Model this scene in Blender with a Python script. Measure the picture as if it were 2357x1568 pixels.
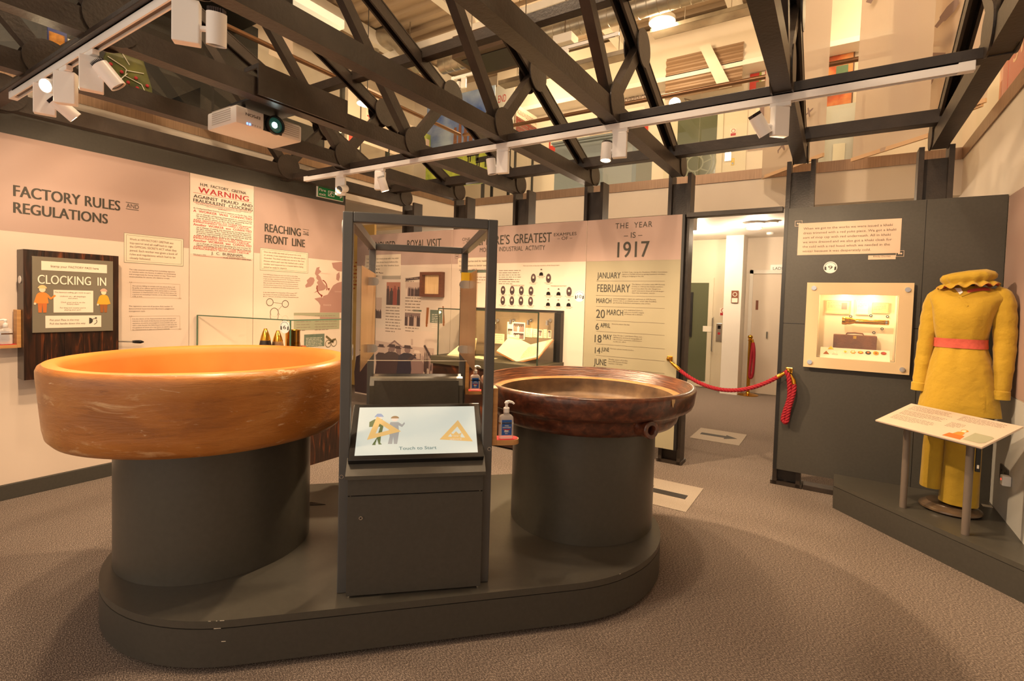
import bpy, bmesh, math, random
from mathutils import Vector, Matrix
for _o in list(bpy.data.objects): bpy.data.objects.remove(_o)
SC = bpy.context.scene
COL = SC.collection
PI = math.pi
V3 = Vector

# ------------------------------------------------------------ camera
FPX, CXP, CYP, IMW, IMH, CAMZ = 1168.1, 1178.5, 736.1, 2357.0, 1568.0, 1.45
_p, _r, _y = (math.radians(a) for a in (2.1016, 1.6331, 32.568))
_Rz = Matrix(((math.cos(_y), math.sin(_y), 0), (-math.sin(_y), math.cos(_y), 0), (0, 0, 1)))
_W = Matrix(((1, 0, 0), (0, 0, -1), (0, 1, 0)))
_Rp = Matrix(((1, 0, 0), (0, math.cos(_p), -math.sin(_p)), (0, math.sin(_p), math.cos(_p))))
_Rr = Matrix(((math.cos(_r), -math.sin(_r), 0), (math.sin(_r), math.cos(_r), 0), (0, 0, 1)))
W2C = _Rr @ _Rp @ _W @ _Rz
C2W = W2C.transposed()
CAM = V3((0, 0, CAMZ))
cam = bpy.data.cameras.new('camera')
cam.sensor_width = 36.0
cam.sensor_fit = 'HORIZONTAL'
cam.lens = FPX / IMW * 36.0
cam.shift_y = -(IMH / 2 - CYP) / IMW
cam.clip_start = 0.02
cam.clip_end = 100
camo = bpy.data.objects.new('camera', cam)
COL.objects.link(camo)
_m = C2W @ Matrix(((1, 0, 0), (0, -1, 0), (0, 0, -1)))
camo.matrix_world = Matrix.Translation(CAM) @ _m.to_4x4()
SC.camera = camo
SC.view_settings.view_transform = 'Standard'
SC.view_settings.look = 'None'
SC.view_settings.gamma = 1.0
SC.view_settings.use_curve_mapping = False
SC.view_settings.exposure = 0.26

# ------------------------------------------------------------ world light
wd = bpy.data.worlds.new('world')
SC.world = wd
wd.use_nodes = True
wb = wd.node_tree.nodes['Background']
wb.inputs[0].default_value = (1.0, 0.80, 0.62, 1)
wb.inputs[1].default_value = 1.1

WARM = (1.0, 0.62, 0.32)
def point_light(name, loc, power, col=WARM, r=0.08):
    l = bpy.data.lights.new(name, 'POINT'); l.energy = power; l.color = col; l.shadow_soft_size = r
    o = bpy.data.objects.new(name, l); COL.objects.link(o); o.location = loc
    return o
def spot_light(name, loc, target, power, angle, blend=0.5, col=WARM, r=0.03):
    l = bpy.data.lights.new(name, 'SPOT'); l.energy = power; l.color = col; l.shadow_soft_size = r
    l.spot_size = math.radians(angle); l.spot_blend = blend
    o = bpy.data.objects.new(name, l); COL.objects.link(o); o.location = loc
    o.rotation_euler = (V3(target) - V3(loc)).to_track_quat('-Z', 'Y').to_euler()
    return o
def area_light(name, loc, target, sx, sy, power, col=WARM):
    l = bpy.data.lights.new(name, 'AREA'); l.energy = power; l.color = col; l.shape = 'RECTANGLE'; l.size = sx; l.size_y = sy
    o = bpy.data.objects.new(name, l); COL.objects.link(o); o.location = loc
    o.rotation_euler = (V3(target) - V3(loc)).to_track_quat('-Z', 'Y').to_euler()
    return o
HALL = (1.0, .70, .42); GAL = (1.0, .71, .38)
for _x, _y in ((-1.0, 7.9), (-1.9, 8.3), (-3.5, 7.6), (-6.0, 7.6)): point_light('lobby_ceiling_light', (_x, _y, 2.45), 38, (1, .76, .52))
for _x, _y, _z in ((-2.5, 7.9, 5.7), (-6.3, 5.6, 4.3), (-5.0, 8.2, 5.6), (0.4, 8.2, 5.6), (2.4, 4.5, 5.4), (-7.6, 1.5, 5.4)): point_light('gallery_light', (_x, _y, _z), 64, GAL, .2)
# lamps of the two tracks
def beam_light(p, target, power, angle, blend=.7): return spot_light('track_beam_light', p, target, power, angle, blend, HALL, .04)
beam_light((-3.755, 2.955, 2.38), (-4.7, 2.9, 1.5), 40, 120)
beam_light((-3.258, 3.065, 2.32), (-3.9, 4.2, 0.9), 58, 140)
beam_light((-2.148, 3.050, 2.335), (-2.0, 3.3, 0.0), 225, 150, .5)
beam_light((-1.275, 3.040, 2.325), (-1.5, 4.4, 0.6), 46, 140)
beam_light((-0.345, 3.036, 2.345), (0.35, 4.3, 1.0), 105, 120)
beam_light((-3.490, 1.075, 2.345), (-4.7, 1.9, 1.6), 62, 120)
beam_light((-3.275, 0.84, 2.42), (-2.2, -0.6, 0.8), 60, 140)
beam_light((-2.860, 1.036, 2.37), (-3.2, 1.5, 0.9), 62, 130)
beam_light((-1.995, 1.018, 2.34), (-2.3, 1.3, 0.2), 60, 130)
for _x, _y in ((-3.2, 1.2), (-0.9, 2.2)): point_light('hall_high_light', (_x, _y, 5.9), 240, (1, .74, .48), .12)


# ------------------------------------------------------------ picture-to-place measuring
def ray(px, py):
    return C2W @ V3(((px - CXP) / FPX, (py - CYP) / FPX, 1.0))
def on_axis(ax, val, px, py):
    d = ray(px, py)
    return CAM + d * ((val - CAM[ax]) / d[ax])
def fl(px, py, z=0.0): return on_axis(2, z, px, py)

class Plane:
    """a flat face: origin, u to the right, v up, n towards the viewer"""
    def __init__(s, o, u, v):
        s.o, s.u, s.v = V3(o), V3(u).normalized(), V3(v).normalized()
        s.n = s.u.cross(s.v).normalized()
    def uv(s, px, py):
        d = ray(px, py)
        p = CAM + d * ((s.o - CAM).dot(s.n) / d.dot(s.n)) - s.o
        return (p.dot(s.u), p.dot(s.v))
    def pt(s, u, v, h=0.0): return s.o + s.u * u + s.v * v + s.n * h
    def off(s, h): return Plane(s.o + s.n * h, s.u, s.v)

# ------------------------------------------------------------ materials
def lin(c):
    out = []
    for x in c[:3]:
        x = x / 255.0
        out.append(x / 12.92 if x <= 0.04045 else ((x + 0.055) / 1.055) ** 2.4)
    return tuple(out) + (1.0,)
MATS = {}
def mat(name, col, rough=0.6, metal=0.0, noise=None, bump=None, emit=None, spec=None, coat=0.0, trans=0.0):
    """col in sRGB 0-255. noise=(scale, amount[, stretch]); bump=(scale, strength)"""
    if name in MATS: return MATS[name]
    m = bpy.data.materials.new(name); m.use_nodes = True
    nt = m.node_tree; b = nt.nodes['Principled BSDF']
    b.inputs['Base Color'].default_value = lin(col)
    b.inputs['Roughness'].default_value = rough
    b.inputs['Metallic'].default_value = metal
    if spec is not None: b.inputs['Specular IOR Level'].default_value = spec
    if coat: b.inputs['Coat Weight'].default_value = coat
    if trans: b.inputs['Transmission Weight'].default_value = trans
    if noise or bump:
        tc = nt.nodes.new('ShaderNodeTexCoord')
    if noise:
        n = nt.nodes.new('ShaderNodeTexNoise'); n.inputs['Scale'].default_value = noise[0]; n.inputs['Detail'].default_value = 5
        if len(noise) > 2:
            mp = nt.nodes.new('ShaderNodeMapping'); mp.inputs['Scale'].default_value = noise[2]
            nt.links.new(tc.outputs['Object'], mp.inputs[0]); nt.links.new(mp.outputs[0], n.inputs['Vector'])
        else:
            nt.links.new(tc.outputs['Object'], n.inputs['Vector'])
        cr = nt.nodes.new('ShaderNodeValToRGB')
        c = lin(col); a = noise[1]
        cr.color_ramp.elements[0].position = 0.3; cr.color_ramp.elements[1].position = 0.7
        cr.color_ramp.elements[0].color = tuple(x * (1 - a) for x in c[:3]) + (1,)
        cr.color_ramp.elements[1].color = tuple(min(1, x * (1 + a)) for x in c[:3]) + (1,)
        nt.links.new(n.outputs['Fac'], cr.inputs[0]); nt.links.new(cr.outputs[0], b.inputs['Base Color'])
    if bump:
        n2 = nt.nodes.new('ShaderNodeTexNoise'); n2.inputs['Scale'].default_value = bump[0]; n2.inputs['Detail'].default_value = 4
        nt.links.new(tc.outputs['Object'], n2.inputs['Vector'])
        bp = nt.nodes.new('ShaderNodeBump'); bp.inputs['Strength'].default_value = bump[1]; bp.inputs['Distance'].default_value = 0.01
        nt.links.new(n2.outputs['Fac'], bp.inputs['Height']); nt.links.new(bp.outputs[0], b.inputs['Normal'])
    if emit:
        b.inputs['Emission Color'].default_value = lin(emit[0]); b.inputs['Emission Strength'].default_value = emit[1]
    MATS[name] = m
    return m
def ramp_mat(name, stops, scale, stretch=(1, 1, 1), rough=0.6, detail=6, bump=0.0, distort=0.0, coat=0.0, kind='noise', rough2=None):
    """a noise or wave driven colour ramp: stops = [(pos, rgb255), ...]"""
    if name in MATS: return MATS[name]
    m = bpy.data.materials.new(name); m.use_nodes = True
    nt = m.node_tree; b = nt.nodes['Principled BSDF']
    b.inputs['Roughness'].default_value = rough
    if coat: b.inputs['Coat Weight'].default_value = coat; b.inputs['Coat Roughness'].default_value = 0.25
    tc = nt.nodes.new('ShaderNodeTexCoord'); mp = nt.nodes.new('ShaderNodeMapping')
    mp.inputs['Scale'].default_value = stretch
    nt.links.new(tc.outputs['Object'], mp.inputs[0])
    if kind == 'wave':
        n = nt.nodes.new('ShaderNodeTexWave'); n.inputs['Distortion'].default_value = distort; n.inputs['Detail'].default_value = 3
        n.inputs['Detail Scale'].default_value = 1.5
    else:
        n = nt.nodes.new('ShaderNodeTexNoise'); n.inputs['Detail'].default_value = detail; n.inputs['Distortion'].default_value = distort
    n.inputs['Scale'].default_value = scale
    nt.links.new(mp.outputs[0], n.inputs['Vector'])
    cr = nt.nodes.new('ShaderNodeValToRGB'); e = cr.color_ramp.elements
    e[0].position, e[0].color = stops[0][0], lin(stops[0][1])
    e[1].position, e[1].color = stops[-1][0], lin(stops[-1][1])
    for pos, c in stops[1:-1]:
        k = e.new(pos); k.color = lin(c)
    nt.links.new(n.outputs['Fac'], cr.inputs[0]); nt.links.new(cr.outputs[0], b.inputs['Base Color'])
    if bump:
        bp = nt.nodes.new('ShaderNodeBump'); bp.inputs['Strength'].default_value = bump; bp.inputs['Distance'].default_value = 0.01
        nt.links.new(n.outputs['Fac'], bp.inputs['Height']); nt.links.new(bp.outputs[0], b.inputs['Normal'])
    MATS[name] = m
    return m
def glass_mat(name, tint=(0.97, 0.99, 0.97), refl=1.0, rough=0.0, ior=1.45, gcol=(1, 1, 1)):
    if name in MATS: return MATS[name]
    m = bpy.data.materials.new(name); m.use_nodes = True
    nt = m.node_tree
    for n in list(nt.nodes):
        if n.type != 'OUTPUT_MATERIAL': nt.nodes.remove(n)
    out = [n for n in nt.nodes if n.type == 'OUTPUT_MATERIAL'][0]
    t = nt.nodes.new('ShaderNodeBsdfTransparent'); t.inputs[0].default_value = tuple(tint) + (1,)
    g = nt.nodes.new('ShaderNodeBsdfGlossy'); g.inputs['Roughness'].default_value = rough; g.inputs['Color'].default_value = tuple(gcol) + (1,)
    f = nt.nodes.new('ShaderNodeFresnel'); f.inputs[0].default_value = ior
    mm = nt.nodes.new('ShaderNodeMath'); mm.operation = 'MULTIPLY'; mm.inputs[1].default_value = refl
    mx = nt.nodes.new('ShaderNodeMixShader')
    gm = nt.nodes.new('ShaderNodeNewGeometry'); iv = nt.nodes.new('ShaderNodeMath'); iv.operation = 'SUBTRACT'; iv.inputs[0].default_value = 1.0
    nt.links.new(gm.outputs['Backfacing'], iv.inputs[1])
    m2 = nt.nodes.new('ShaderNodeMath'); m2.operation = 'MULTIPLY'
    nt.links.new(f.outputs[0], mm.inputs[0]); nt.links.new(mm.outputs[0], m2.inputs[0]); nt.links.new(iv.outputs[0], m2.inputs[1]); nt.links.new(m2.outputs[0], mx.inputs[0])
    nt.links.new(t.outputs[0], mx.inputs[1]); nt.links.new(g.outputs[0], mx.inputs[2])
    nt.links.new(mx.outputs[0], out.inputs[0])
    MATS[name] = m
    return m

# ------------------------------------------------------------ objects
def tag(o, label=None, cat=None, group=None, kind=None):
    if label: o['label'] = label
    if cat: o['category'] = cat
    if group: o['group'] = group
    if kind: o['kind'] = kind
    return o
def thing(name, label, cat, loc=(0, 0, 0), group=None):
    o = bpy.data.objects.new(name, None); COL.objects.link(o)
    o.location = loc; o.empty_display_size = 0.1
    return tag(o, label, cat, group)
def children(o): return [c for c in bpy.data.objects if c.parent == o]
def copy_tree(o, parent=None):
    c = o.copy(); COL.objects.link(c)
    if parent: c.parent = parent
    for ch in children(o): copy_tree(ch, c)
    return c

class MB:
    """collects shapes in place coordinates (or local with .m) and links them as one mesh"""
    def __init__(s, m=None): s.bm = bmesh.new(); s.m = m
    def _x(s, p): return (s.m @ V3(p)) if s.m else V3(p)
    def face(s, pts):
        return s.bm.faces.new([s.bm.verts.new(s._x(p)) for p in pts])
    def box(s, lo, hi, bevel=0.0):
        x0, y0, z0 = lo; x1, y1, z1 = hi
        c = [(x0, y0, z0), (x1, y0, z0), (x1, y1, z0), (x0, y1, z0), (x0, y0, z1), (x1, y0, z1), (x1, y1, z1), (x0, y1, z1)]
        return s.hexa(c, bevel)
    def hexa(s, c, bevel=0.0):
        v = [s.bm.verts.new(s._x(p)) for p in c]
        fs = [s.bm.faces.new([v[i] for i in q]) for q in ((0, 3, 2, 1), (4, 5, 6, 7), (0, 1, 5, 4), (1, 2, 6, 5), (2, 3, 7, 6), (3, 0, 4, 7))]
        if bevel > 0:
            es = list({e for f in fs for e in f.edges})
            bmesh.ops.bevel(s.bm, geom=es, offset=bevel, segments=2, affect='EDGES', profile=0.5)
        return s
    def bar(s, a, b, w, h, up=(0, 0, 1), bevel=0.0):
        """a straight bar from a to b, w across, h along up"""
        a, b = V3(a), V3(b); d = (b - a).normalized(); u = V3(up)
        x = d.cross(u).normalized(); u = x.cross(d).normalized()
        c = []
        for p in (a, b):
            pass
        q = [(-1, -1), (1, -1), (1, 1), (-1, 1)]
        c = [a + x * (w / 2 * i) + u * (h / 2 * j) for i, j in q] + [b + x * (w / 2 * i) + u * (h / 2 * j) for i, j in q]
        return s.hexa(c, bevel)
    def tube(s, pts, r, seg=10, cap=True):
        pts = [V3(p) for p in pts]; n = len(pts)
        rr = r if isinstance(r, (list, tuple)) else [r] * n
        rings = []; x = None
        for i, p in enumerate(pts):
            d = (pts[min(i + 1, n - 1)] - pts[max(i - 1, 0)]).normalized()
            if x is None:
                x = d.orthogonal().normalized()
            else:
                x = (x - d * x.dot(d)).normalized()
            y = d.cross(x)
            rings.append([s.bm.verts.new(s._x(p + (x * math.cos(2 * PI * k / seg) + y * math.sin(2 * PI * k / seg)) * rr[i])) for k in range(seg)])
        for i in range(n - 1):
            for k in range(seg):
                s.bm.faces.new((rings[i][k], rings[i][(k + 1) % seg], rings[i + 1][(k + 1) % seg], rings[i + 1][k]))
        if cap:
            s.bm.faces.new(rings[0][::-1]); s.bm.faces.new(rings[-1])
        return s
    def lathe(s, prof, c=(0, 0, 0), seg=48, axis=None, close=False):
        """prof = [(radius, height)...] about the z axis at c, or about axis"""
        c = V3(c); z = V3(axis).normalized() if axis else V3((0, 0, 1))
        x = z.orthogonal().normalized() if axis else V3((1, 0, 0)); y = z.cross(x)
        rings = []
        for r, h in prof:
            if r < 1e-6: rings.append([s.bm.verts.new(s._x(c + z * h))])
            else: rings.append([s.bm.verts.new(s._x(c + z * h + (x * math.cos(2 * PI * k / seg) + y * math.sin(2 * PI * k / seg)) * r)) for k in range(seg)])
        m = len(rings)
        for i in range(m if close else m - 1):
            a, b = rings[i], rings[(i + 1) % m]
            if len(a) == 1 and len(b) == 1: continue
            for k in range(seg):
                if len(a) == 1: s.bm.faces.new((a[0], b[(k + 1) % seg], b[k]))
                elif len(b) == 1: s.bm.faces.new((a[k], a[(k + 1) % seg], b[0]))
                else: s.bm.faces.new((a[k], a[(k + 1) % seg], b[(k + 1) % seg], b[k]))
        return s
    def prism(s, poly, a, b, conv=None):
        """extrude polygon: conv(u, v, h) -> point, from h=a to h=b"""
        va = [s.bm.verts.new(s._x(conv(u, v, a))) for u, v in poly]
        vb = [s.bm.verts.new(s._x(conv(u, v, b))) for u, v in poly]
        n = len(poly)
        s.bm.faces.new(va[::-1]); s.bm.faces.new(vb)
        for i in range(n): s.bm.faces.new((va[i], va[(i + 1) % n], vb[(i + 1) % n], vb[i]))
        return s
    def slab(s, pl, u0, v0, u1, v1, h0, h1, bevel=0.0):
        c = [pl.pt(u0, v0, h0), pl.pt(u1, v0, h0), pl.pt(u1, v1, h0), pl.pt(u0, v1, h0), pl.pt(u0, v0, h1), pl.pt(u1, v0, h1), pl.pt(u1, v1, h1), pl.pt(u0, v1, h1)]
        return s.hexa(c, bevel)
    def poly(s, pl, pts, h): return s.face([pl.pt(u, v, h) for u, v in pts])
    def ell(s, pl, u, v, ru, rv, h, seg=24, h0=None):
        pts = [(u + ru * math.cos(2 * PI * k / seg), v + rv * math.sin(2 * PI * k / seg)) for k in range(seg)]
        if h0 is None: return s.poly(pl, pts, h)
        return s.prism(pts, h0, h, pl.pt)
    def ring(s, pl, u, v, ru, rv, w, h, seg=24, a0=0, a1=2 * PI):
        for k in range(seg):
            a, b = a0 + (a1 - a0) * k / seg, a0 + (a1 - a0) * (k + 1) / seg
            s.poly(pl, [(u + (ru - w) * math.cos(a), v + (rv - w) * math.sin(a)), (u + ru * math.cos(a), v + rv * math.sin(a)),
                        (u + ru * math.cos(b), v + rv * math.sin(b)), (u + (ru - w) * math.cos(b), v + (rv - w) * math.sin(b))], h)
    def line(s, pl, a, b, w, h):
        (u0, v0), (u1, v1) = a, b; L = math.hypot(u1 - u0, v1 - v0) or 1e-6
        nu, nv = -(v1 - v0) / L * w / 2, (u1 - u0) / L * w / 2
        s.poly(pl, [(u0 - nu, v0 - nv), (u1 - nu, v1 - nv), (u1 + nu, v1 + nv), (u0 + nu, v0 + nv)], h)
    def frame(s, pl, u0, v0, u1, v1, w, h):
        s.poly(pl, [(u0, v0), (u1, v0), (u1, v0 + w), (u0, v0 + w)], h); s.poly(pl, [(u0, v1 - w), (u1, v1 - w), (u1, v1), (u0, v1)], h)
        s.poly(pl, [(u0, v0 + w), (u0 + w, v0 + w), (u0 + w, v1 - w), (u0, v1 - w)], h); s.poly(pl, [(u1 - w, v0 + w), (u1, v0 + w), (u1, v1 - w), (u1 - w, v1 - w)], h)
    def build(s, name, m, parent=None, smooth=False, local=False, norm=True, label=None):
        if norm: bmesh.ops.recalc_face_normals(s.bm, faces=s.bm.faces)
        me = bpy.data.meshes.new(name); s.bm.to_mesh(me); s.bm.free()
        if smooth:
            for p in me.polygons: p.use_smooth = True
            if smooth != 'full': me.set_sharp_from_angle(angle=math.radians(40))
        me.materials.append(m)
        o = bpy.data.objects.new(name, me); COL.objects.link(o)
        if parent:
            o.parent = parent
            if not local:
                off = V3((0, 0, 0)); q = parent
                while q: off += q.location; q = q.parent
                o.location = -off
        if label: o['label'] = label
        return o
def struct(name, mb, m, parent=None, smooth=False, label=None, cat=None):
    o = mb.build(name, m, parent, smooth)
    if not parent: tag(o, label, cat, kind='structure')
    return o

# ------------------------------------------------------------ lettering
_TC = {}
def text_mesh(body, bold=0.0, spacing=1.0):
    k = (body, spacing)
    if k in _TC: return _TC[k]
    cu = bpy.data.curves.new('t', 'FONT'); cu.body = body; cu.resolution_u = 5 if len(body) < 16 else 2; cu.space_character = spacing
    o = bpy.data.objects.new('t', cu)
    me = o.to_mesh()
    vs = [(v.co.x, v.co.y) for v in me.vertices]; fs = [tuple(p.vertices) for p in me.polygons]
    o.to_mesh_clear(); bpy.data.objects.remove(o); bpy.data.curves.remove(cu)
    xs = [v[0] for v in vs]; ys = [v[1] for v in vs]
    _TC[k] = (vs, fs, min(xs), max(xs), min(ys), max(ys))
    return _TC[k]
CAPH = 0.729   # height of a capital in the built-in font, per unit size
class Letters:
    """lines of lettering on flat faces, built as one mesh"""
    def __init__(s): s.v = []; s.f = []; s.cuts = []
    def put(s, pl, body, u0, u1, v, cap, h=0.003, bold=0.0, spacing=1.0, slope=0.0):
        """fit body between u0 and u1 on the baseline v with capitals cap high"""
        vs, fs, x0, x1, _, _ = text_mesh(body, bold, spacing)
        k = len(s.v); sx = (u1 - u0) / (x1 - x0); sy = cap / CAPH
        s.cuts.append((k, len(s.f)))
        w = bold * sy * 0.85      # heavier strokes: the outline laid down again a stroke's width aside
        for n, dx in enumerate((0.0,) if bold <= 0 else (-w, 0.0, w)):
            k = len(s.v)
            for x, y in vs:
                uu = u0 + (x - x0) * sx
                s.v.append(pl.pt(uu + dx, v + y * sy + slope * (uu - u0), h + n * 0.00012))
            s.f += [tuple(i + k for i in f) for f in fs]
        return s
    def px(s, pl, body, p0, p1, capx, h=0.003, bold=0.0, spacing=1.0):
        """baseline from picture point p0 to p1, capitals capx picture pixels high at p0"""
        a, b = pl.uv(*p0), pl.uv(*p1); c = pl.uv(p0[0], p0[1] - capx)
        vv = (a[1] + b[1]) / 2
        return s.put(pl, body, a[0], b[0], vv, c[1] - a[1], h, bold, spacing)
    def greek(s, pl, u0, v0, u1, rows, pitch, cap, seed=1, h=0.003, last=0.6, al='l'):
        """copy too small to read: short word-length strokes"""
        rnd = random.Random(seed)
        for r in range(rows):
            w = (u1 - u0) * (last if r == rows - 1 else rnd.uniform(0.88, 1.0))
            o = u0 if al == 'l' else (u0 + u1) / 2 - w / 2
            x = o; v = v0 - r * pitch
            while x < o + w:
                L = min(rnd.uniform(1.2, 5.0) * cap, o + w - x)
                if L > 0.4 * cap:
                    k = len(s.v); g = cap * 0.28
                    s.v += [pl.pt(x, v + g, h), pl.pt(x + L, v + g, h), pl.pt(x + L, v + cap * 0.78, h), pl.pt(x, v + cap * 0.78, h)]
                    s.f.append((k, k + 1, k + 2, k + 3))
                x += L + cap * 0.7
        return s
    def build(s, name, m, parent=None, label=None, each=False):
        if each and len(s.cuts) > 1:
            ks = s.cuts + [(len(s.v), len(s.f))]
            for (a, fa), (c, fc) in zip(ks[:-1], ks[1:]):
                q = Letters(); q.v = s.v[a:c]; q.f = [tuple(i - a for i in f) for f in s.f[fa:fc]]
                q.build(name, m, parent)
            return None
        me = bpy.data.meshes.new(name); me.from_pydata([tuple(v) for v in s.v], [], s.f); me.update()
        me.materials.append(m)
        o = bpy.data.objects.new(name, me); COL.objects.link(o)
        if parent:
            o.parent = parent
            off = V3((0, 0, 0)); q = parent
            while q: off += q.location; q = q.parent
            o.location = -off
        if label: o['label'] = label
        return o

# ------------------------------------------------------------ shared materials
M_DARK = mat('charcoal paint', (66, 63, 57), 0.5, noise=(60, 0.08))
M_DARK2 = mat('near black', (26, 24, 23), 0.45)
M_STEEL = mat('brown painted steel', (52, 43, 36), 0.42, noise=(9, 0.25), bump=(60, 0.15))
M_WHITE = mat('white paint', (232, 226, 216), 0.55, noise=(3, 0.02))
M_WALL = mat('cream wall paint', (226, 214, 198), 0.75, noise=(2, 0.03))
M_BOARD = mat('cream board print', (218, 200, 184), 0.55, noise=(1.5, 0.02))
M_PINK = mat('dusty pink print', (178, 152, 142), 0.55, noise=(2, 0.03))
M_SAGE = mat('sage print', (158, 150, 124), 0.55, noise=(2, 0.03))
M_GREEN = mat('grey green print', (98, 112, 98), 0.55)
M_INK = mat('dark ink', (58, 54, 46), 0.6)
M_FAINT = mat('faint small print', (138, 120, 107), 0.6)
M_INK2 = mat('brown ink', (96, 82, 70), 0.6)
M_RED = mat('red ink', (176, 42, 46), 0.6)
M_LAMPW = mat('white lamp enamel', (248, 245, 242), 0.35)
M_BRONZE = mat('brushed bronze', (160, 132, 108), 0.38, 0.7, noise=(3, 0.2, (40, 40, 1)))
M_BRASS = mat('polished brass', (214, 160, 60), 0.16, 1.0)
M_CHROME = mat('chrome', (205, 205, 205), 0.18, 1.0)
M_BLACK = mat('black gloss', (14, 14, 15), 0.2)
M_GLASS = glass_mat('clear glass', (0.985, 0.995, 0.985))
M_ACRYL = glass_mat('clear acrylic', (0.985, 0.985, 0.98), 1.15, 0.02, 1.49)
M_GEDGE = mat('green glass edge', (70, 104, 84), 0.15)
M_OAK = ramp_mat('light oak', [(0.3, (176, 124, 70)), (0.7, (206, 156, 98))], 3.0, (1, 1, 14), 0.5)
M_BURNT = ramp_mat('dark burnt timber', [(0.36, (22, 13, 9)), (0.58, (52, 27, 15)), (0.74, (120, 60, 26)), (0.84, (178, 92, 36))], 2.6, (1, 9, 1.1), 0.38, 8, 0.25, 1.6, coat=0.2)
M_CARD = mat('off white card', (232, 224, 206), 0.7)
M_CREAM = mat('cream ply', (232, 218, 190), 0.6)
M_YELL = mat('yellow sticky note', (238, 190, 32), 0.6)
M_GREYWALL = mat('pale grey board', (196, 196, 192), 0.6)

# carpet: flecked brown grey loop pile
def carpet():
    m = bpy.data.materials.new('flecked carpet'); m.use_nodes = True
    nt = m.node_tree; b = nt.nodes['Principled BSDF']; b.inputs['Roughness'].default_value = 0.95
    b.inputs['Specular IOR Level'].default_value = 0.1
    tc = nt.nodes.new('ShaderNodeTexCoord'); mp = nt.nodes.new('ShaderNodeMapping')
    mp.inputs['Rotation'].default_value = (0, 0, 0.75); mp.inputs['Scale'].default_value = (1, 2.6, 1)
    nt.links.new(tc.outputs['Object'], mp.inputs[0])
    n = nt.nodes.new('ShaderNodeTexNoise'); n.inputs['Scale'].default_value = 110; n.inputs['Detail'].default_value = 5; n.inputs['Roughness'].default_value = 0.8
    nt.links.new(mp.outputs[0], n.inputs['Vector'])
    cr = nt.nodes.new('ShaderNodeValToRGB'); e = cr.color_ramp.elements
    e[0].position, e[0].color = 0.36, lin((58, 51, 47)); e[1].position, e[1].color = 0.64, lin((196, 180, 166))
    k = e.new(0.5); k.color = lin((108, 97, 90))
    nt.links.new(n.outputs['Fac'], cr.inputs[0]); nt.links.new(cr.outputs[0], b.inputs['Base Color'])
    bp = nt.nodes.new('ShaderNodeBump'); bp.inputs['Strength'].default_value = 0.12; bp.inputs['Distance'].default_value = 0.003
    nt.links.new(n.outputs['Fac'], bp.inputs['Height']); nt.links.new(bp.outputs[0], b.inputs['Normal'])
    return m
M_CARPET = carpet()

# ------------------------------------------------------------ the setting
XL, YB = -4.71, 4.62          # faces of the left boards and of the back boards
GY, GXL, GXR = 6.27, -5.03, 0.93   # gallery edges round the void
GZ0, GZ1 = 2.89, 3.0
b = MB(); b.box((-9.5, -3.0, -0.1), (4.2, 10.2, 0.0)); struct('floor', b, M_CARPET)
b = MB(); b.box((XL - 0.17, -1.6, 0), (XL - 0.022, 3.84, 2.72)); struct('wall_left', b, M_DARK)
b = MB(); b.box((XL - 0.022, -1.6, 0), (XL + 0.012, 3.82, 0.104), 0.003); struct('baseboard_left', b, M_DARK)
# gallery edge: plastered fascia with a bronze strip
b = MB(); b.box((GXL, GY, 2.56), (GXR, GY + 0.12, GZ0)); struct('wall_gallery_back', b, M_WALL)
b = MB(); b.box((GXL - 0.12, -2.5, 2.62), (GXL, GY + 0.12, GZ0)); struct('wall_gallery_left', b, M_WALL)
b = MB(); b.box((GXR, -2.5, 0), (GXR + 0.12, GY + 0.12, GZ0)); struct('wall_right', b, M_WALL)
b = MB(); b.box((GXL + 0.012, GY - 0.012, GZ0), (GXR - 0.012, GY + 0.1, GZ1)); struct('trim_1', b, M_BRONZE)
b = MB(); b.box((GXL - 0.1, -2.5, GZ0), (GXL + 0.012, GY + 0.1, GZ1)); struct('trim_2', b, M_BRONZE)
b = MB(); b.box((GXR - 0.012, -2.5, GZ0), (GXR + 0.1, GY + 0.1, GZ1)); struct('trim_3', b, M_BRONZE)
# gallery floors (their undersides are the lobby ceiling)
b = MB(); b.box((-9.2, GY + 0.12, 2.64), (4.0, 9.5, 2.96)); struct('ceiling_lobby', b, M_WHITE)
b = MB(); b.box((-9.2, -2.5, 2.68), (GXL - 0.12, GY + 0.12, 2.96)); struct('ceiling_side', b, M_WHITE)
b = MB(); b.box((GXR + 0.12, -2.5, 2.66), (4.0, GY + 0.12, 2.96)); struct('ceiling_right', b, M_WHITE)
# upper walls and the ribbed ceiling
b = MB(); b.box((-9.2, 9.5, -0.0), (4.0, 9.65, 6.9)); struct('wall_back', b, M_WALL)
b = MB(); b.box((-9.3, -2.5, 0), (-9.15, 9.5, 6.9)); struct('wall_far_left', b, M_WALL)
b = MB(); b.box((3.95, -2.5, 0), (4.1, 9.5, 6.9)); struct('wall_far_right', b, M_WALL)
b = MB()
prof = []
y = -2.6
while y < 9.6:
    prof += [(y, 6.50), (y + 0.10, 6.50), (y + 0.14, 6.56), (y + 0.24, 6.56)]
    y += 0.28
for i in range(len(prof) - 1):
    (y0, z0), (y1, z1) = prof[i], prof[i + 1]
    b.face([(-9.3, y0, z0), (4.1, y0, z0), (4.1, y1, z1), (-9.3, y1, z1)])
struct('ceiling', b, mat('ribbed metal deck', (168, 148, 126), 0.5))
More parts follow.
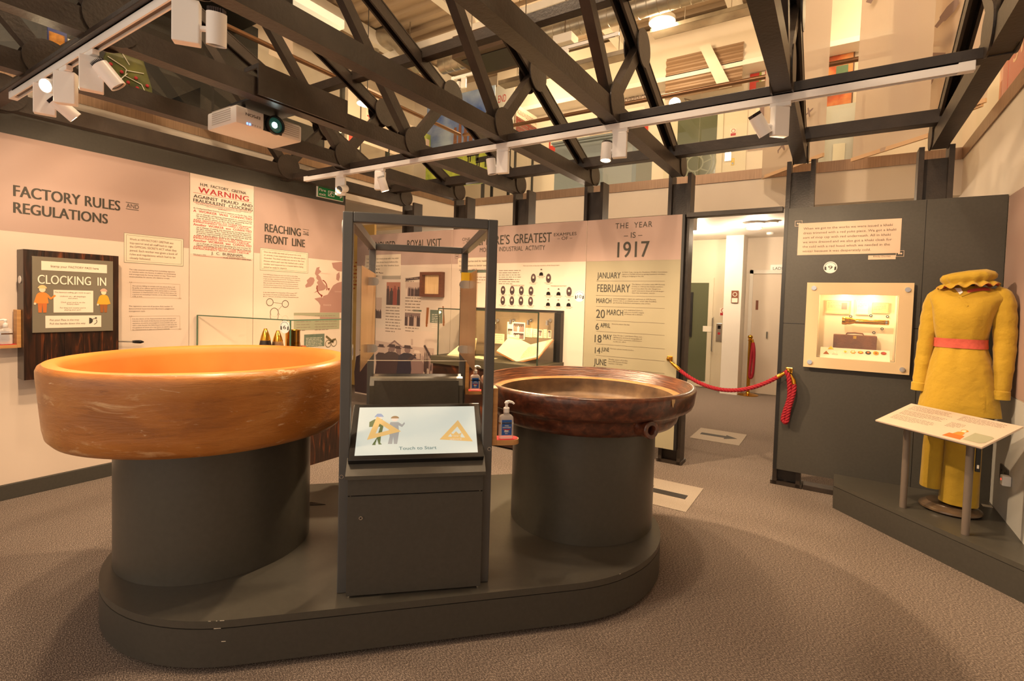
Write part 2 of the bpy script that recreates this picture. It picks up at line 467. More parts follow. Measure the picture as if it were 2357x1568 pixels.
# white roof beams under the ribbed deck
for i, x in enumerate((-7.6, -5.6, -3.6, -1.6, 0.5, 2.4)):
    b = MB(); b.box((x - 0.08, -2.5, 6.22), (x + 0.08, 9.5, 6.46)); struct('trim_%d' % (10 + i), b, M_WHITE)
for i, y in enumerate((7.2, 3.6)):
    b = MB(); b.box((-9.2, y - 0.1, 6.1), (4.0, y + 0.1, 6.22)); struct('trim_%d' % (20 + i), b, M_WHITE)
# plaster downstand along the upper back wall
b = MB(); b.box((-6.4, 9.15, 5.5), (4.0, 9.5, 6.4)); struct('trim_30', b, M_WALL)
b = MB(); b.box((-6.4, 9.1, 5.42), (4.0, 9.5, 5.5)); struct('trim_31', b, M_WHITE)

# ------------------------------------------------------------ iron roof trusses on posts
NX = [-4.58, -3.745, -2.92, -2.075, -1.24, -0.29, 0.55]
CHZ0, CHZ1 = 2.60, 2.70
N0, N1, N2, N3 = (4.60, 2.69), (3.0, 2.69), (1.0, 2.69), (-0.6, 2.69)
T1, T2, T3 = (3.45, 3.21), (2.0, 3.84), (0.55, 3.21)
def yz(p, x=0): return V3((x, p[0], p[1]))
def plate(root, name, p, r, pl_t=0.008, gap=0.045):
    for sx in (-1, 1):
        b = MB(); b.lathe([(0, 0), (r, 0), (r, pl_t), (0, pl_t)], (sx * (gap + (0 if sx > 0 else pl_t)), p[0], p[1]), 28, axis=(1, 0, 0))
        b.build(name, M_STEEL, root, local=True)
def make_truss():
    t = thing('roof_truss', '', 'roof truss')
    b = MB()
    for sx in (-1, 1):   # paired channels
        b.box((sx * 0.03 - 0.014, N3[0] - 0.08, CHZ0), (sx * 0.03 + 0.014, N0[0], CHZ1))
    b.box((-0.044, N3[0] - 0.08, CHZ0 - 0.008), (0.044, N0[0], CHZ0))
    b.build('bottom_chord', M_STEEL, t, local=True)
    for a, c in ((N0, T2), (T2, N3)):
        b = MB()
        d = (yz(c) - yz(a)).normalized()
        for sx in (-1, 1): b.bar(yz(a, sx * 0.028), yz(c, sx * 0.028), 0.016, 0.085, (1, 0, 0) if False else (0, 0, 1))
        b.bar(yz(a) + V3((0, 0, 0.05)), yz(c) + V3((0, 0, 0.05)), 0.078, 0.01)
        b.build('rafter', M_STEEL, t, local=True)
    for a, c in ((N1, T1), (N1, T2), (N2, T2), (N2, T3)):
        b = MB(); b.bar(yz(a), yz(c), 0.062, 0.075); b.build('strut', M_STEEL, t, local=True)
    for p, r in ((N0, 0.10), (N1, 0.115), (N2, 0.115), (T1, 0.125), (T2, 0.13), (T3, 0.125), (N3, 0.1)):
        plate(t, 'gusset_plate', p, r)
    return t
truss0 = make_truss()
TL = ['dark steel roof truss farthest left, above the fire exit sign',
      'dark steel roof truss second from the left, beyond the projector',
      'dark steel roof truss carrying the long steel cover board and projector',
      'dark steel roof truss just right of the projector, landing by EXAMPLES OF heading',
      'dark steel roof truss landing on the post at the end of the 1917 board',
      'dark steel roof truss landing on the post left of the khaki quote panel',
      'dark steel roof truss farthest right, landing behind the mannequin']
PLB = ['thick brown steel post behind the royal visit board, leftmost of the row',
       'brown steel post second from left, above the royal visit board',
       'brown steel post above the start of the GREATEST heading',
       'brown steel post above the EXAMPLES OF lettering',
       'brown steel post at the doorway end of the 1917 board',
       'brown steel post between the doorway and the khaki quote panel',
       'brown steel post behind the right end of the khaki quote panel']
for i, x in enumerate(NX):
    t = truss0 if i == 0 else copy_tree(truss0)
    t.location = (x, 0, 0)
    tag(t, TL[i], None, 'roof trusses over the hall')
pz = 2.64
p0 = thing('steel_post', '', 'steel post', (0, 4.682, 0))
w = 0.084
for sx in (-1, 1):
    b = MB(); b.box((sx * w - 0.016, 0, 0), (sx * w + 0.016, 0.15, pz)); b.build('flange', M_STEEL, p0, local=True)
b = MB(); b.box((-w + 0.016, 0.05, 0), (w - 0.016, 0.08, pz - 0.08)); b.build('web', M_STEEL, p0, local=True)
b = MB(); b.box((-w - 0.03, 0, 0), (w + 0.03, 0.16, 0.03)); b.build('base_plate', M_STEEL, p0, local=True)
for i, x in enumerate(NX):
    t = p0 if i == 0 else copy_tree(p0)
    t.location = (x, 4.682, 0); tag(t, PLB[i], None, 'steel posts behind the display boards')
# purlins joining the trusses
def beam(name, lo, hi, label, m=None, cat='steel beam'):
    b = MB(); b.box(lo, hi, 0.003); return tag(b.build(name, m or M_STEEL), label, cat)
beam('purlin', (-5.0, 3.06, 3.37), (0.9, 3.14, 3.45), 'brown steel purlin running across the trusses high under the ceiling')
beam('eaves_beam', (-4.8, 4.36, 2.71), (0.64, 4.45, 2.80), 'brown steel beam joining the truss feet above the back boards')
beam('track_beam', (-4.9, 3.04, 2.586), (0.60, 3.12, 2.636), 'brown steel bar carrying the long white light track')
beam('track_beam', (-4.75, 0.9, 2.575), (-1.2, 0.98, 2.60), 'brown steel bar carrying the short light track at top left')
beam('sole_plate', (-0.17, 4.684, 0.0), (0.42, 4.80, 0.04), 'brown steel sole bar on the carpet under the khaki quote panel')
beam('door_header', (-1.16, 4.63, 2.235), (-0.40, 4.72, 2.275), 'dark steel header bar over the doorway')

# light tracks
def track(x0, x1, y, z0, z1, label):
    t = thing('light_track', label, 'light track', (x0, y, z1))
    b = MB()
    b.box((x0, y - 0.018, z0), (x1, y - 0.011, z1)); b.box((x0, y + 0.011, z0), (x1, y + 0.018, z1)); b.box((x0, y - 0.018, z1 - 0.006), (x1, y + 0.018, z1))
    b.build('channel', M_LAMPW, t)
    for x in (x0, x1):
        b = MB(); s = 1 if x == x0 else -1
        b.box((min(x, x + s * 0.06), y - 0.019, z0 - 0.001), (max(x, x + s * 0.06), y + 0.019, z1), 0.002); b.build('end_cap', M_LAMPW, t)
    b = MB(); b.box((x0 + .06, y - 0.011, z0 + 0.012), (x1 - .06, y + 0.011, z0 + 0.018)); b.build('conductor', mat('grey copper', (120, 110, 100), 0.5), t)
    return t
TZ = 2.586
track(-4.36, 0.475, 3.06, TZ - 0.043, TZ, 'long white light track along the back of the hall')
track(-4.08, -1.9, 0.94, 2.535, 2.575, 'short white light track at top left')

# spotlight: driver box under an adaptor, a round head with a finned heat sink
M_FIN = mat('purple black heat sink', (52, 38, 40), 0.4)
M_LENS = mat('lit lens', (255, 236, 200), 0.3, emit=((255, 226, 178), 30.0))
M_LENSOFF = mat('unlit lens', (60, 58, 56), 0.12)
def spot(x, y, z, label, boxdir, headoff, aim, lit, s=1.0):
    """z = underside of the track; boxdir = unit vector (horizontal) across the box's broad face"""
    t = thing('track_spotlight', label, 'spotlight', (x, y, z), 'spotlights on the two tracks')
    b = MB(); b.box((x - 0.05, y - 0.014, z - 0.022), (x + 0.05, y + 0.014, z + 0.004), 0.003); b.build('adaptor', M_LAMPW, t)
    bd = V3((math.cos(boxdir), math.sin(boxdir), 0)); pd = V3((-bd.y, bd.x, 0))
    c = V3((x, y, z - 0.022))
    b = MB(); w_, d_, h_ = 0.044 * s, 0.021 * s, 0.155 * s
    q = [c + bd * (i * w_) + pd * (j * d_) for i, j in ((-1, -1), (1, -1), (1, 1), (-1, 1))]
    b.hexa([p - V3((0, 0, h_)) for p in q] + q, 0.004); b.build('driver_box', M_LAMPW, t)
    hc = c + V3(headoff) * s; a = V3(aim).normalized()
    b = MB(); L, R_ = 0.055 * s, 0.034 * s
    b.lathe([(R_ * 0.85, -L + 0.012), (R_, -L), (R_, L), (R_ * 0.9, L), (R_ * 0.86, L - 0.012)], hc, 28, axis=a); h = b.build('lamp_head', M_LAMPW, t, smooth=True)
    b = MB(); b.lathe([(0, L - 0.010), (R_ * 0.88, L - 0.010), (R_ * 0.88, L - 0.006), (0, L - 0.006)], hc, 24, axis=a); b.build('lens', M_LENS if lit else M_LENSOFF, h)
    b = MB()
    ax = a.orthogonal().normalized()
    for k in range(-4, 5):
        ww = math.sqrt(max(0.0, 1 - (k / 5.0) ** 2)) * R_ * 0.85; ay = a.cross(ax)
        o = hc + ax * (k * R_ * 0.19)
        b.bar(o - a * (L - 0.014), o - a * (L + 0.016 * s), 0.0022 * s, 2 * ww, ay)
    b.build('heat_sink', M_FIN, h)
    b = MB(); b.tube([c - V3((0, 0, h_ * 0.62)), hc], 0.010 * s, 10); b.build('swivel', M_LAMPW, t)
    return hc, a
SP = []
zt = TZ - 0.043
SP.append(spot(-3.84, 3.06, zt, 'white spotlight nearest the fire exit sign, lens turned to the left', 0.6, (0.06, -0.03, -0.11), (0.3, -0.8, -0.25), False))
SP.append(spot(-3.33, 3.06, zt, 'lit white spotlight second along the long track', 0.5, (0.06, -0.02, -0.12), (0.15, 0.3, -0.9), True))
SP.append(spot(-2.07, 3.06, zt, 'white spotlight with head left of its box, mid track', 0.2, (-0.085, -0.02, -0.10), (0.1, 0.12, -1.0), False))
SP.append(spot(-1.19, 3.06, zt, 'lit white spotlight on the long track above the 1917 board', 0.2, (-0.085, -0.01, -0.11), (0.0, -0.12, -1.0), True))
SP.append(spot(-0.30, 3.06, zt, 'white spotlight at the right end of the long track', 0.75, (-0.085, -0.055, -0.10), (0.45, 0.35, -0.85), False))
SP.append(spot(-3.55, 0.94, 2.535, 'white spotlight at the far left end of the short track', 1.2, (0.05, 0.07, -0.11), (0.10, 0.72, -0.6), False))
SP.append(spot(-3.25, 0.94, 2.535, 'glaring lit white spotlight on the short track', 0.9, (-0.075, -0.02, -0.06), (0.45, -0.75, -0.30), True))
SP.append(spot(-2.93, 0.94, 2.535, 'white spotlight third along the short track, tilted downward', 1.2, (0.05, 0.05, -0.075), (0.25, 0.55, -0.75), False))
SP.append(spot(-2.05, 0.94, 2.535, 'largest white spotlight, nearest the camera on the short track', 0.9, (0.07, 0.07, -0.09), (-0.2, 0.1, -0.95), False))

# steel cover board beside the truss over the projector, and the dark housing left of it
t = thing('cover_board', 'long brown steel cover board fixed to the truss above the projector', 'steel cover', (-2.86, 2.0, 2.6))
b = MB(); b.box((-2.864, 1.69, 2.598), (-2.852, 2.32, 2.775)); b.build('face_plate', M_STEEL, t)
b = MB(); b.box((-3.0, 1.69, 2.75), (-2.864, 1.70, 2.775)); b.box((-3.0, 2.31, 2.60), (-2.864, 2.32, 2.775)); b.build('end_return', M_STEEL, t)

# ------------------------------------------------------------ boards on the left wall
PL = Plane((XL, 0, 0), (0, 1, 0), (0, 0, 1))
PB = Plane((0, YB, 0), (1, 0, 0), (0, 0, 1))
def zoom(ox, oy, k): return lambda x, y: (ox + x / k, oy + y / k)
ZA = zoom(0, 380, 2.946)
def row(L, pl, Z, body, x0, x1, xl, yl, cap, **kw):
    """one line of lettering: from zoom column x0 to x1, baseline at (xl, yl), capitals cap tall there"""
    v = pl.uv(*Z(xl, yl))[1]; c = pl.uv(*Z(xl, yl - cap))[1] - v
    L.put(pl, body, pl.uv(*Z(x0, yl))[0], pl.uv(*Z(x1, yl))[0], v, c, **kw)
def rows(L, pl, Z, lines, xl, y0, dy, cap, **kw):
    for i, (body, x1) in enumerate(lines): row(L, pl, Z, body, xl, x1, xl, y0 + i * dy, cap, **kw)
def panel(name, label, pl, u0, v0, u1, v1, th, m, cat='display board', group=None):
    t = thing(name, label, cat, pl.pt((u0 + u1) / 2, v0, -th), group)
    b = MB(); b.slab(pl, u0, v0, u1, v1, -th, 0, 0.001); b.build('board', m, t)
    return t
ZB1, ZT1 = 0.105, 2.47
t1 = panel('display_board', 'cream and pink FACTORY RULES AND REGULATIONS board on the left wall', PL, -1.5, ZB1, 2.188, ZT1, 0.02, M_BOARD)
b = MB(); b.slab(PL, -1.5, 1.826, 2.186, ZT1, 0.0, 0.0012); b.build('header_band', M_PINK, t1)
L = Letters()
row(L, PL, ZA, 'FACTORY RULES', 92, 812, 92, 210, 80, bold=0.028)
row(L, PL, ZA, 'REGULATIONS', 92, 728, 92, 323, 77, bold=0.028)
row(L, PL, ZA, 'AND', 856, 940, 856, 288, 30)
L.build('heading', M_INK, t1, each=True)
b = MB()
for y in (252, 296): b.line(PL, PL.uv(*ZA(852, y)), (PL.uv(*ZA(940, y))[0], PL.uv(*ZA(852, y))[1]), 0.004, 0.003)
b.build('heading_rule', M_INK, t1)
def boxed(t, pl, Z, x0, y0, x1, y1, rule=True, m=None, name='quote_box'):
    u0, v1 = pl.uv(*Z(x0, y0)); v0 = pl.uv(*Z(x0, y1))[1]; u1 = pl.uv(*Z(x1, y0))[0]
    b = MB(); b.slab(pl, u0, v0, u1, v1, 0.0, 0.002); b.build(name, m or mat('pale quote print', (226, 208, 186), 0.55), t)
    if rule:
        b = MB(); b.frame(pl, u0, v0, u1, v1, 0.0025, 0.0026); b.frame(pl, u0 + .014, v0 + .014, u1 - .014, v1 - .014, 0.002, 0.0026); b.build('box_rule', M_GREEN, t)
    return u0, v0, u1, v1
boxed(t1, PL, ZA, 840, 458, 1243, 660)
L = Letters()
rows(L, PL, ZA, [('Work at HM FACTORY GRETNA was', 1175), ('top-secret and all staff had to sign', 1168), ('the OFFICIAL SECRETS ACT when they', 1196), ('joined. Each worker was given a book of', 1202), ('rules and regulations which had to be', 1188), ('closely followed.', 1022)], 878, 508, 25.5, 15, h=0.0035)
rows(L, PL, ZA, [('The rules covered everything from forbidding cigarettes', 1185), ('or matches within the factory, in addition to timekeeping', 1190), ('and arrangements for having visitors to stay. There were', 1190), ('severe penalties for anyone who failed to comply.', 1150)], 875, 711, 16.5, 9)
rows(L, PL, ZA, [('Any person failing to comply with the above Rules will', 1185), ('be guilty of an offence against the Defence of the Realm', 1190), ('(Consolidation) Regulations, 1914, and be liable to summary', 1195), ('conviction to imprisonment with or without hard labour for', 1197), ('a period not exceeding 6 months, or to a fine not exceeding', 1197), ('\u00a3100, or both.', 965)], 897, 822, 14.5, 8)
rows(L, PL, ZA, [('The regulations were not all punitive. Rule number 12', 1168), ('demonstrated Superintendent Burnham\'s enlightened', 1178), ('management style.', 985)], 873, 961, 17, 9)
rows(L, PL, ZA, [('It is the desire of the Superintendent that initiative and', 1190), ('interest in the work of the Factory among both staff and', 1185), ('operatives should be encouraged in every possible way, and', 1195), ('with a view thereto the following procedure is laid down for', 1200), ('the guidance of those who may desire to submit suggestions', 1200), ('for improvements in plant or in Factory methods.', 1150)], 897, 1047, 14.8, 8)
L.build('paragraph', M_INK2, t1)
b = MB()
for (x0, y0, x1, y1) in ((885, 795, 1220, 898), (885, 1025, 1220, 1122)):
    u0, v1 = PL.uv(*ZA(x0, y0)); u1 = PL.uv(*ZA(x1, y0))[0]; v0 = PL.uv(*ZA(x0, y1))[1]
    b.frame(PL, u0, v0, u1, v1, 0.0015, 0.002)
    for u, v in ((u0, v1), (u1, v0)):
        b.ell(PL, u - .006, v, .004, .004, .003, 10); b.ell(PL, u + .006, v, .004, .004, .003, 10)
b.build('quote_rule', mat('beige rule', (170, 146, 122), 0.6), t1)

t2 = panel('poster_board', 'tall WARNING AGAINST FRAUD AND FRAUDULENT CLOCKING poster board on the left wall', PL, 2.192, ZB1, 2.758, ZT1, 0.02, M_BOARD, 'display board')
b = MB(); b.slab(PL, 2.196, 1.78, 2.756, 2.466, 0, 0.0012); b.build('poster', mat('poster paper', (232, 214, 198), 0.6), t2)
L = Letters(); Rr = Letters()
def prow(K, body, x0, x1, yl, cap, **kw): row(K, PL, ZA, body, x0, x1, 1310, yl, cap, **kw)
prow(L, 'H.M.  FACTORY,  GRETNA', 1358, 1668, 131, 21, bold=0.015)
prow(Rr, 'WARNING', 1345, 1686, 179, 40, bold=0.03, spacing=1.1)
prow(L, 'AGAINST  FRAUD  AND', 1312, 1712, 219, 23, bold=0.03)
prow(L, 'FRAUDULENT  CLOCKING', 1310, 1712, 247, 23, bold=0.03)
prow(L, 'The following Announcement is posted for the information of', 1325, 1702, 262, 9)
prow(L, 'all Workers :\u2014', 1478, 1562, 276, 8)
prow(L, 'At Cumberland Petty Sessions, held at Longtown on the 8th Aug., 1916,', 1310, 1708, 294, 10)
prow(Rr, 'A  WORKER  WAS  CONVICTED', 1310, 1708, 316, 17, bold=0.012)
for i, s in enumerate(('on a charge of having attempted to commit fraud', 'by writing up his Time Book and representing that he', 'was at work when, in fact, he was absent.')): prow(L, s, 1332, 1706 if i < 2 else 1640, 332 + i * 13.5, 10, bold=0.012)
prow(Rr, 'AND SENTENCED TO THREE MONTHS\'', 1310, 1706, 374, 11, bold=0.012); prow(Rr, 'IMPRISONMENT WITH HARD LABOUR.', 1310, 1690, 387, 11, bold=0.012)
prow(Rr, 'Another  WORKER  was  CONVICTED', 1310, 1706, 408, 17, bold=0.012)
for i, s in enumerate(('on a charge of aiding and abetting the foregoing worker', 'by also writing up his Time Book during his absence,', 'and on a further charge of having attempted to commit', 'fraud by representing in his own Time Book that he', 'was at work when, in fact, he was absent.')): prow(L, s, 1332, 1704 if i < 4 else 1640, 422 + i * 12.8, 9.5, bold=0.012)
prow(Rr, 'AND SENTENCED TO SIX MONTHS\'', 1310, 1702, 484, 11, bold=0.012); prow(Rr, 'IMPRISONMENT WITH HARD LABOUR.', 1310, 1690, 497, 11, bold=0.012)
prow(Rr, 'Another  WORKER  was  CONVICTED', 1310, 1704, 517, 17, bold=0.012)
for i, s in enumerate(('on a charge of aiding and abetting the last worker by', 'falsely Clocking his Card for him during his absence,')): prow(L, s, 1332, 1702, 531 + i * 12.8, 9.5, bold=0.012)
prow(Rr, 'AND SENTENCED TO ONE MONTHS\'', 1310, 1702, 556, 11, bold=0.012); prow(Rr, 'IMPRISONMENT WITH HARD LABOUR.', 1310, 1690, 569, 11, bold=0.012)
prow(L, 'J.  C.  BURNHAM,', 1432, 1648, 594, 19, bold=0.012)
prow(L, 'SUPERINTENDENT', 1540, 1665, 603, 7); prow(L, 'H.M. FACTORY GRETNA', 1515, 1702, 615, 9, bold=0.01); prow(L, '10th August, 1916', 1310, 1395, 607, 7)
L.build('black_lettering', M_INK, t2, each=True); Rr.build('red_lettering', M_RED, t2, each=True)
b = MB()
for y, w_ in ((185, 1), (250, 1), (268, .6), (612, 1)):
    u0, v = PL.uv(*ZA(1310, y)); u1 = PL.uv(*ZA(1706, y))[0]; d_ = (u1 - u0) * (1 - w_) / 2
    b.line(PL, (u0 + d_, v), (u1 - d_, v), 0.0025, 0.003)
b.build('poster_rule', M_RED, t2)

t3 = panel('display_board', 'cream and pink REACHING THE FRONT LINE board with a map on the left wall', PL, 2.762, ZB1, 3.815, ZT1, 0.02, M_BOARD)
b = MB(); b.slab(PL, 2.764, 1.842, 3.813, ZT1, 0, 0.0012); b.build('header_band', M_PINK, t3)
L = Letters()
row(L, PL, ZA, 'REACHING', 1795, 2038, 1795, 450, 58, bold=0.025); row(L, PL, ZA, 'FRONT  LINE', 1795, 2066, 1795, 526, 58, bold=0.025); row(L, PL, ZA, 'THE', 2055, 2092, 1800, 438, 28)
L.build('heading', M_INK, t3, each=True)
b = MB()
for y in (410, 444): b.line(PL, PL.uv(*ZA(2052, y + 25)), (PL.uv(*ZA(2094, y + 25))[0], PL.uv(*ZA(2052, y + 25))[1]), 0.004, 0.003)
b.build('heading_rule', M_INK, t3)
boxed(t3, PL, ZA, 1763, 560, 2090, 712)
ZM = zoom(430, 580, 5.2275)
L = Letters()
rows(L, PL, ZA, [('Once the cordite was made and pressed into cords', 2040), ('or strands, it was inspected and any defective pieces', 2070), ('discarded. The dried cordite was stored in the Case', 2062), ('Houses where each case was marked with a serial', 2055), ('number and inspected by a chemist before being', 2055), ('passed as ready for dispatch.', 1945)], 1788, 593, 20.5, 11, h=0.0035)
rows(L, PL, ZM, [('From HM Factory Gretna, the cases were taken by rail to filling', 1332), ('factories where more women workers packed the cordite into shells', 1362), ('or gun cartridges, ready for the front line. The Ministry of Munitions', 1364), ('created twelve National Filling Factories throughout Britain. Once', 1338), ('filled, the shells were taken by ship to bases directly manned by', 1338), ('the Army Service Corps in France. From there the much-needed', 1335), ('ammunition was distributed to the soldiers serving on the front line.', 1352)], 920, 275, 25.5, 12)
rows(L, PL, ZM, [('In the nine months from September 1916 to June 1917', 1325), ('the amount of cordite produced weekly, went from', 1312), ('80 to 1,100 tons, an increase of eleven thousand percent.', 1345)], 917, 492, 25, 13)
L.build('paragraph', M_INK2, t3)
M_MAP = mat('mauve map print', (168, 128, 118), 0.6)
b = MB()
def mappoly(pts): b.poly(PL, [PL.uv(*ZM(*p)) for p in pts], 0.0018)
mappoly([(1560, 190), (1598, 180), (1590, 210), (1618, 236), (1580, 272), (1606, 300), (1622, 340), (1648, 384), (1676, 412), (1672, 440), (1640, 462), (1590, 470), (1524, 496), (1568, 462), (1552, 436), (1578, 396), (1562, 366), (1582, 346), (1556, 318), (1560, 290), (1540, 262), (1548, 228)])
mappoly([(1442, 342), (1484, 304), (1524, 308), (1538, 340), (1520, 388), (1490, 416), (1430, 430), (1424, 402), (1450, 372)])
mappoly([(1534, 562), (1604, 546), (1630, 556), (1642, 530), (1692, 514), (1720, 470), (1760, 404), (1812, 372), (1868, 356), (1866, 728), (1600, 728), (1606, 640), (1582, 600)])
mappoly([(1744, 132), (1866, 118), (1872, 236), (1812, 230), (1760, 190)])
mappoly([(1800, 270), (1834, 240), (1842, 300), (1826, 352), (1796, 330)])
b.build('map', M_MAP, t3)
b = MB()
b.ring(PL, *PL.uv(*ZM(1610, 430)), 0.085, 0.09, 0.010, 0.0026, 16, -0.3, 1.3)
b.ring(PL, *PL.uv(*ZM(1640, 430)), 0.085, 0.09, 0.010, 0.0026, 16, 2.9, 4.6)
for c in ((1708, 452), (1622, 534)):
    u, v = PL.uv(*ZM(*c)); b.poly(PL, [(u - .016, v + .012), (u + .012, v + .014), (u, v - .016)], 0.0027)
b.build('map_arrow', mat('dark red print', (128, 40, 30), 0.6), t3)
L = Letters(); row(L, PL, ZM, 'FRANCE', 1640, 1735, 1640, 648, 18); row(L, PL, ZM, 'UNITED KINGDOM', 1612, 1725, 1612, 262, 12); row(L, PL, ZM, 'GERMANY', 1776, 1862, 1776, 484, 14)
L.build('map_lettering', mat('pale print', (214, 186, 172), 0.6), t3)
b = MB()
for c, r in (((998, 605), .038), ((1184, 626), .038), ((1052, 728), .046), ((1180, 806), .036)):
    b.ring(PL, *PL.uv(*ZM(*c)), r, r, 0.006, 0.002, 24)
for a, c in (((1042, 608), (1142, 622)), ((1142, 650), (1098, 700)), ((1104, 740), (1146, 784))): b.line(PL, PL.uv(*ZM(*a)), PL.uv(*ZM(*c)), 0.003, 0.002)
b.build('chart', M_INK2, t3)
u0, v1 = PL.uv(*ZM(1288, 733)); u1 = PL.uv(*ZM(1836, 733))[0]; v0 = PL.uv(*ZM(1288, 945))[1]
b = MB(); b.slab(PL, u0, v0, u1, v1, 0.0, 0.0022); b.build('text_block', mat('pale sage print', (158, 158, 132), 0.6), t3)
u2, v3 = PL.uv(*ZM(1412, 995)); u3 = PL.uv(*ZM(1655, 995))[0]; v2 = PL.uv(*ZM(1412, 1150))[1]
b = MB(); b.slab(PL, u2, v2, u3, v3, 0.0, 0.0022); b.build('quote_block', M_GREEN, t3)
L = Letters(); L.greek(PL, u0 + .03, v1 - .04, u0 + .2, 6, 0.03, 0.012, 3); L.greek(PL, u0 + .25, v1 - .04, u1 - .03, 6, 0.03, 0.012, 4); L.build('small_print', M_FAINT, t3)
L = Letters(); L.greek(PL, u2 + .02, v3 - .045, u3 - .02, 8, 0.016, 0.009, 5); L.build('small_print', M_CARD, t3)
b = MB()
cu, cv = PL.uv(*ZM(1700, 1105)); b.ring(PL, cu, cv, .04, .042, .007, .002); b.ring(PL, cu + .075, cv + .008, .04, .045, .007, .002)
b.line(PL, (cu - .03, cv + .085), (cu + .07, cv + .01), 0.024, .0018); b.line(PL, (cu, cv), (cu + .1, cv + .05), .02, .0018)
b.build('gun_picture', mat('olive print', (96, 84, 56), 0.6), t3)

# fire exit sign on the dark frieze
PF = PL.off(0.012)
def zpx(pl, *p): return [pl.uv(*q) for q in p]
(us0, vs1), (us1, _), (_, vs0) = zpx(PL, (730.5, 430), (790, 438), (730.5, 451))
vs1, vs0 = 2.618, 2.504
t = thing('exit_sign', 'green and white fire exit sign with arrow on the dark frieze', 'sign', PL.pt(us0, vs0, -.02))
b = MB(); b.slab(PL, us0, vs0, us1, vs1, -0.02, 0.006, 0.002); b.build('board', M_WHITE, t)
b = MB(); b.slab(PL, us0 + .006, vs0 + .006, us1 - .006, vs1 - .006, 0.006, 0.008); b.build('green_face', mat('exit green', (16, 122, 62), 0.45), t)
L = Letters(); w_ = us1 - us0
L.put(PL, 'Fire', us0 + .03 * w_ + .008, us0 + .30 * w_, vs0 + .064, .030, h=.0095, bold=.02); L.put(PL, 'exit', us0 + .03 * w_ + .008, us0 + .30 * w_, vs0 + .020, .030, h=.0095, bold=.02)
L.build('lettering', M_WHITE, t)
b = MB()
c = us0 + .52 * w_; m_ = (vs0 + vs1) / 2
b.frame(PL, c - .045, m_ - .028, c + .035, m_ + .03, .006, .0095)
b.ell(PL, c + .002, m_ + .022, .008, .007, .0100); b.line(PL, (c - .004, m_ + .014), (c - .014, m_ - .006), .014, .0100); b.line(PL, (c - .012, m_ - .004), (c + .004, m_ - .026), .008, .0100)
b.line(PL, (c - .014, m_ - .004), (c - .036, m_ - .018), .008, .0100); b.line(PL, (c - .004, m_ + .012), (c + .02, m_ + .004), .006, .0100); b.line(PL, (c - .006, m_ + .012), (c - .03, m_ + .008), .006, .0100)
a0 = us0 + .72 * w_; a1 = us1 - .02
b.line(PL, (a0, m_), (a1 - .005, m_), .012, .0095); b.line(PL, (a1 - .03, m_ + .022), (a1, m_), .012, .0095); b.line(PL, (a1 - .03, m_ - .022), (a1, m_), .012, .0095)
b.build('pictogram', M_WHITE, t)

# ------------------------------------------------------------ clocking-in machine
XB = -4.575
PC = Plane((XB, 0, 0), (0, 1, 0), (0, 0, 1))
t = thing('clocking_machine', 'dark timber CLOCKING IN machine mounted on the left wall', 'clocking-in machine', (XL, 1.36, 0.824))
b = MB()
n = 5
for i in range(n):
    y0 = 1.097 + (1.632 - 1.097) * i / n; y1 = 1.097 + (1.632 - 1.097) * (i + 1) / n
    b.box((XL, y0 + .0008, 0.824), (XB, y1 - .0008, 1.704), 0.0015)
b.build('timber_case', M_BURNT, t)
b = MB(); b.slab(PC, 1.139, 1.143, 1.592, 1.661, 0, 0.012, 0.0015); face = b.build('face_plate', mat('grey green sign', (116, 108, 92), 0.55), t)
PCF = PC.off(0.012)
b = MB()
for x0, y0, x1, y1 in ((275, 650, 720, 712), (358, 846, 627, 1000)):
    u0, v1 = PC.uv(*ZA(x0, y0)); u1 = PC.uv(*ZA(x1, y0 + 20))[0]; v0 = PC.uv(*ZA(x0, y1))[1]
    b.slab(PCF, u0, v0, u1, v1, 0, 0.002)
u0, v1 = PC.uv(*ZA(303, 1022)); u1 = PC.uv(*ZA(682, 1022))[0]; v0 = PC.uv(*ZA(303, 1106))[1]
b.slab(PCF, u0, v0, u1, v1, 0, 0.002, 0.0009)
b.build('label', mat('cream label', (232, 216, 196), 0.55), face)
L = Letters()
row(L, PCF, ZA, 'Stamp your FACTORY PASS here', 342, 667, 342, 692, 15, h=.004)
for s, x0, x1, y in (('The factory\'s calling, get ready to start:', 370, 614, 866), ('Uniform on - all shipshape', 405, 580, 893), ('and smart', 462, 525, 906), ('Clock your card in on the', 412, 575, 934), ('factory chart', 452, 534, 946), ('For king and country you\'re', 406, 580, 972), ('playing your part!', 436, 548, 986)): row(L, PCF, ZA, s, x0, x1, 370, y, 9, h=.004)
row(L, PCF, ZA, 'Put your Pass in the tray', 337, 535, 337, 1057, 13, h=.004); row(L, PCF, ZA, 'Pull the handle down this way', 337, 578, 337, 1082, 13, h=.004)
L.build('small_lettering', M_INK2, face)
L = Letters(); row(L, PCF, ZA, 'CLOCKING  IN', 255, 718, 255, 804, 64, h=.003, bold=0.01); L.build('heading', M_CARD, face)
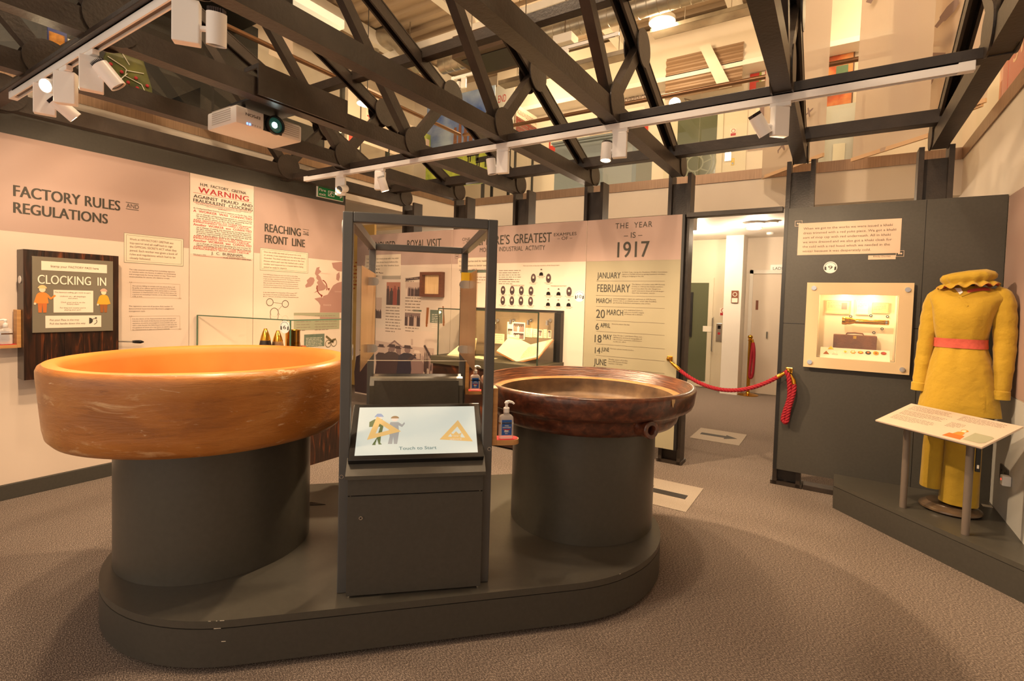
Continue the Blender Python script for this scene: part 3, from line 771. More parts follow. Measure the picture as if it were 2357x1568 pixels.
def figure(pl, cu, cv, s, tunic, legs, hat, parent, seed, arm):
    """small printed worker: cu, cv = feet; s = height"""
    P = lambda x, y: (cu + x * s, cv + y * s)
    b = MB(); b.poly(pl, [P(-.11, .03), P(-.02, .03), P(0, .34), P(.02, .03), P(.11, .03), P(.13, .42), P(-.13, .42)], .0022); b.build('printed_trousers', legs, parent)
    b = MB(); b.poly(pl, [P(-.17, .36), P(.17, .36), P(.13, .72), P(.06, .76), P(-.06, .76), P(-.13, .72)], .0026)
    b.line(pl, P(-.12, .68), P(-.2, .38), .07 * s, .0024)
    b.line(pl, P(.12, .68), P(.24, .52), .07 * s, .0024) if arm > 0 else None
    b.line(pl, P(.22, .52), P(.36, .66), .06 * s, .0022) if arm > 0 else b.line(pl, P(.12, .68), P(.2, .38), .07 * s, .0024)
    b.build('printed_tunic', tunic, parent)
    b = MB(); b.ell(pl, *P(0, .86), .09 * s, .10 * s, .0028, 16); b.ell(pl, *P(-.2, .35), .035 * s, .04 * s, .0028, 10); b.build('printed_face', mat('printed skin', (240, 208, 176), .6), parent)
    b = MB(); b.poly(pl, [P(.12 * math.cos(a * PI / 10), .90 + .12 * math.sin(a * PI / 10)) for a in range(11)], .0030); b.ell(pl, *P(0, .92), .13 * s, .025 * s, .0031, 14); b.build('printed_hat', hat, parent)
OCH = mat('ochre print', (216, 160, 46), .6); ORA = mat('orange print', (214, 132, 52), .6); BRN = mat('brown print', (150, 88, 40), .6)
u, v = PC.uv(*ZA(283, 1006)); figure(PCF, u, v, 0.19, ORA, mat('rust print', (196, 106, 44), .6), mat('cream hat print', (236, 190, 130), .6), face, 1, 1)
u, v = PC.uv(*ZA(698, 1004)); figure(PCF, u, v, 0.178, OCH, BRN, mat('pink hat print', (206, 160, 140), .6), face, 2, 0)
b = MB(); u, v = PC.uv(*ZA(606, 1055)); b.ring(PCF, u - .006, v, .022, .022, .022, .003, 12, -PI / 2, PI / 2); b.line(PCF, (u + .01, v + .008), (u + .032, v + .018), .004, .003); b.ell(PCF, u + .034, v + .019, .006, .006, .0032); b.ring(PCF, u + .012, v - .006, .03, .024, .004, .003, 12, -1.2, .6)
b.build('handle_symbol', M_INK, face)
b = MB(); b.slab(PC, 1.18, 0.858, 1.30, 0.884, 0.0, .03, .003); b.build('card_tray', M_BRONZE, t)
b = MB(); b.tube([(-4.64, 1.632, 1.055), (-4.64, 1.76, 1.045)], .006, 10); h = b.build('lever', M_CHROME, t, smooth=True)
b = MB(); b.tube([(-4.64, 1.745, 1.047), (-4.64, 1.76, 1.046), (-4.64, 1.80, 1.043), (-4.64, 1.822, 1.041)], [.009, .012, .014, .005], 14); b.build('knob', M_BLACK, h, smooth=True)
b = MB(); b.lathe([(0, 0), (.026, 0), (.026, .004), (0, .004)], (-4.64, 1.093, 1.50), 24, axis=(0, 1, 0)); b.build('side_badge', mat('white sticker', (222, 214, 206), .5), t)

# ------------------------------------------------------------ sanitizer bottles on oak shelves
M_CLEARB = mat('clear bottle plastic', (236, 232, 226), .12); M_CLEARB.node_tree.nodes['Principled BSDF'].inputs['Alpha'].default_value = .38
M_BLUE = mat('blue label', (30, 88, 168), 0.4)
M_PLW = mat('white plastic', (238, 236, 232), 0.35)
def rrect(w, d, r, n=4):
    out = []
    for cx, cy, a0 in ((w - r, d - r, 0), (-w + r, d - r, 90), (-w + r, -d + r, 180), (w - r, -d + r, 270)):
        for k in range(n + 1):
            a = math.radians(a0 + 90 * k / n); out.append((cx + r * math.cos(a), cy + r * math.sin(a)))
    return out
def make_bottle():
    t = thing('sanitizer_bottle', '', 'hand sanitizer')
    b = MB(); rings = []
    for z, s_ in ((0, .92), (.006, 1), (.10, 1), (.112, .93), (.120, .72), (.124, .42), (.136, .40)):
        pts = rrect(.036 * s_, .020 * s_, .010 * s_)
        rings.append([b.bm.verts.new((x, y, z)) for x, y in pts])
    for i in range(len(rings) - 1):
        for k in range(len(rings[0])): b.bm.faces.new((rings[i][k], rings[i][(k + 1) % len(rings[0])], rings[i + 1][(k + 1) % len(rings[0])], rings[i + 1][k]))
    b.bm.faces.new(rings[0][::-1])
    b.build('bottle', M_CLEARB, t, smooth=True, local=True)
    b = MB(); b.box((-.025, -.0215, .018), (.025, -.0205, .098)); b.build('front_label', M_BLUE, t, local=True)
    PLB_ = Plane((0, -.0215, 0), (1, 0, 0), (0, 0, 1))
    L = Letters(); L.put(PLB_, 'HAND', -.010, .010, .066, .006, h=.0006, bold=.02); L.put(PLB_, 'SANITIZER', -.021, .021, .056, .007, h=.0006, bold=.02); L.greek(PLB_, -.014, .034, .014, 2, .005, .003, 2, .0006, al='c'); L.greek(PLB_, -.014, .024, .014, 1, .005, .003, 2, .0006, al='c')
    L.build('label_lettering', M_CARD, t)
    b = MB(); b.box((-.018, -.0222, .046), (.018, -.0216, .051)); b.build('label_band', M_RED, t, local=True)
    b = MB(); b.poly(PLB_, [(-.012, .038), (.006, .037), (.012, .043), (.0, .044), (-.010, .046)], .0007); b.build('label_hand', M_CARD, t, local=True)
    b = MB(); b.lathe([(.0145, .134), (.0155, .136), (.0155, .156), (.012, .160), (.007, .162), (.007, .178), (.011, .180), (.011, .186), (.006, .190), (0, .190)], seg=20)
    p = b.build('pump', M_PLW, t, smooth=True, local=True)
    b = MB(); b.tube([(-.004, 0, .186), (.012, -.001, .190), (.028, -.003, .187), (.038, -.004, .178)], [.008, .0075, .006, .0045], 10); b.build('nozzle', M_PLW, p, smooth=True, local=True)
    b = MB()
    pts = rrect(.0375, .0215, .011); 
    for k in range(len(pts)):
        (x0, y0), (x1, y1) = pts[k], pts[(k + 1) % len(pts)]
        b.face([(x0, y0, .076), (x1, y1, .076), (x1, y1, .086), (x0, y0, .086)])
    b.build('retaining_band', M_CHROME, t, local=True)
    return t
def make_shelf():
    """upright at x=0, base running to +x"""
    t = thing('bottle_shelf', '', 'shelf')
    b = MB(); b.box((0, -.038, 0), (.022, .038, .255), .002); b.build('upright', M_OAK, t, local=True)
    b = MB()
    poly = [(.022, -.038)] + [(.09 + .038 * math.sin(a), -.038 * math.cos(a)) for a in [PI * k / 12 for k in range(13)]] + [(.022, .038)]
    b.prism(poly, .0, .022, lambda u, v, h: V3((u, v, h))); b.build('base', M_OAK, t, local=True)
    b = MB(); b.prism([(.03 + (x - .03) * .96, y * .9) for x, y in poly], .022, .0245, lambda u, v, h: V3((u, v, h))); b.build('red_mat', mat('red felt', (186, 26, 34), .8), t, local=True)
    return t
bot0, shf0 = make_bottle(), make_shelf()

# left display case with shells
t = thing('display_case', 'large glass case of shells on a dark timber base by the left wall', 'display case', (-4.1, 2.7, 0))
q = [(-4.695, 2.25), (-3.64, 2.44), (-3.65, 3.06), (-4.695, 3.06)]
cv = lambda u, v, h: V3((u, v, h))
b = MB(); b.prism([(-4.695, 2.30), (-3.72, 2.46), (-3.73, 3.04), (-4.695, 3.04)], 0.0, 0.85, cv); b.build('timber_base', M_BURNT, t)
b = MB(); b.prism([(x, y) for x, y in q], 0.85, 0.875, cv); b.build('case_floor', M_BOARD, t)
for i in range(4):
    (x0, y0), (x1, y1) = q[i], q[(i + 1) % 4]
    if i == 3 or i == 2: continue
    b = MB(); b.bar((x0, y0, 1.061), (x1, y1, 1.061), .006, .368); b.build('glass_pane', M_GLASS, t)
b = MB(); b.prism(q, 1.245, 1.251, cv); b.build('glass_top', M_GLASS, t)
b = MB()
for a, c in ((0, 1), (1, 2)): b.bar((*q[a], 1.248), (*q[c], 1.248), .009, .009)
for a in (0, 1): b.bar((*q[a], .876), (*q[a], 1.25), .009, .009, (1, 0, 0))
b.build('glass_edge', M_GEDGE, t)
M_SHB = mat('black cast iron', (46, 36, 30), .45, .3, noise=(30, .5)); M_SHR = ramp_mat('rusted iron', [(.35, (84, 56, 36)), (.65, (140, 100, 62))], 20, rough=.55)
def shell(x, y, z, label, r, h, body, nose):
    t = thing('artillery_shell', label, 'shell', (x, y, z), 'artillery shells in the left glass case')
    b = MB(); b.lathe([(0, 0), (r * .96, 0), (r, .01), (r, h * .45), (r * .96, h * .55), (r * .80, h * .68)], (x, y, z), 28); b.build('body', body, t, smooth=True)
    b = MB(); b.lathe([(r * .80, h * .68), (r * .82, h * .685), (r * .66, h * .80), (r * .42, h * .92), (r * .30, h * .96), (r * .26, h), (0, h)], (x, y, z), 28); b.build('brass_nose', nose, t, smooth=True)
shell(-3.86, 2.367, .8755, 'black shell with crackled body and brass nose in the left case', .048, .298, M_SHB, M_BRASS)
shell(-3.86, 2.474, .8755, 'brown rusted shell with pale brass nose in the left case', .048, .278, M_SHR, M_BRASS)
shell(-3.98, 2.73, .8755, 'small rusted shell with shiny nose right of the brass cylinder', .034, .25, M_SHR, M_BRASS)
b = MB(); b.lathe([(0, 0), (.058, 0), (.058, .27), (.062, .28), (.058, .28), (.054, .275), (.054, .01), (0, .01)], (-3.86, 2.61, .8755), 32); tag(b.build('shell_case', M_BRASS, None, smooth=True), 'wide golden brass shell case standing in the left glass case', 'shell case', 'artillery shells in the left glass case')
b = MB(); b.box((-4.03, 2.78, .8755), (-3.97, 2.82, 1.0), .004); tag(b.build('small_block', mat('orange timber', (170, 84, 36), .5)), 'small orange wooden block beside the small rusted shell', 'block')
def disc_sign(pl, u, v, r, num, label, th=.004):
    t = thing('audio_sign', label, 'number sign', pl.pt(u, v))
    b = MB(); b.ell(pl, u, v, r, r, th, 40, 0); b.build('disc', M_PLW, t)
    b = MB(); b.ring(pl, u, v, r * .86, r * .86, r * .06, th + .0006, 24, .25, PI - .25)
    for s in (-1, 1): b.poly(pl, [(u + s * r * .55, v - r * .5), (u + s * r * .86, v - r * .42), (u + s * r * .86, v + r * .18), (u + s * r * .6, v + r * .1)], th + .0006)
    b.build('headphones', M_INK, t)
    L = Letters(); w_ = r * (.62 if len(num) == 1 else .82)
    L.put(pl, num, u - w_ / 2, u + w_ / 2, v - r * .32, r * .62, h=th + .0006, bold=.01); L.build('numeral', M_INK, t)

# ------------------------------------------------------------ boards on the back wall
ZK = zoom(780, 480, 4.126); ZC = zoom(750, 400, 2.946); ZP = zoom(980, 600, 5.6); ZY = zoom(1330, 480, 3.92); ZW = zoom(1820, 480, 3.92)
BZ0, BZ1, BAND = 0.147, 2.262, 1.862
M_SEP = mat('sepia dark print', (74, 56, 56), .6); M_SEP2 = mat('sepia mid print', (134, 108, 104), .6); M_SEP3 = mat('sepia light print', (196, 170, 156), .6); M_SEP4 = mat('sepia pale print', (222, 200, 184), .6)
def rect(pl, Z, x0, y0, x1, y1):
    u0, v1 = pl.uv(*Z(x0, y0)); u1 = pl.uv(*Z(x1, y0))[0]; v0 = pl.uv(*Z(x0, y1))[1]
    return u0, v0, u1, v1
def print_rect(t, pl, Z, x0, y0, x1, y1, name, m, h=.0018):
    r = rect(pl, Z, x0, y0, x1, y1); b = MB(); b.slab(pl, *r, 0, h); b.build(name, m, t); return r
def crowd(t, pl, r, n, seed, tones, h=.0024, hh=.62):
    """rows of standing people printed in a photograph"""
    u0, v0, u1, v1 = r; rnd = random.Random(seed); bs = [MB() for _ in tones]
    H = (v1 - v0) * hh
    for k in range(n):
        u = u0 + (u1 - u0) * (k + .5) / n + rnd.uniform(-.1, .1) * (u1 - u0) / n; w = (u1 - u0) / n * .62
        b = bs[rnd.randrange(len(bs))]; f = rnd.uniform(.9, 1.08); top = v0 + H * f; w = min(w, u - u0, u1 - u)
        if w <= 0: continue
        hk = h + k * .00012
        b.poly(pl, [(u - w, v0), (u + w, v0), (u + w * .85, top - H * .18), (u + w * .3, top - H * .10), (u - w * .3, top - H * .10), (u - w * .85, top - H * .18)], hk)
        b.ell(pl, u, top - H * .05, min(w * .42, H * .06), H * .07, hk + .00006, 10)
    for b, m in zip(bs, tones): b.build('printed_people', m, t)

ta = panel('display_board', 'HONOURED WITH ROYAL VISIT board seen through the clear screen of the touchscreen stand', PB, -5.44, BZ0, -3.81, BZ1, .04, M_BOARD)
b = MB(); b.slab(PB, -5.44, BAND, -3.812, BZ1, 0, .0012); b.build('header_band', M_PINK, ta)
L = Letters()
vb = PB.uv(853, 575.5)[1]; cap = .105
for s, x0, x1, c in (('HONOURED', 283, 535, cap), ('WITH', 575, 632, .045), ('ROYAL', 650, 815, cap), ('VISIT', 835, 972, cap)):
    L.put(PB, s, PB.uv(*ZK(x0, 380))[0], PB.uv(*ZK(x1, 350))[0], vb, c, bold=.01)
L.build('heading', M_INK, ta, each=True)
r = boxed(ta, PB, ZK, 252, 445, 590, 640, False)
L = Letters(); L.put(PB, 'I went and we all do it work all day with a fury which', r[0] + .03, r[2] - .04, r[3] - .06, .020, h=.0035); L.put(PB, 'meant in the last three hours before the', r[0] + .03, r[2] - .05, r[3] - .105, .020, h=.0035); L.put(PB, 'end that places for the twelve best', r[0] + .03, r[2] - .03, r[3] - .150, .020, h=.0035)
L.greek(PB, r[0] + .03, r[3] - .195, r[0] + .3, 4, .045, .02, 9, .0035)
L.build('paragraph', M_INK2, ta)
r = print_rect(ta, PB, ZK, 455, 700, 585, 915, 'printed_picture', mat('russet print', (176, 112, 92), .6)); crowd(ta, PB, r, 4, 4, [M_SEP, mat('dusty red print', (150, 70, 60), .6), M_SEP3], hh=.8)
r = print_rect(ta, PB, ZK, 635, 700, 783, 832, 'printed_photograph', M_SEP3); crowd(ta, PB, r, 13, 5, [M_SEP, M_SEP2, M_SEP4], hh=.62)
b = MB(); b.poly(PB, [(r[0], r[1] + .19), (r[2], r[1] + .21), (r[2], r[1] + .245), (r[0], r[1] + .22)], .0026); b.build('printed_roof', M_SEP, ta)
r = print_rect(ta, PB, ZK, 628, 988, 773, 1112, 'printed_photograph', M_SEP2); crowd(ta, PB, r, 10, 6, [M_SEP, M_SEP, M_SEP3], hh=.8)
r = print_rect(ta, PB, ZK, 330, 845, 408, 1040, 'printed_photograph', M_SEP3); crowd(ta, PB, r, 4, 7, [M_SEP, M_SEP2], hh=.45)
r = print_rect(ta, PB, ZK, 868, 962, 985, 1085, 'quote_block', M_GREEN); L = Letters(); L.greek(PB, r[0] + .03, r[3] - .06, r[2] - .03, 8, .022, .012, 3, .0025); L.build('small_print', M_CARD, ta)
r = print_rect(ta, PB, ZK, 412, 635, 588, 672, 'caption_block', mat('grey print', (164, 152, 138), .6)); print_rect(ta, PB, ZK, 705, 961, 785, 977, 'caption_block', M_GREEN)
L = Letters()
for x0, y0, x1, n_, sd in ((447, 935, 598, 9, 1), (632, 845, 783, 7, 2), (632, 660, 770, 2, 3), (632, 1128, 770, 2, 4), (390, 610, 445, 1, 6)):
    a = rect(PB, ZK, x0, y0, x1, y0 + 12); L.greek(PB, a[0], a[1], a[2], n_, .038, .02, sd)
L.build('small_print', M_FAINT, ta)
b = MB()
for x, y, s in ((838, 1020, 1), (1000, 1010, -1)):
    u, v = PB.uv(*ZK(x, y)); b.poly(PB, [(u - .02, v - .1), (u + .015, v - .1), (u + .03 * s, v + .1), (u - .01, v + .1)], .002); b.ell(PB, u - .004, v - .115, .015, .02, .002, 10)
b.build('small_figures', BRN, ta)
# mural of the royal party along the foot of the board
mu1 = PB.uv(*ZK(905, 1180))[0]; mv1 = PB.uv(*ZK(355, 1133))[1]
b = MB(); b.slab(PB, -5.438, BZ0 + .01, mu1, mv1, 0, .0012); b.build('mural', M_SEP4, ta)
def U(x, y): return PB.uv(*ZK(x, y))
b = MB(); b.poly(PB, [U(340, 1250), U(480, 1275), U(530, 1257), U(600, 1300), U(690, 1310), U(905, 1330), U(905, 1540), U(340, 1540)], .0016)
b.poly(PB, [U(685, 1240), U(705, 1240), U(705, 1300), U(685, 1300)], .0016); b.build('mural_building', M_SEP3, ta)
b = MB(); b.poly(PB, [U(455, 1310), U(530, 1250), U(610, 1320), U(596, 1322), U(530, 1268), U(468, 1314)], .002)
for x in (470, 550, 575): b.poly(PB, [U(x, 1330), U(x + 14, 1331), U(x + 14, 1400), U(x, 1400)], .002)
b.build('mural_porch', M_SEP2, ta)
NR = [0]
def royal(x, ytop, w, m, hatm, kind):
    NR[0] += 1; hr = .0022 + NR[0] * .0007
    """a standing figure in the mural: x centre, ytop of hat in zoom ZK"""
    u, v = U(x, ytop); foot = BZ0 + .02; s = w; H = v - foot
    b = MB()
    if kind == 'skirt': pts = [(-.62, 0), (.62, 0), (.45, .45), (.36, .62), (.42, .78), (.2, .84), (-.2, .84), (-.42, .78), (-.36, .62), (-.45, .45)]
    else: pts = [(-.55, 0), (.55, 0), (.6, .45), (.52, .62), (.5, .80), (.2, .86), (-.2, .86), (-.5, .80), (-.56, .62), (-.62, .45)]
    b.poly(PB, [(u + a * s, foot + c * H) for a, c in pts], hr); b.build('mural_figure', m, ta)
    b = MB(); b.ell(PB, u, v - H * .085, s * .17, H * .055, hr + .0002, 14); b.build('mural_face', M_SEP2 if kind != 'skirt' else M_SEP3, ta)
    b = MB(); b.ell(PB, u, v - H * .045, s * .30, H * .012, hr + .0004, 14); b.poly(PB, [(u - s * .2, v - H * .045), (u + s * .2, v - H * .045), (u + s * .17, v), (u - s * .17, v)], hr + .0003); b.build('mural_hat', hatm, ta)
royal(235, 1330, .28, M_SEP, M_SEP, 'coat'); royal(405, 1290, .24, M_SEP, M_SEP, 'skirt'); royal(565, 1305, .22, M_SEP2, M_SEP, 'coat'); royal(508, 1290, .30, M_SEP, M_SEP, 'coat'); royal(655, 1300, .30, mat('ink blue print', (52, 46, 58), .6), M_SEP, 'coat'); royal(745, 1348, .24, M_SEP2, M_SEP4, 'skirt')
r = (U(765, 1540)[0], BZ0 + .02, mu1, U(800, 1345)[1]); crowd(ta, PB, r, 9, 11, [M_SEP, M_SEP2, M_SEP3, M_SEP], .0022, .95)
crowd(ta, PB, (r[0], r[1], r[2], r[3] - .22), 11, 12, [M_SEP, M_SEP2, M_SEP4], .0042, .95)
b = MB(); b.line(PB, U(815, 1300), U(880, 1420), .03, .0078); b.line(PB, U(660, 1440), U(735, 1390), .03, .0082); b.build('mural_rifle', M_SEP, ta)

# cream framed box hanging on that board
t = thing('framed_box', 'brown wooden framed box with cream back hanging on the royal visit board', 'framed box', PB.pt(U(917, 840)[0], U(917, 840)[1]))
r = rect(PB, ZK, 806, 607, 1008, 838)
b = MB()
for a in ((r[0], r[1], r[2], r[1] + .035), (r[0], r[3] - .035, r[2], r[3]), (r[0], r[1] + .035, r[0] + .035, r[3] - .035), (r[2] - .035, r[1] + .035, r[2], r[3] - .035)): b.slab(PB, *a, .002, .07)
b.build('frame', mat('red brown wood', (104, 56, 34), .45, noise=(12, .2, (1, 1, 8))), t)
b = MB(); b.slab(PB, r[0] + .03, r[1] + .03, r[2] - .03, r[3] - .03, .002, .012); b.build('back_panel', ramp_mat('lit pine', [(.3, (226, 184, 128)), (.7, (240, 206, 156))], 4, (14, 1, 1)), t)

te = panel('display_board', 'EMPIRE\'S GREATEST board with rows of oval portraits', PB, -3.806, BZ0, -2.104, BZ1, .04, M_BOARD)
b = MB(); b.slab(PB, -3.806, BAND, -2.106, BZ1, 0, .0012); b.build('header_band', M_PINK, te)
L = Letters()
L.put(PB, 'EMPIRE\'S', PB.uv(*ZC(1030, 470))[0], PB.uv(*ZC(1246, 475))[0], PB.uv(*ZC(1400, 470))[1], .105, bold=.01)
row(L, PB, ZC, 'GREATEST', 1274, 1530, 1274, 474, 66, bold=.01)
row(L, PB, ZC, 'EXAMPLES', 1547, 1700, 1547, 424, 22); row(L, PB, ZC, '\u2013 OF \u2013', 1570, 1672, 1570, 450, 22)
row(L, PB, ZC, 'INDUSTRIAL  ACTIVITY', 1175, 1487, 1175, 527, 32); L.put(PB, 'MODERN', PB.uv(*ZC(1045, 530))[0], PB.uv(*ZC(1160, 530))[0], PB.uv(*ZC(1175, 527))[1], .05)
row(L, PB, ZC, 'ONE OF', 926, 1020, 926, 456, 21); row(L, PB, ZC, '\u2013 THE \u2013', 930, 1018, 930, 476, 17)
L.build('heading', M_INK, te, each=True)
r = boxed(te, PB, ZC, 897, 572, 1150, 640, False)
L = Letters(); L.put(PB, 'High enterprise and its realisation,', r[0] + .02, r[2] - .04, r[3] - .05, .024, h=.0035); L.put(PB, 'indeed nowhere to better exemplify', r[0] + .02, r[2] - .04, r[3] - .10, .024, h=.0035); L.put(PB, 'they have at HM Factory Gretna', r[0] + .02, r[2] - .05, r[3] - .15, .024, h=.0035); L.build('paragraph', M_INK2, te)
print_rect(te, PB, ZC, 914, 654, 1150, 672, 'caption_block', M_GREEN)
b = MB(); u0, v0, u1, v1 = rect(PB, ZC, 878, 546, 902, 576); b.frame(PB, u0, v0, u1, v1, .003, .0026); b.ell(PB, (u0 * 2 + u1) / 3, (v0 + v1) / 2, .008, .008, .0026, 10); b.ell(PB, (u0 + u1 * 2) / 3, (v0 + v1) / 2, .008, .008, .0026, 10); b.build('quote_mark', M_INK2, te)
L = Letters()
row(L, PB, ZP, 'Here are some of the key members of the factory team.', 1255, 1728, 1255, 74, 16)
row(L, PB, ZP, 'DORNOCK FACTORY', 1100, 1272, 1100, 330, 18, bold=.01); row(L, PB, ZP, 'MOSSBAND FACTORY', 1613, 1820, 1613, 335, 18, bold=.01)
for x0, y0, x1, n_, p in ((945, 130, 1238, 5, .0235), (945, 243, 1238, 3, .0235), (600, 215, 790, 3, .03), (440, 350, 520, 4, .03)):
    a = rect(PB, ZP, x0, y0, x1, y0 + 8); L.greek(PB, a[0], a[1], a[2], n_, p, .013, n_)
CX = [(1388, 228), (1583, 228), (997, 383), (1114, 385), (1233, 388), (1357, 392), (994, 515), (1110, 518), (1228, 520), (1352, 525), (1848, 400)]
BX = [(1490, 145), (1582, 395), (1713, 398), (1578, 535), (1710, 538), (1843, 540)]
for x, y in CX + BX:
    u, v = PB.uv(*ZP(x, y + 48)); L.greek(PB, u - .05, v - .012, u + .05, 2, .013, .007, x, al='c')
L.build('small_print', M_FAINT, te)
for k, (x, y) in enumerate(CX + BX):
    u, v = PB.uv(*ZP(x, y)); ov = k < len(CX)
    if ov:
        b = MB(); b.ell(PB, u, v, .030, .048, .002, 28); b.build('portrait', M_SEP, te)
    b = MB(); b.poly(PB, [(u - .025, v - .028 - (0 if ov else .012)), (u + .025, v - .028 - (0 if ov else .012)), (u + .02, v - .012), (u, v - .002), (u - .02, v - .012)], .0024); b.build('portrait_coat', M_BLACK if not ov else mat('sepia coat', (52, 38, 38), .6), te)
    b = MB(); b.ell(PB, u, v + .012, .0105, .017, .0028, 16); b.build('portrait_face', M_SEP4, te)
    b = MB(); b.poly(PB, [(u + .0115 * math.cos(PI * a / 8), v + .018 + .014 * math.sin(PI * a / 8)) for a in range(9)], .003); b.build('portrait_hair', M_SEP if k % 3 else M_SEP2, te)
disc_sign(PB, *PB.uv(*ZP(1983, 462)), .056, '10', 'white round sign numbered 10 with headphones on the portraits board')

ty = panel('display_board', 'THE YEAR IS 1917 board with a sage timeline at the doorway', PB, -2.10, BZ0, -1.187, BZ1, .05, M_SAGE)
b = MB(); b.slab(PB, -2.10, BAND, -1.189, BZ1, 0, .0012); b.build('header_band', M_PINK, ty)
b = MB(); b.box((-1.187, YB, BZ0), (-1.165, YB + .06, BZ1)); b.build('edge_strip', M_DARK2, ty)
L = Letters()
row(L, PB, ZY, 'THE  YEAR', 340, 672, 340, 184, 52, spacing=1.15); row(L, PB, ZY, '\u2013 IS \u2013', 416, 582, 416, 268, 52); row(L, PB, ZY, '1917', 357, 642, 357, 442, 146, bold=.012)
for s, x0, x1, y, c in (('JANUARY', 175, 385, 630, 56), ('FEBRUARY', 175, 470, 752, 72), ('MARCH', 168, 302, 852, 46), ('20', 165, 243, 986, 80), ('MARCH', 262, 408, 960, 53), ('6', 160, 190, 1093, 62), ('APRIL', 204, 293, 1073, 43), ('18', 152, 213, 1206, 72), ('MAY', 230, 304, 1180, 48), ('14', 154, 202, 1306, 58), ('JUNE', 213, 282, 1287, 38), ('JUNE', 145, 257, 1407, 58)):
    row(L, PB, ZY, s, x0, x1, x0, y, c, bold=.006)
L.build('heading', M_INK, ty, each=True)
L = Letters()
for s, x0, x1, y in (('A Girls\' Club, run by the Munitions Welfare Committee', 402, 808, 581), ('opens in Carlisle aimed at young munitions workers', 402, 788, 599), ('living or lodging in the city', 402, 595, 617),
                     ('The Bishop of London visits HM Factory', 488, 785, 690), ('Gretna to address the female workers:', 488, 772, 709), ('he praises them for the \'dangerous', 488, 748, 729), ('work\' and warns them of moral danger', 488, 778, 748), ('they may encounter outside', 488, 695, 766),
                     ('Local newspapers report an explosion at HM Factory', 318, 706, 818), ('Gretna \'due to accidental causes\' which kills Dumfries', 318, 710, 836), ('girl Roberta Robertson and injures nine others', 318, 655, 855),
                     ('It is estimated there is', 420, 584, 920), ('only one month\'s supply', 420, 598, 939), ('of wheat left in Britain', 420, 584, 958), ('America enters the war', 307, 470, 1046),
                     ('King George V and Queen Mary visit', 320, 580, 1148), ('HM Factory Gretna in recognition of', 320, 578, 1167), ('the workers\' enormous contribution', 320, 577, 1185), ('to the war effort', 320, 436, 1204), ('German planes bomb London', 293, 505, 1268),
                     ('Weekly output of cordite', 277, 450, 1364), ('from HM Factory Gretna', 277, 448, 1383), ('reaches 1,100 tons', 277, 402, 1401)):
    row(L, PB, ZY, s, x0, x1, x0, y, 11)
L.build('paragraph', M_INK2, ty)
b = MB()
for y in (655, 785, 883, 1008, 1108, 1222, 1325, 1428):
    u0, v = PB.uv(*ZY(165, y)); b.line(PB, (u0, v), (PB.uv(*ZY(785, y))[0], v), .0025, .0015)
b.build('timeline_rule', M_INK2, ty)

# ------------------------------------------------------------ the khaki quote panel by the doorway, with its lit window
HU0, HU1, HV0, HV1 = -.118, .372, 1.083, 1.57
tp = thing('display_board', 'charcoal panel with the khaki uniform quote and a lit window', 'display board', (.28, YB, BZ0))
b = MB()
for a in ((-.36, BZ0, HU0, 2.252), (HU1, BZ0, .925, 2.252), (HU0, BZ0, HU1, HV0), (HU0, HV1, HU1, 2.252)): b.slab(PB, *a, -.04, 0)
b.build('board', M_DARK, tp)
b = MB(); b.box((-.385, YB - .006, BZ0), (-.36, YB + .06, 2.252)); b.build('edge_strip', M_DARK2, tp)
b = MB()
b.line(PB, (.503, BZ0), (.503, 2.25), .003, .0008)
for u0, u1 in ((-.36, -.21), (.47, .503)): b.line(PB, (u0, 1.335), (u1, 1.335), .004, .0008)
b.build('seam', M_BLACK, tp)
b = MB()
D = .215
b.slab(PB, HU0 - .02, HV0 - .02, HU1 + .02, HV1 + .02, -D - .012, -D)
b.slab(PB, HU0 - .012, HV0 - .012, HU0, HV1 + .012, -D, -.041); b.slab(PB, HU1, HV0 - .012, HU1 + .012, HV1 + .012, -D, -.041); b.slab(PB, HU0, HV0 - .012, HU1, HV0, -D, -.041); b.slab(PB, HU0, HV1, HU1, HV1 + .012, -D, -.041)
b.build('recess', M_CREAM, tp)
b = MB()
W0, W1, W2, W3 = -.203, 1.002, .456, 1.660
b.slab(PB, W0 + .01, W1 + .01, W2 - .01, HV0, 0.001, .03); b.slab(PB, W0 + .01, HV1, W2 - .01, W3 - .01, 0.001, .03); b.slab(PB, W0 + .01, HV0, HU0, HV1, 0.001, .03); b.slab(PB, HU1, HV0, W2 - .01, HV1, 0.001, .03)
b.build('window_mount', M_CREAM, tp)
b = MB()
b.slab(PB, W0, W1, W2, HV0, .03, .045); b.slab(PB, W0, HV1, W2, W3, .03, .045); b.slab(PB, W0, HV0, HU0, HV1, .03, .045); b.slab(PB, HU1, HV0, W2, HV1, .03, .045)
b.build('window_face', mat('cream lacquer', (212, 186, 146), .3), tp)
b = MB(); b.slab(PB, HU0, HV0, HU1, HV1, .037, .043); b.build('window_glass', M_ACRYL, tp)
for x, y in ((212, 720), (1050, 735), (173, 1380), (1000, 1448)):
    b = MB(); b.ell(PB, *PB.uv(*ZW(x, y)), .017, .017, .056, 24, .045); b.build('standoff', M_CHROME, tp)
M_QC = mat('quote card print', (214, 188, 164), .55)
r = rect(PB, ZW, 72, 136, 1000, 422)
r = (PB.uv(*ZW(72, 136))[0], PB.uv(*ZW(57, 422))[1], PB.uv(*ZW(1003, 97))[0], PB.uv(*ZW(72, 136))[1])
b = MB(); b.slab(PB, *r, 0, .002); b.build('quote_box', M_QC, tp)
c0 = PB.uv(*ZW(700, 420)); c1 = PB.uv(*ZW(946, 458)); b = MB(); b.slab(PB, c0[0], c1[1], c1[0], c0[1] - .004, 0, .003); b.build('name_tag', mat('beige tag', (214, 188, 162), .55), tp)
L = Letters()
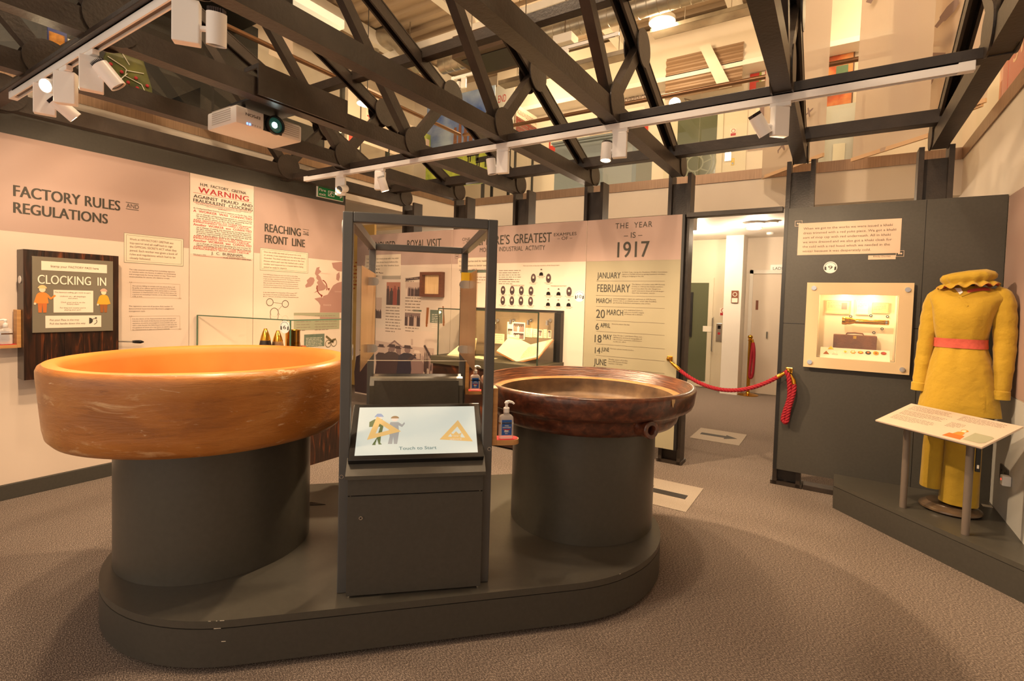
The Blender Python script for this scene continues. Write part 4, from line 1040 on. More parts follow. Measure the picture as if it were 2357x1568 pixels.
for i, (s, x1) in enumerate((('When we got to the works we were issued a khaki', 918), ('dress trimmed with a red yoke piece. We got a khaki', 948), ('sort of mop cap with red underneath. All in khaki', 900), ('we were dressed and we also got a khaki cloak for', 910), ('the cold with a red hood which we needed in the', 893), ('winter because it was desperately cold.', 720))):
    row(L, PB, ZW, s, 115 - i * 2, x1, 113 - i * 2, 193 + i * 40.6, 21, h=.0035)
row(L, PB, ZW, 'Emily Davies', 745, 900, 745, 440, 14, h=.0042)
L.build('quote_lettering', M_INK2, tp)
b = MB()
for x0, y0, x1, y1 in ((40, 113, 105, 163), (950, 380, 1024, 436)):
    q = rect(PB, ZW, x0, y0, x1, y1); b.frame(PB, *q, .0025, .004); b.ell(PB, q[0] * .62 + q[2] * .38, (q[1] + q[3]) / 2, .006, .006, .004, 12); b.ell(PB, q[0] * .35 + q[2] * .65, (q[1] + q[3]) / 2, .006, .006, .004, 12)
b.build('quote_mark', M_QC, tp)
disc_sign(PB, *PB.uv(*ZW(358, 532)), .045, '9', 'white round sign numbered 9 with headphones above the lit window')
# things shown in the lit window
PI_ = Plane((0, YB + D - .002, 0), (1, 0, 0), (0, 0, 1))
def doc(x0, y0, x1, y1, label, mcol, inner=None):
    r = rect(PI_, ZW, x0, y0, x1, y1); t = thing('framed_document', label, 'document', PI_.pt((r[0] + r[2]) / 2, r[1], .004))
    b = MB(); b.slab(PI_, *r, .002, .010); b.build('mount', mcol, t)
    q = inner and rect(PI_, ZW, *inner)
    if q:
        b = MB(); b.slab(PI_, *q, .010, .011); b.build('picture', M_SEP2, t)
    b = MB(); b.frame(PI_, r[0] + .004, r[1] + .004, r[2] - .004, r[3] - .004, .0015, .0106); b.build('rule', M_INK2, t)
    L = Letters(); L.greek(PI_, r[0] + .012, r[3] - .02, r[2] - (.06 if inner else .012), 4, .012, .005, 3, .0108); L.build('small_print', M_FAINT, t)
doc(318, 828, 540, 950, 'open paper document with a small portrait at top left in the lit window', mat('buff paper', (226, 200, 150), .7), (460, 850, 510, 910))
doc(590, 825, 712, 958, 'pale certificate shining in the middle of the lit window', M_CARD)
doc(735, 848, 890, 945, 'beige printed form at the top right in the lit window', mat('buff paper', (226, 200, 150), .7))
PT = Plane((0, YB + .10, 0), (1, 0, 0), (0, 0, 1))
t = thing('torch', 'long shiny brass torch held across the lit window', 'torch', PT.pt(*PT.uv(*ZW(670, 1030))))
a, c = PT.pt(*PT.uv(*ZW(462, 1012))), PT.pt(*PT.uv(*ZW(890, 1032))); d = (c - a).normalized(); Lg = (c - a).length
b = MB(); b.lathe([(0, .0), (.027, 0), (.030, .005), (.030, .03), (.027, .034), (.027, .05), (.017, .085)], a, 32, axis=d); b.build('head', M_BRASS, t, smooth=True)
b = MB(); b.lathe([(.017, .085), (.0185, .09), (.0185, Lg * .9), (.017, Lg * .905), (.0185, Lg * .91), (.0185, Lg - .004), (.012, Lg), (0, Lg)], a, 32, axis=d); b.build('barrel', M_BRASS, t, smooth=True)
b = MB(); b.lathe([(.0195, Lg * .92), (.0195, Lg * .955)], a, 28, axis=d); b.build('tail_ring', M_CHROME, t, smooth=True)
PA = Plane((0, YB + .16, 0), (1, 0, 0), (0, 0, 1))
t = thing('attache_case', 'small brown leather case with a handle in the lit window', 'case', PA.pt(*PA.uv(*ZW(580, 1255))))
M_LEA = mat('brown leather', (118, 74, 44), .55, noise=(14, .25), bump=(90, .3))
q = rect(PA, ZW, 387, 1132, 778, 1250)
b = MB(); b.slab(PA, q[0], HV0, q[2], q[3], -.035, .045, .005); b.build('body', M_LEA, t)
b = MB(); m_ = (q[0] + q[2]) / 2; b.tube([PA.pt(m_ - .058, q[3] - .002, 0), PA.pt(m_ - .05, q[3] + .012, 0), PA.pt(m_, q[3] + .016, 0), PA.pt(m_ + .05, q[3] + .012, 0), PA.pt(m_ + .058, q[3] - .002, 0)], [.004, .006, .0065, .006, .004], 10); b.build('handle', M_LEA, t, smooth=True)
b = MB(); b.slab(PA, m_ - .01, q[3] - .028, m_ + .01, q[3] - .006, .045, .048); b.build('clasp', M_BRASS, t)
t = thing('badge_ledge', 'sloping cream ledge for the badges at the foot of the lit window', 'ledge', (.12, YB + .05, HV0))
b = MB(); b.prism([(YB + .002, HV0), (YB + .085, HV0), (YB + .085, HV0 + .075)], -.095, .345, lambda u, v, h: V3((h, u, v))); b.build('ledge', M_CREAM, t)
PG = Plane((0, YB + .002, HV0), (1, 0, 0), (0, .083, .075))
gcol = [M_BRASS, mat('copper badge', (176, 110, 60), .25, .9), M_CHROME]
for k, (x, y) in enumerate(((362, 1260), (320, 1303), (398, 1308))):
    u, v = PG.uv(*ZW(x, y)); b = MB(); b.prism([(u - .019, v - .013), (u + .019, v - .013), (u, v + .02)], .0005, .004, PG.pt)
    o = b.build('triangular_badge', gcol[k], None); tag(o, ('topmost small gold triangular badge on the cream ledge', 'left small copper triangular badge on the cream ledge', 'right small silver triangular badge on the cream ledge')[k], 'badge', 'badges in the lit window')
bl = ['silver oval badge, first of the row on the cream ledge', 'gold star shaped badge, second of the row', 'flat bronze oval badge, third of the row', 'dark rimmed round badge, fourth of the row', 'large gold crown badge, fifth of the row', 'red and gold round badge, last of the row']
for k, x in enumerate((492, 562, 630, 699, 768, 838)):
    u, v = PG.uv(*ZW(x, 1296 + k * 3)); b = MB()
    if k == 1: b.prism([(u + (.019 if i % 2 == 0 else .012) * math.cos(i * PI / 6), v + (.019 if i % 2 == 0 else .012) * math.sin(i * PI / 6)) for i in range(12)], .0005, .004, PG.pt)
    else: b.ell(PG, u, v, .0175, (.0155, 0, .013, .0165, .019, .015)[k], .004, 24, .0005)
    t = thing('round_badge', bl[k], 'badge', PG.pt(u, v), 'badges in the lit window')
    b.build('rim', (M_CHROME, M_BRASS, gcol[1], M_DARK2, M_BRASS, gcol[1])[k], t)
    b = MB(); b.ell(PG, u, v, .009, .009, .0058, 20, .004); b.build('centre', (M_BRASS, M_CHROME, M_BRASS, mat('amber enamel', (196, 110, 30), .3), gcol[1], M_RED)[k], t)
for k, (x, y) in enumerate(((541, 973), (723, 967), (873, 976), (824, 1086), (750, 1120))):
    u, v = PI_.uv(*ZW(x, y)); t = thing('number_stud', 'small round dark number stud on the back of the lit window', 'stud', PI_.pt(u, v), 'number studs in the lit window')
    b = MB(); b.ell(PI_, u, v, .010, .010, .006, 16, .001); b.build('stud', M_DARK2, t)
    b = MB(); b.ell(PI_, u, v, .005, .005, .0066, 12); b.build('face', M_CARD, t)
point_light('window_lamp', (.05, YB + .12, 1.53), 1.2, (1, .72, .38), .02)
point_light('window_lamp', (.22, YB + .12, 1.53), 1.2, (1, .72, .38), .02)

# ------------------------------------------------------------ lit glass case in front of the portraits
t = thing('display_case', 'lit glass case of documents on dark timber below the portraits board', 'display case', (-3.0, 4.35, 0))
CX0, CX1, CY0, CZ0, CZ1 = -3.60, -2.36, 4.16, .845, 1.345
M_OLIVE = mat('dark olive paint', (70, 64, 48), .5)
b = MB(); b.box((CX0 - .03, CY0 - .03, .02), (CX1 + .03, YB - .002, .76)); b.build('timber_base', M_BURNT, t)
b = MB(); b.box((CX0 - .05, CY0 - .05, .76), (CX1 + .05, YB - .002, CZ0), .004); b.build('case_floor', M_OLIVE, t)
b = MB(); b.box((CX0 + .02, YB - .02, CZ0), (CX1 - .01, YB - .003, CZ1)); b.build('back_panel', mat('taupe panel', (128, 108, 82), .7), t)
b = MB(); b.box((-2.40, YB - .07, CZ0), (-2.325, YB - .002, CZ1)); b.box((CX0, YB - .03, CZ1), (-2.325, YB - .002, CZ1 + .022)); b.build('dark_frame', M_DARK2, t)
for lo, hi in (((CX0, CY0, CZ0), (CX0 + .008, YB - .02, CZ1)), ((CX1 - .008, CY0, CZ0), (CX1, YB - .075, CZ1)), ((CX0 + .008, CY0, CZ0), (CX1 - .008, CY0 + .008, CZ1)), ((CX0, CY0, CZ1), (CX1, YB - .03, CZ1 + .008))):
    b = MB(); b.box(lo, hi); b.build('glass_pane', M_GLASS, t)
b = MB()
for x in (CX0 + .004, CX1 - .004): b.bar((x, CY0 + .004, CZ0), (x, CY0 + .004, CZ1), .011, .011, (1, 0, 0))
b.bar((CX0, CY0 + .004, CZ1 + .004), (CX1, CY0 + .004, CZ1 + .004), .011, .011)
b.build('glass_edge', mat('dark glass edge', (40, 52, 42), .2), t)
for k, x in enumerate((935, 1140, 1365, 1610)):
    p = on_axis(1, YB - .02, *ZP(x, 772)); q = on_axis(1, YB - .10, *ZP(x - 45, 778 + k * 6))
    b = MB(); b.lathe([(0, 0), (.022, 0), (.018, .018), (0, .018)], p, 20, axis=(0, -1, 0)); m_ = b.build('lamp_mount', M_CHROME, t)
    b = MB(); b.tube([p, q], .005, 8); b.tube([q + V3((0, 0, .02)), q - V3((0, 0, .03))], [.016, .019], 16); b.build('lamp_head', M_CHROME, m_, smooth=True)
    if k in (1, 2): point_light('case_lamp', q - V3((0, .02, .05)), .9, (1, .66, .26), .015)
point_light('case_lamp', (-3.4, 4.4, 1.30), .8, (1, .66, .26), .015)
PQ = Plane((0, YB - .02, 0), (1, 0, 0), (0, 0, 1))
M_LITP = mat('warm paper', (240, 222, 178), .7)
def card(x0, y0, x1, y1, label, name='paper_card', m=M_LITP, photos=()):
    r = rect(PQ, ZP, x0, y0, x1, y1); t = thing(name, label, 'document', PQ.pt(r[0], r[1]))
    b = MB(); b.slab(PQ, *r, .001, .005); b.build('sheet', m, t)
    for q in photos:
        q = rect(PQ, ZP, *q); b = MB(); b.slab(PQ, *q, .005, .006); b.build('photograph', M_SEP, t); crowd(t, PQ, q, 5, int(q[1] * 999), [M_SEP4, M_SEP2], .0066, .75)
    if not photos:
        L = Letters(); L.greek(PQ, r[0] + .012, r[3] - .025, r[2] - .012, 4, .02, .008, int(abs(r[0]) * 99), .0056); L.build('small_print', M_FAINT, t)
card(1055, 788, 1284, 1005, 'white card with three dark photographs in the lit case', 'photo_card', M_CARD, ((1135, 808, 1272, 912), (1062, 878, 1120, 950), (1135, 930, 1266, 1000)))
card(880, 938, 1016, 1068, 'plain lined paper at the left, behind the open book')
card(1290, 868, 1382, 985, 'cream medal card just right of the photo card')
card(1388, 878, 1440, 988, 'narrow cream card near the glass corner'); card(1452, 888, 1512, 995, 'cream card with picture right of the glass corner', photos=((1462, 900, 1500, 970),))
card(1520, 885, 1566, 998, 'pale card second from the right end of the case'); card(1574, 895, 1620, 1000, 'framed card at the right end of the case', photos=((1582, 905, 1612, 985),))
t = thing('open_book', 'large open ledger glowing on a clear cradle in the lit case', 'book', (-2.85, 4.4, CZ0))
s0, s1 = on_axis(1, 4.47, *ZP(1352, 1082)), on_axis(1, 4.27, *ZP(1170, 1302))
l0, l1 = on_axis(1, 4.52, *ZP(1100, 955)), on_axis(1, 4.30, *ZP(912, 1162))
r0, r1 = on_axis(1, 4.50, *ZP(1635, 1010)), on_axis(1, 4.27, *ZP(1440, 1242))
for nm, (p0, p1, p2, p3) in (('left_page', (s0, s1, l1, l0)), ('right_page', (s1, s0, r0, r1))):
    n_ = (p1 - p0).cross(p2 - p0).normalized(); n_ = n_ if n_.z > 0 else -n_
    b = MB(); b.hexa([p - n_ * .014 for p in (p0, p1, p2, p3)] + [p for p in (p0, p1, p2, p3)]); o = b.build('page_block', M_LITP, t)
    b = MB(); e_ = [p0 + (p0 - p2) * .02, p1 + (p1 - p3) * .02, p2 + (p2 - p0) * .02, p3 + (p3 - p1) * .02]; b.hexa([p - n_ * .022 for p in e_] + [p - n_ * .0145 for p in e_]); b.build('cover', mat('tan cover', (190, 120, 60), .5), t)
    uu = (p3 - p0).normalized() if nm == 'right_page' else (p0 - p3).normalized()
    pp = Plane(p0 if nm == 'right_page' else p3, uu, (p0 - p1) - uu * (p0 - p1).dot(uu)); 
    W_ = (p3 - p0).length; H_ = (p0 - p1).length
    L = Letters(); L.greek(pp, W_ * .14, -H_ * .18, W_ * .86, 9, H_ * .075, H_ * .03, 4, .0015 if pp.n.dot(n_) > 0 else -.0015); L.build('handwriting', mat('faint ink', (170, 140, 90), .7), o)
b = MB(); b.tube([s1 + V3((-.1, .02, -.03)), (s1.x - .08, s1.y, CZ0 + .004), (s1.x + .12, s1.y, CZ0 + .004), s1 + V3((.14, .02, .0))], .003, 6); b.build('cradle', M_CHROME, t)
t = thing('paper_sheet', 'cream sheets lying flat on the case floor left of the ledger', 'document', (-3.2, 4.3, CZ0))
b = MB(); b.prism([(-3.25, 4.24), (-2.98, 4.2), (-2.95, 4.36), (-3.22, 4.40)], CZ0 + .001, CZ0 + .006, lambda u, v, h: V3((u, v, h))); b.build('sheet', M_LITP, t)
t = thing('paper_stand', 'cream book leaning open at the left end of the lit case', 'book', (-3.45, 4.4, CZ0))
b = MB(); b.hexa([(-3.52, 4.22, CZ0 + .001), (-3.28, 4.22, CZ0 + .001), (-3.28, 4.40, CZ0 + .001), (-3.52, 4.40, CZ0 + .001), (-3.5, 4.22, CZ0 + .012), (-3.28, 4.22, CZ0 + .03), (-3.28, 4.44, CZ0 + .19), (-3.40, 4.44, CZ0 + .19)]); b.build('book', M_LITP, t)

# lit manuscript board far beyond the left end of the back boards
t = thing('manuscript_board', 'glowing yellow manuscript board glimpsed left of the royal visit board', 'display board', (-6.7, 5.62, 1.2))
PMN = Plane((0, 5.6, 0), (1, 0, 0), (0, 0, 1))
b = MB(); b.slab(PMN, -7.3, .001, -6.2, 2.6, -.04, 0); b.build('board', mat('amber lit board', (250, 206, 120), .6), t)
L = Letters(); L.greek(PMN, -7.1, 1.98, -6.3, 8, .06, .045, 4); L.build('handwriting', mat('red orange ink', (214, 110, 40), .6), t)

# ------------------------------------------------------------ central plinth, pedestals and acid pans
KC = V3((-1.918, 2.060, 0)); TH = math.radians(43.5)
EV = V3((math.cos(TH), math.sin(TH), 0)); NV = V3((EV.y, -EV.x, 0))
KM = Matrix.Translation(KC) @ Matrix.Rotation(TH, 4, 'Z')
PX1, PX2, PR = V3((-2.402, 1.547, 0)), V3((-1.442, 2.534, 0)), .719
def stadium(r, n=40):
    d = (PX2 - PX1).normalized(); q = V3((-d.y, d.x, 0)); out = []
    for c, s in ((PX2, 1), (PX1, -1)):
        for k in range(n + 1):
            a = PI * k / n - PI / 2
            p = c + (d * math.cos(a) + q * math.sin(a)) * r * s
            out.append((p.x, p.y))
    return out
cvp = lambda u, v, h: V3((u, v, h))
t = thing('plinth', 'large dark grey rounded plinth carrying the two clay pans', 'plinth', (-1.92, 2.04, 0))
b = MB(); b.prism(stadium(PR - .045), 0, .03, cvp); b.build('recessed_foot', M_DARK2, t)
b = MB(); b.prism(stadium(PR), .022, .170, cvp); b.build('side', M_DARK, t, smooth=True)
b = MB(); b.prism(stadium(PR - .006), .170, .174, cvp); b.build('shadow_gap', M_DARK2, t)
M_PTOP = mat('satin charcoal top', (74, 71, 64), .34, noise=(40, .06))
b = MB(); b.prism(stadium(PR), .174, .203, cvp); b.build('top', M_PTOP, t, smooth=True)
b = MB(); rnd = random.Random(4)
edge = stadium(PR + .0006, 60)
for k in range(26):
    i = rnd.choice([rnd.randrange(60, 110), rnd.randrange(3, 50), 119, 118]) ; (x0, y0), (x1, y1) = edge[i % len(edge)], edge[(i + 1) % len(edge)]
    f = rnd.uniform(0, .9); w = rnd.uniform(.06, .35) * .04; p = V3((x0 + (x1 - x0) * f, y0 + (y1 - y0) * f, rnd.choice([.2015, .2015, .172, .12])))
    d = V3((x1 - x0, y1 - y0, 0)).normalized(); b.face([p, p + d * w, p + d * w + V3((0, 0, .0025)), p + V3((0, 0, .003))])
b.build('paint_chips', M_CARD, t)
# a small scuffed strip on the long straight front edge
def pedestal(c, r, z1, label):
    t = thing('pedestal', label, 'pedestal', (c[0], c[1], .203))
    b = MB(); b.lathe([(0, .2035), (r, .2035), (r, z1), (0, z1)], (c[0], c[1], 0), 72); b.build('drum', M_PTOP, t, smooth=True)
    b = MB(); b.box((c[0] - .0015 - r * .7071, c[1] + r * .7071 - .001, .21), (c[0] + .0015 - r * .7071, c[1] + r * .7071 + .001, z1 - .01)); b.build('seam', M_DARK2, t)
CL, CR = (-2.580, 1.345), (-1.229, 2.735)
pedestal(CL, .425, .797, 'dark grey drum under the large tan clay pan'); pedestal(CR, .411, .784, 'dark grey drum under the smaller dark brown pan')
def clay():
    """salt glaze: orange brown with cloudy patches, thin level drag marks and pale scuffs"""
    m = ramp_mat('salt glazed tan clay', [(.25, (136, 80, 28)), (.48, (172, 106, 38)), (.75, (196, 134, 64))], 3.4, (1, 1, 2.2), .36, 8, .0, .4, coat=.35)
    nt = m.node_tree; b = nt.nodes['Principled BSDF']; src = b.inputs['Base Color'].links[0].from_socket
    tc = nt.nodes.new('ShaderNodeTexCoord'); heights = []
    for scale, stretch, lo, hi, col, amt in ((5.0, (1, 1, 9), .55, .72, (104, 58, 22), .6), (4.0, (1, 1, 5), .585, .70, (220, 180, 132), .7), (9.0, (1, 1, 3.5), .62, .69, (230, 200, 160), .8)):
        mp = nt.nodes.new('ShaderNodeMapping'); mp.inputs['Scale'].default_value = stretch; mp.inputs['Location'].default_value = (scale, 1.7 * scale, 0)
        n = nt.nodes.new('ShaderNodeTexNoise'); n.inputs['Scale'].default_value = scale; n.inputs['Detail'].default_value = 10; n.inputs['Roughness'].default_value = .68; n.inputs['Distortion'].default_value = .6
        nt.links.new(tc.outputs['Object'], mp.inputs[0]); nt.links.new(mp.outputs[0], n.inputs['Vector'])
        mr = nt.nodes.new('ShaderNodeMapRange'); mr.inputs[1].default_value = lo; mr.inputs[2].default_value = hi; mr.inputs[4].default_value = amt
        nt.links.new(n.outputs['Fac'], mr.inputs[0])
        mx = nt.nodes.new('ShaderNodeMix'); mx.data_type = 'RGBA'; mx.inputs[7].default_value = lin(col)
        nt.links.new(mr.outputs[0], mx.inputs[0]); nt.links.new(src, mx.inputs[6]); src = mx.outputs[2]; heights.append(n.outputs['Fac'])
    nt.links.new(src, b.inputs['Base Color'])
    bp = nt.nodes.new('ShaderNodeBump'); bp.inputs['Strength'].default_value = .45; bp.inputs['Distance'].default_value = .012
    nt.links.new(heights[1], bp.inputs['Height']); nt.links.new(bp.outputs[0], b.inputs['Normal'])
    return m
M_CLAY = clay()
M_CLAYI = ramp_mat('ochre clay inside', [(.3, (200, 118, 44)), (.7, (216, 140, 62))], 2.5, rough=.55, detail=5, bump=.1)
t = thing('acid_pan', 'large tan glazed clay pan on the left drum of the plinth', 'clay pan', (CL[0], CL[1], .798))
cc = (-2.588, 1.315, 0)
def wob(b, amp, k1=3, k2=7):
    for v in b.bm.verts:
        a = math.atan2(v.co.y - cc[1], v.co.x - cc[0]); s = 1 + amp * (math.sin(k1 * a + 1) + .6 * math.sin(k2 * a + v.co.z * 14))
        v.co.x = cc[0] + (v.co.x - cc[0]) * s; v.co.y = cc[1] + (v.co.y - cc[1]) * s
b = MB(); b.lathe([(0, .798), (.575, .798), (.600, .806), (.618, .828), (.626, .87), (.632, .95), (.638, 1.03), (.643, 1.08), (.644, 1.108), (.638, 1.124), (.624, 1.134)], cc, 96); wob(b, .0025); b.build('glazed_wall', M_CLAY, t, smooth='full')
b = MB(); b.lathe([(.624, 1.134), (.600, 1.137), (.580, 1.133), (.569, 1.122), (.562, 1.09), (.552, .98), (.535, .90), (.50, .862), (.40, .85), (0, .848)], cc, 96); wob(b, .0025); b.build('interior', M_CLAYI, t, smooth='full')
M_BGL = ramp_mat('dark brown glaze', [(.25, (46, 22, 15)), (.5, (84, 42, 27)), (.66, (112, 60, 37)), (.8, (150, 100, 68))], 26, (1, 1, 1.3), .30, 10, .3, .3, coat=.5)
M_RIDGE = ramp_mat('ridged brown glaze', [(.3, (54, 28, 16)), (.55, (104, 58, 32)), (.8, (140, 90, 54))], 26, (.3, .3, 5), .32, 6, .4, 0, coat=.4)
M_DUST = ramp_mat('dusty brown inside', [(.3, (66, 46, 28)), (.55, (98, 72, 46)), (.8, (132, 104, 70))], 9, rough=.6, detail=9, bump=.25)
t = thing('acid_pan', 'smaller dark brown glazed pan with a chipped lip on the right drum', 'clay pan', (CR[0], CR[1], .785))
c2 = (-1.228, 2.742, 0)
b = MB(); b.lathe([(0, .785), (.47, .785), (.505, .792), (.522, .812), (.532, .845), (.536, .868), (.548, .876), (.575, .880), (.598, .892), (.608, .915), (.614, .96), (.618, .985), (.614, .998), (.600, 1.003)], c2, 96); b.build('body', M_BGL, t, smooth='full')
prof = [(.600, 1.003), (.588, 1.003)]
for k in range(9):
    r_ = .586 - k * .0042; z_ = .998 - k * .0062; prof += [(r_, z_), (r_ - .0005, z_ - .004)]
prof += [(.545, .940)]
b = MB(); b.lathe(prof, c2, 96); b.build('ridged_lip', M_RIDGE, t, smooth='full')
b = MB(); b.lathe([(.545, .940), (.540, .937), (.515, .936), (.508, .932)], c2, 96); b.build('inner_ledge', ramp_mat('cream ledge glaze', [(.3, (150, 104, 58)), (.7, (186, 140, 90))], 10, rough=.35, coat=.3), t, smooth='full')
b = MB(); b.lathe([(.508, .932), (.498, .90), (.49, .85), (.47, .825), (.3, .82), (0, .82)], c2, 96); b.build('interior', M_DUST, t, smooth='full')
def project(p):
    c = W2C @ (V3(p) - CAM); return FPX * c.x / c.z + CXP, FPX * c.y / c.z + CYP
best = min((abs(project((c2[0] + .54 * math.cos(a), c2[1] + .54 * math.sin(a), .842))[0] - 1482), a) for a in [math.radians(x * .5) for x in range(-200, 60)] if (V3((math.cos(a), math.sin(a), 0)).dot(V3((c2[0], c2[1], 0))) < 0))[1]
ax = V3((math.cos(best), math.sin(best), 0)); so = V3(c2) + ax * .52 + V3((0, 0, .846))
b = MB(); b.lathe([(.050, 0), (.046, .02), (.040, .035), (.039, .048), (.044, .052), (.044, .076), (.040, .080), (.024, .080), (.021, .076), (.020, .03), (0, .03)], so, 32, axis=ax); b.build('spigot', M_BGL, t, smooth=True)
cha = math.atan2(3.0 - c2[1], -.72 - c2[0]) - .32
best2 = min((abs(project((c2[0] + .617 * math.cos(a), c2[1] + .617 * math.sin(a), .985))[0] - 1549) + (0 if V3((math.cos(a), math.sin(a), 0)).dot(V3((c2[0], c2[1], 0))) < 0.35 else 999), a) for a in [math.radians(x * .5) for x in range(-180, 180)])[1]
b = MB()
da = [(-.016, .972), (-.006, .955), (.004, .950), (.010, .968), (.022, .975), (.024, .990), (-.020, .992)]
b.face([V3((c2[0] + .6195 * math.cos(best2 + x), c2[1] + .6195 * math.sin(best2 + x), z)) for x, z in da]); b.build('chip', mat('raw clay chip', (206, 176, 128), .8), t)

# ------------------------------------------------------------ touchscreen stand: steel frame, kiosks, clear screens
M_FRAME = mat('dark grey steel frame', (86, 86, 86), .38, .25, noise=(8, .08))
t = thing('exhibit_frame', 'tall dark steel frame standing across the plinth between the pans', 'steel frame', (KC.x, KC.y, .203))
HX, HY, FZ, FT = .321, .637, 1.798, .042
for x in (-1, 1):
    for y in (-1, 1):
        b = MB(KM); b.box((min(x * HX, x * (HX - FT)), min(y * HY, y * (HY - FT)), .2035), (max(x * HX, x * (HX - FT)), max(y * HY, y * (HY - FT)), FZ), .004); b.build('post', M_FRAME, t)
        if y == -1:
            b = MB(KM); b.lathe([(.006, 0), (.0085, 0), (.0085, .0016), (.006, .0016)], (x * (HX - .012), y * (HY + .0003), .70 + .05 * (x + 1)), 16, axis=(0, -1, 0)); b.build('bolt_cap', M_CHROME, t)
for y in (-1, 1):
    b = MB(KM); b.box((-HX + FT, min(y * HY, y * (HY - FT)), FZ - FT), (HX - FT, max(y * HY, y * (HY - FT)), FZ), .004); b.build('top_rail', M_FRAME, t)
for x in (-1, 1):
    b = MB(KM); b.box((min(x * HX, x * (HX - FT)), -HY + FT, FZ - FT), (max(x * HX, x * (HX - FT)), HY - FT, FZ), .004); b.build('side_rail', M_FRAME, t)
    b = MB(KM); b.box((min(x * (HX - .043), x * (HX - .046)), HY - .035, 1.10), (max(x * (HX - .043), x * (HX - .046)), HY - .008, 1.55), .001); b.build('fixing_strip', M_DARK2, t)
    for z in (1.16, 1.46):
        b = MB(KM); b.lathe([(0, 0), (.006, 0), (.006, .002), (0, .002)], (x * (HX - .02), HY - FT - .0005, z), 14, axis=(0, -1, 0)); b.build('screw_head', M_CHROME, t)
M_SIDE = glass_mat('brown sheen acrylic', (.92, .88, .82), 2.2, .28, 1.5, (.66, .50, .36))  # clear acrylic; its warm brown reflection is put into the gloss and tint colours
for x, lb in ((-1, 'clear acrylic side panel with silver clamps, left in the steel frame'), (1, 'clear acrylic side panel with silver clamps, right in the steel frame')):
    t = thing('acrylic_panel', lb, 'clear panel', KM @ V3((x * .278, 0, 1.09)))
    b = MB(KM); b.box((x * .278 - .0025, -.30, 1.09), (x * .278 + .0025, HY - .045, 1.60)); b.build('sheet', M_SIDE, t)
    for z in (1.17, 1.535):
        b = MB(KM)
        pr = [(.0, -.022), (.034, -.022)] + [(.034 + .022 * math.cos(a), .022 * math.sin(a)) for a in [-PI / 2 + PI * k / 10 for k in range(11)]] + [(0, .022)]
        b.prism([(x * (.2745 - u), z + v) for u, v in pr], .035, .052, lambda u, v, h: V3((u, h, v))); b.build('glass_clamp', M_CHROME, t)
t = thing('clear_screen', 'upright clear acrylic screen hanging across the steel frame', 'clear panel', KM @ V3((0, .058, 1.10)))
b = MB(KM); b.box((-.273, .056, 1.102), (.273, .060, 1.625)); b.build('sheet', M_ACRYL, t)
b = MB(KM); b.box((-.273, .0555, 1.1005), (.273, .0605, 1.1035)); b.build('bottom_edge', mat('pale acrylic edge', (226, 216, 196), .2), t)
PSH = Plane(KM @ V3((0, .056, 0)), EV, (0, 0, 1))
u0, v1 = PSH.uv(1062, 627); u1 = PSH.uv(1089, 627)[0]; v0 = PSH.uv(1062, 657)[1]
b = MB(); b.slab(PSH, u0, v0, u1, v1, .0005, .0012); tag(b.build('sticky_note', M_YELL), 'square yellow sticky note on the clear screen', 'sticky note')

KROT = TH
def make_kiosk():
    t = thing('touchscreen_kiosk', '', 'touchscreen kiosk', (KC.x, KC.y, .2035)); t.rotation_euler = (0, 0, KROT)
    z0 = .2035
    b = MB(); b.box((-.268, -.673, .005), (.268, -.40, .425), .003); b.build('cabinet', M_DARK, t, local=True)
    b = MB(); b.box((-.28, -.677, .008), (.28, -.673, .424), .001); d_ = b.build('door', M_DARK, t, local=True)
    b = MB(); b.lathe([(.004, 0), (.008, 0), (.008, .003), (.004, .003)], (-.225, -.677, .335), 18, axis=(0, -1, 0)); b.build('lock', M_CHROME, d_, local=True)
    b = MB(); b.box((-.28, -.677, .429), (.28, -.40, .503), .001); b.build('drawer', M_DARK, t, local=True)
    b = MB(); yz_ = [(-.70, .503), (-.70, .518), (-.440, .752), (-.425, .742), (-.40, .70), (-.40, .503)]
    b.prism(yz_, -.287, .287, lambda u, v, h: V3((h, u, v))); b.build('desk_top', M_PTOP, t, local=True)
    b = MB(); b.box((-.26, -.398, .02), (.26, -.39, .735), .002); b.build('back_plate', M_DARK, t, local=True)
    # monitor lying on the slope
    o = V3((0, -.676, .572)); vv = V3((0, .205, .190)).normalized(); nn = V3((0, -vv.z, vv.y))
    pl = Plane(o, (1, 0, 0), vv); H_ = .281
    b = MB(); b.slab(pl, -.281, 0, .281, H_, -.030, .004, .003); mo = b.build('monitor', M_BLACK, t, local=True)
    b = MB(); b.slab(pl, -.27, .01, .27, H_ - .01, -.058, -.030); b.build('mounting_box', M_DARK2, mo, local=True)
    return t, mo, pl
kio, moni, pls = make_kiosk()
tag(kio, 'front touchscreen kiosk showing Touch to Start between the pans', 'touchscreen kiosk')
k2 = copy_tree(kio); k2.rotation_euler = (0, 0, KROT + PI); tag(k2, 'rear kiosk facing away behind the clear screen')
M_SCR = mat('lit screen', (120, 120, 112), .3, emit=((214, 220, 206), .62))
pw = Plane(KM @ (pls.o + V3((0, 0, .2035))), KM.to_3x3() @ pls.u, KM.to_3x3() @ pls.v)   # the same face in the place
pwf, plf = pw.off(.004), pls.off(.0045)
ZS = zoom(770, 900, 3.136)
c00, c10, c11, c01 = (pwf.uv(*ZS(*q)) for q in ((134, 474), (1040, 440), (1002, 108), (190, 124)))
su0, su1, sv0, sv1 = (c00[0] + c01[0]) / 2, (c10[0] + c11[0]) / 2, (c00[1] + c10[1]) / 2, (c01[1] + c11[1]) / 2
b = MB(); b.poly(plf, [(su0, sv0), (su1, sv0), (su1, sv1), (su0, sv1)], 0); scr = b.build('screen', M_SCR, moni, local=True)
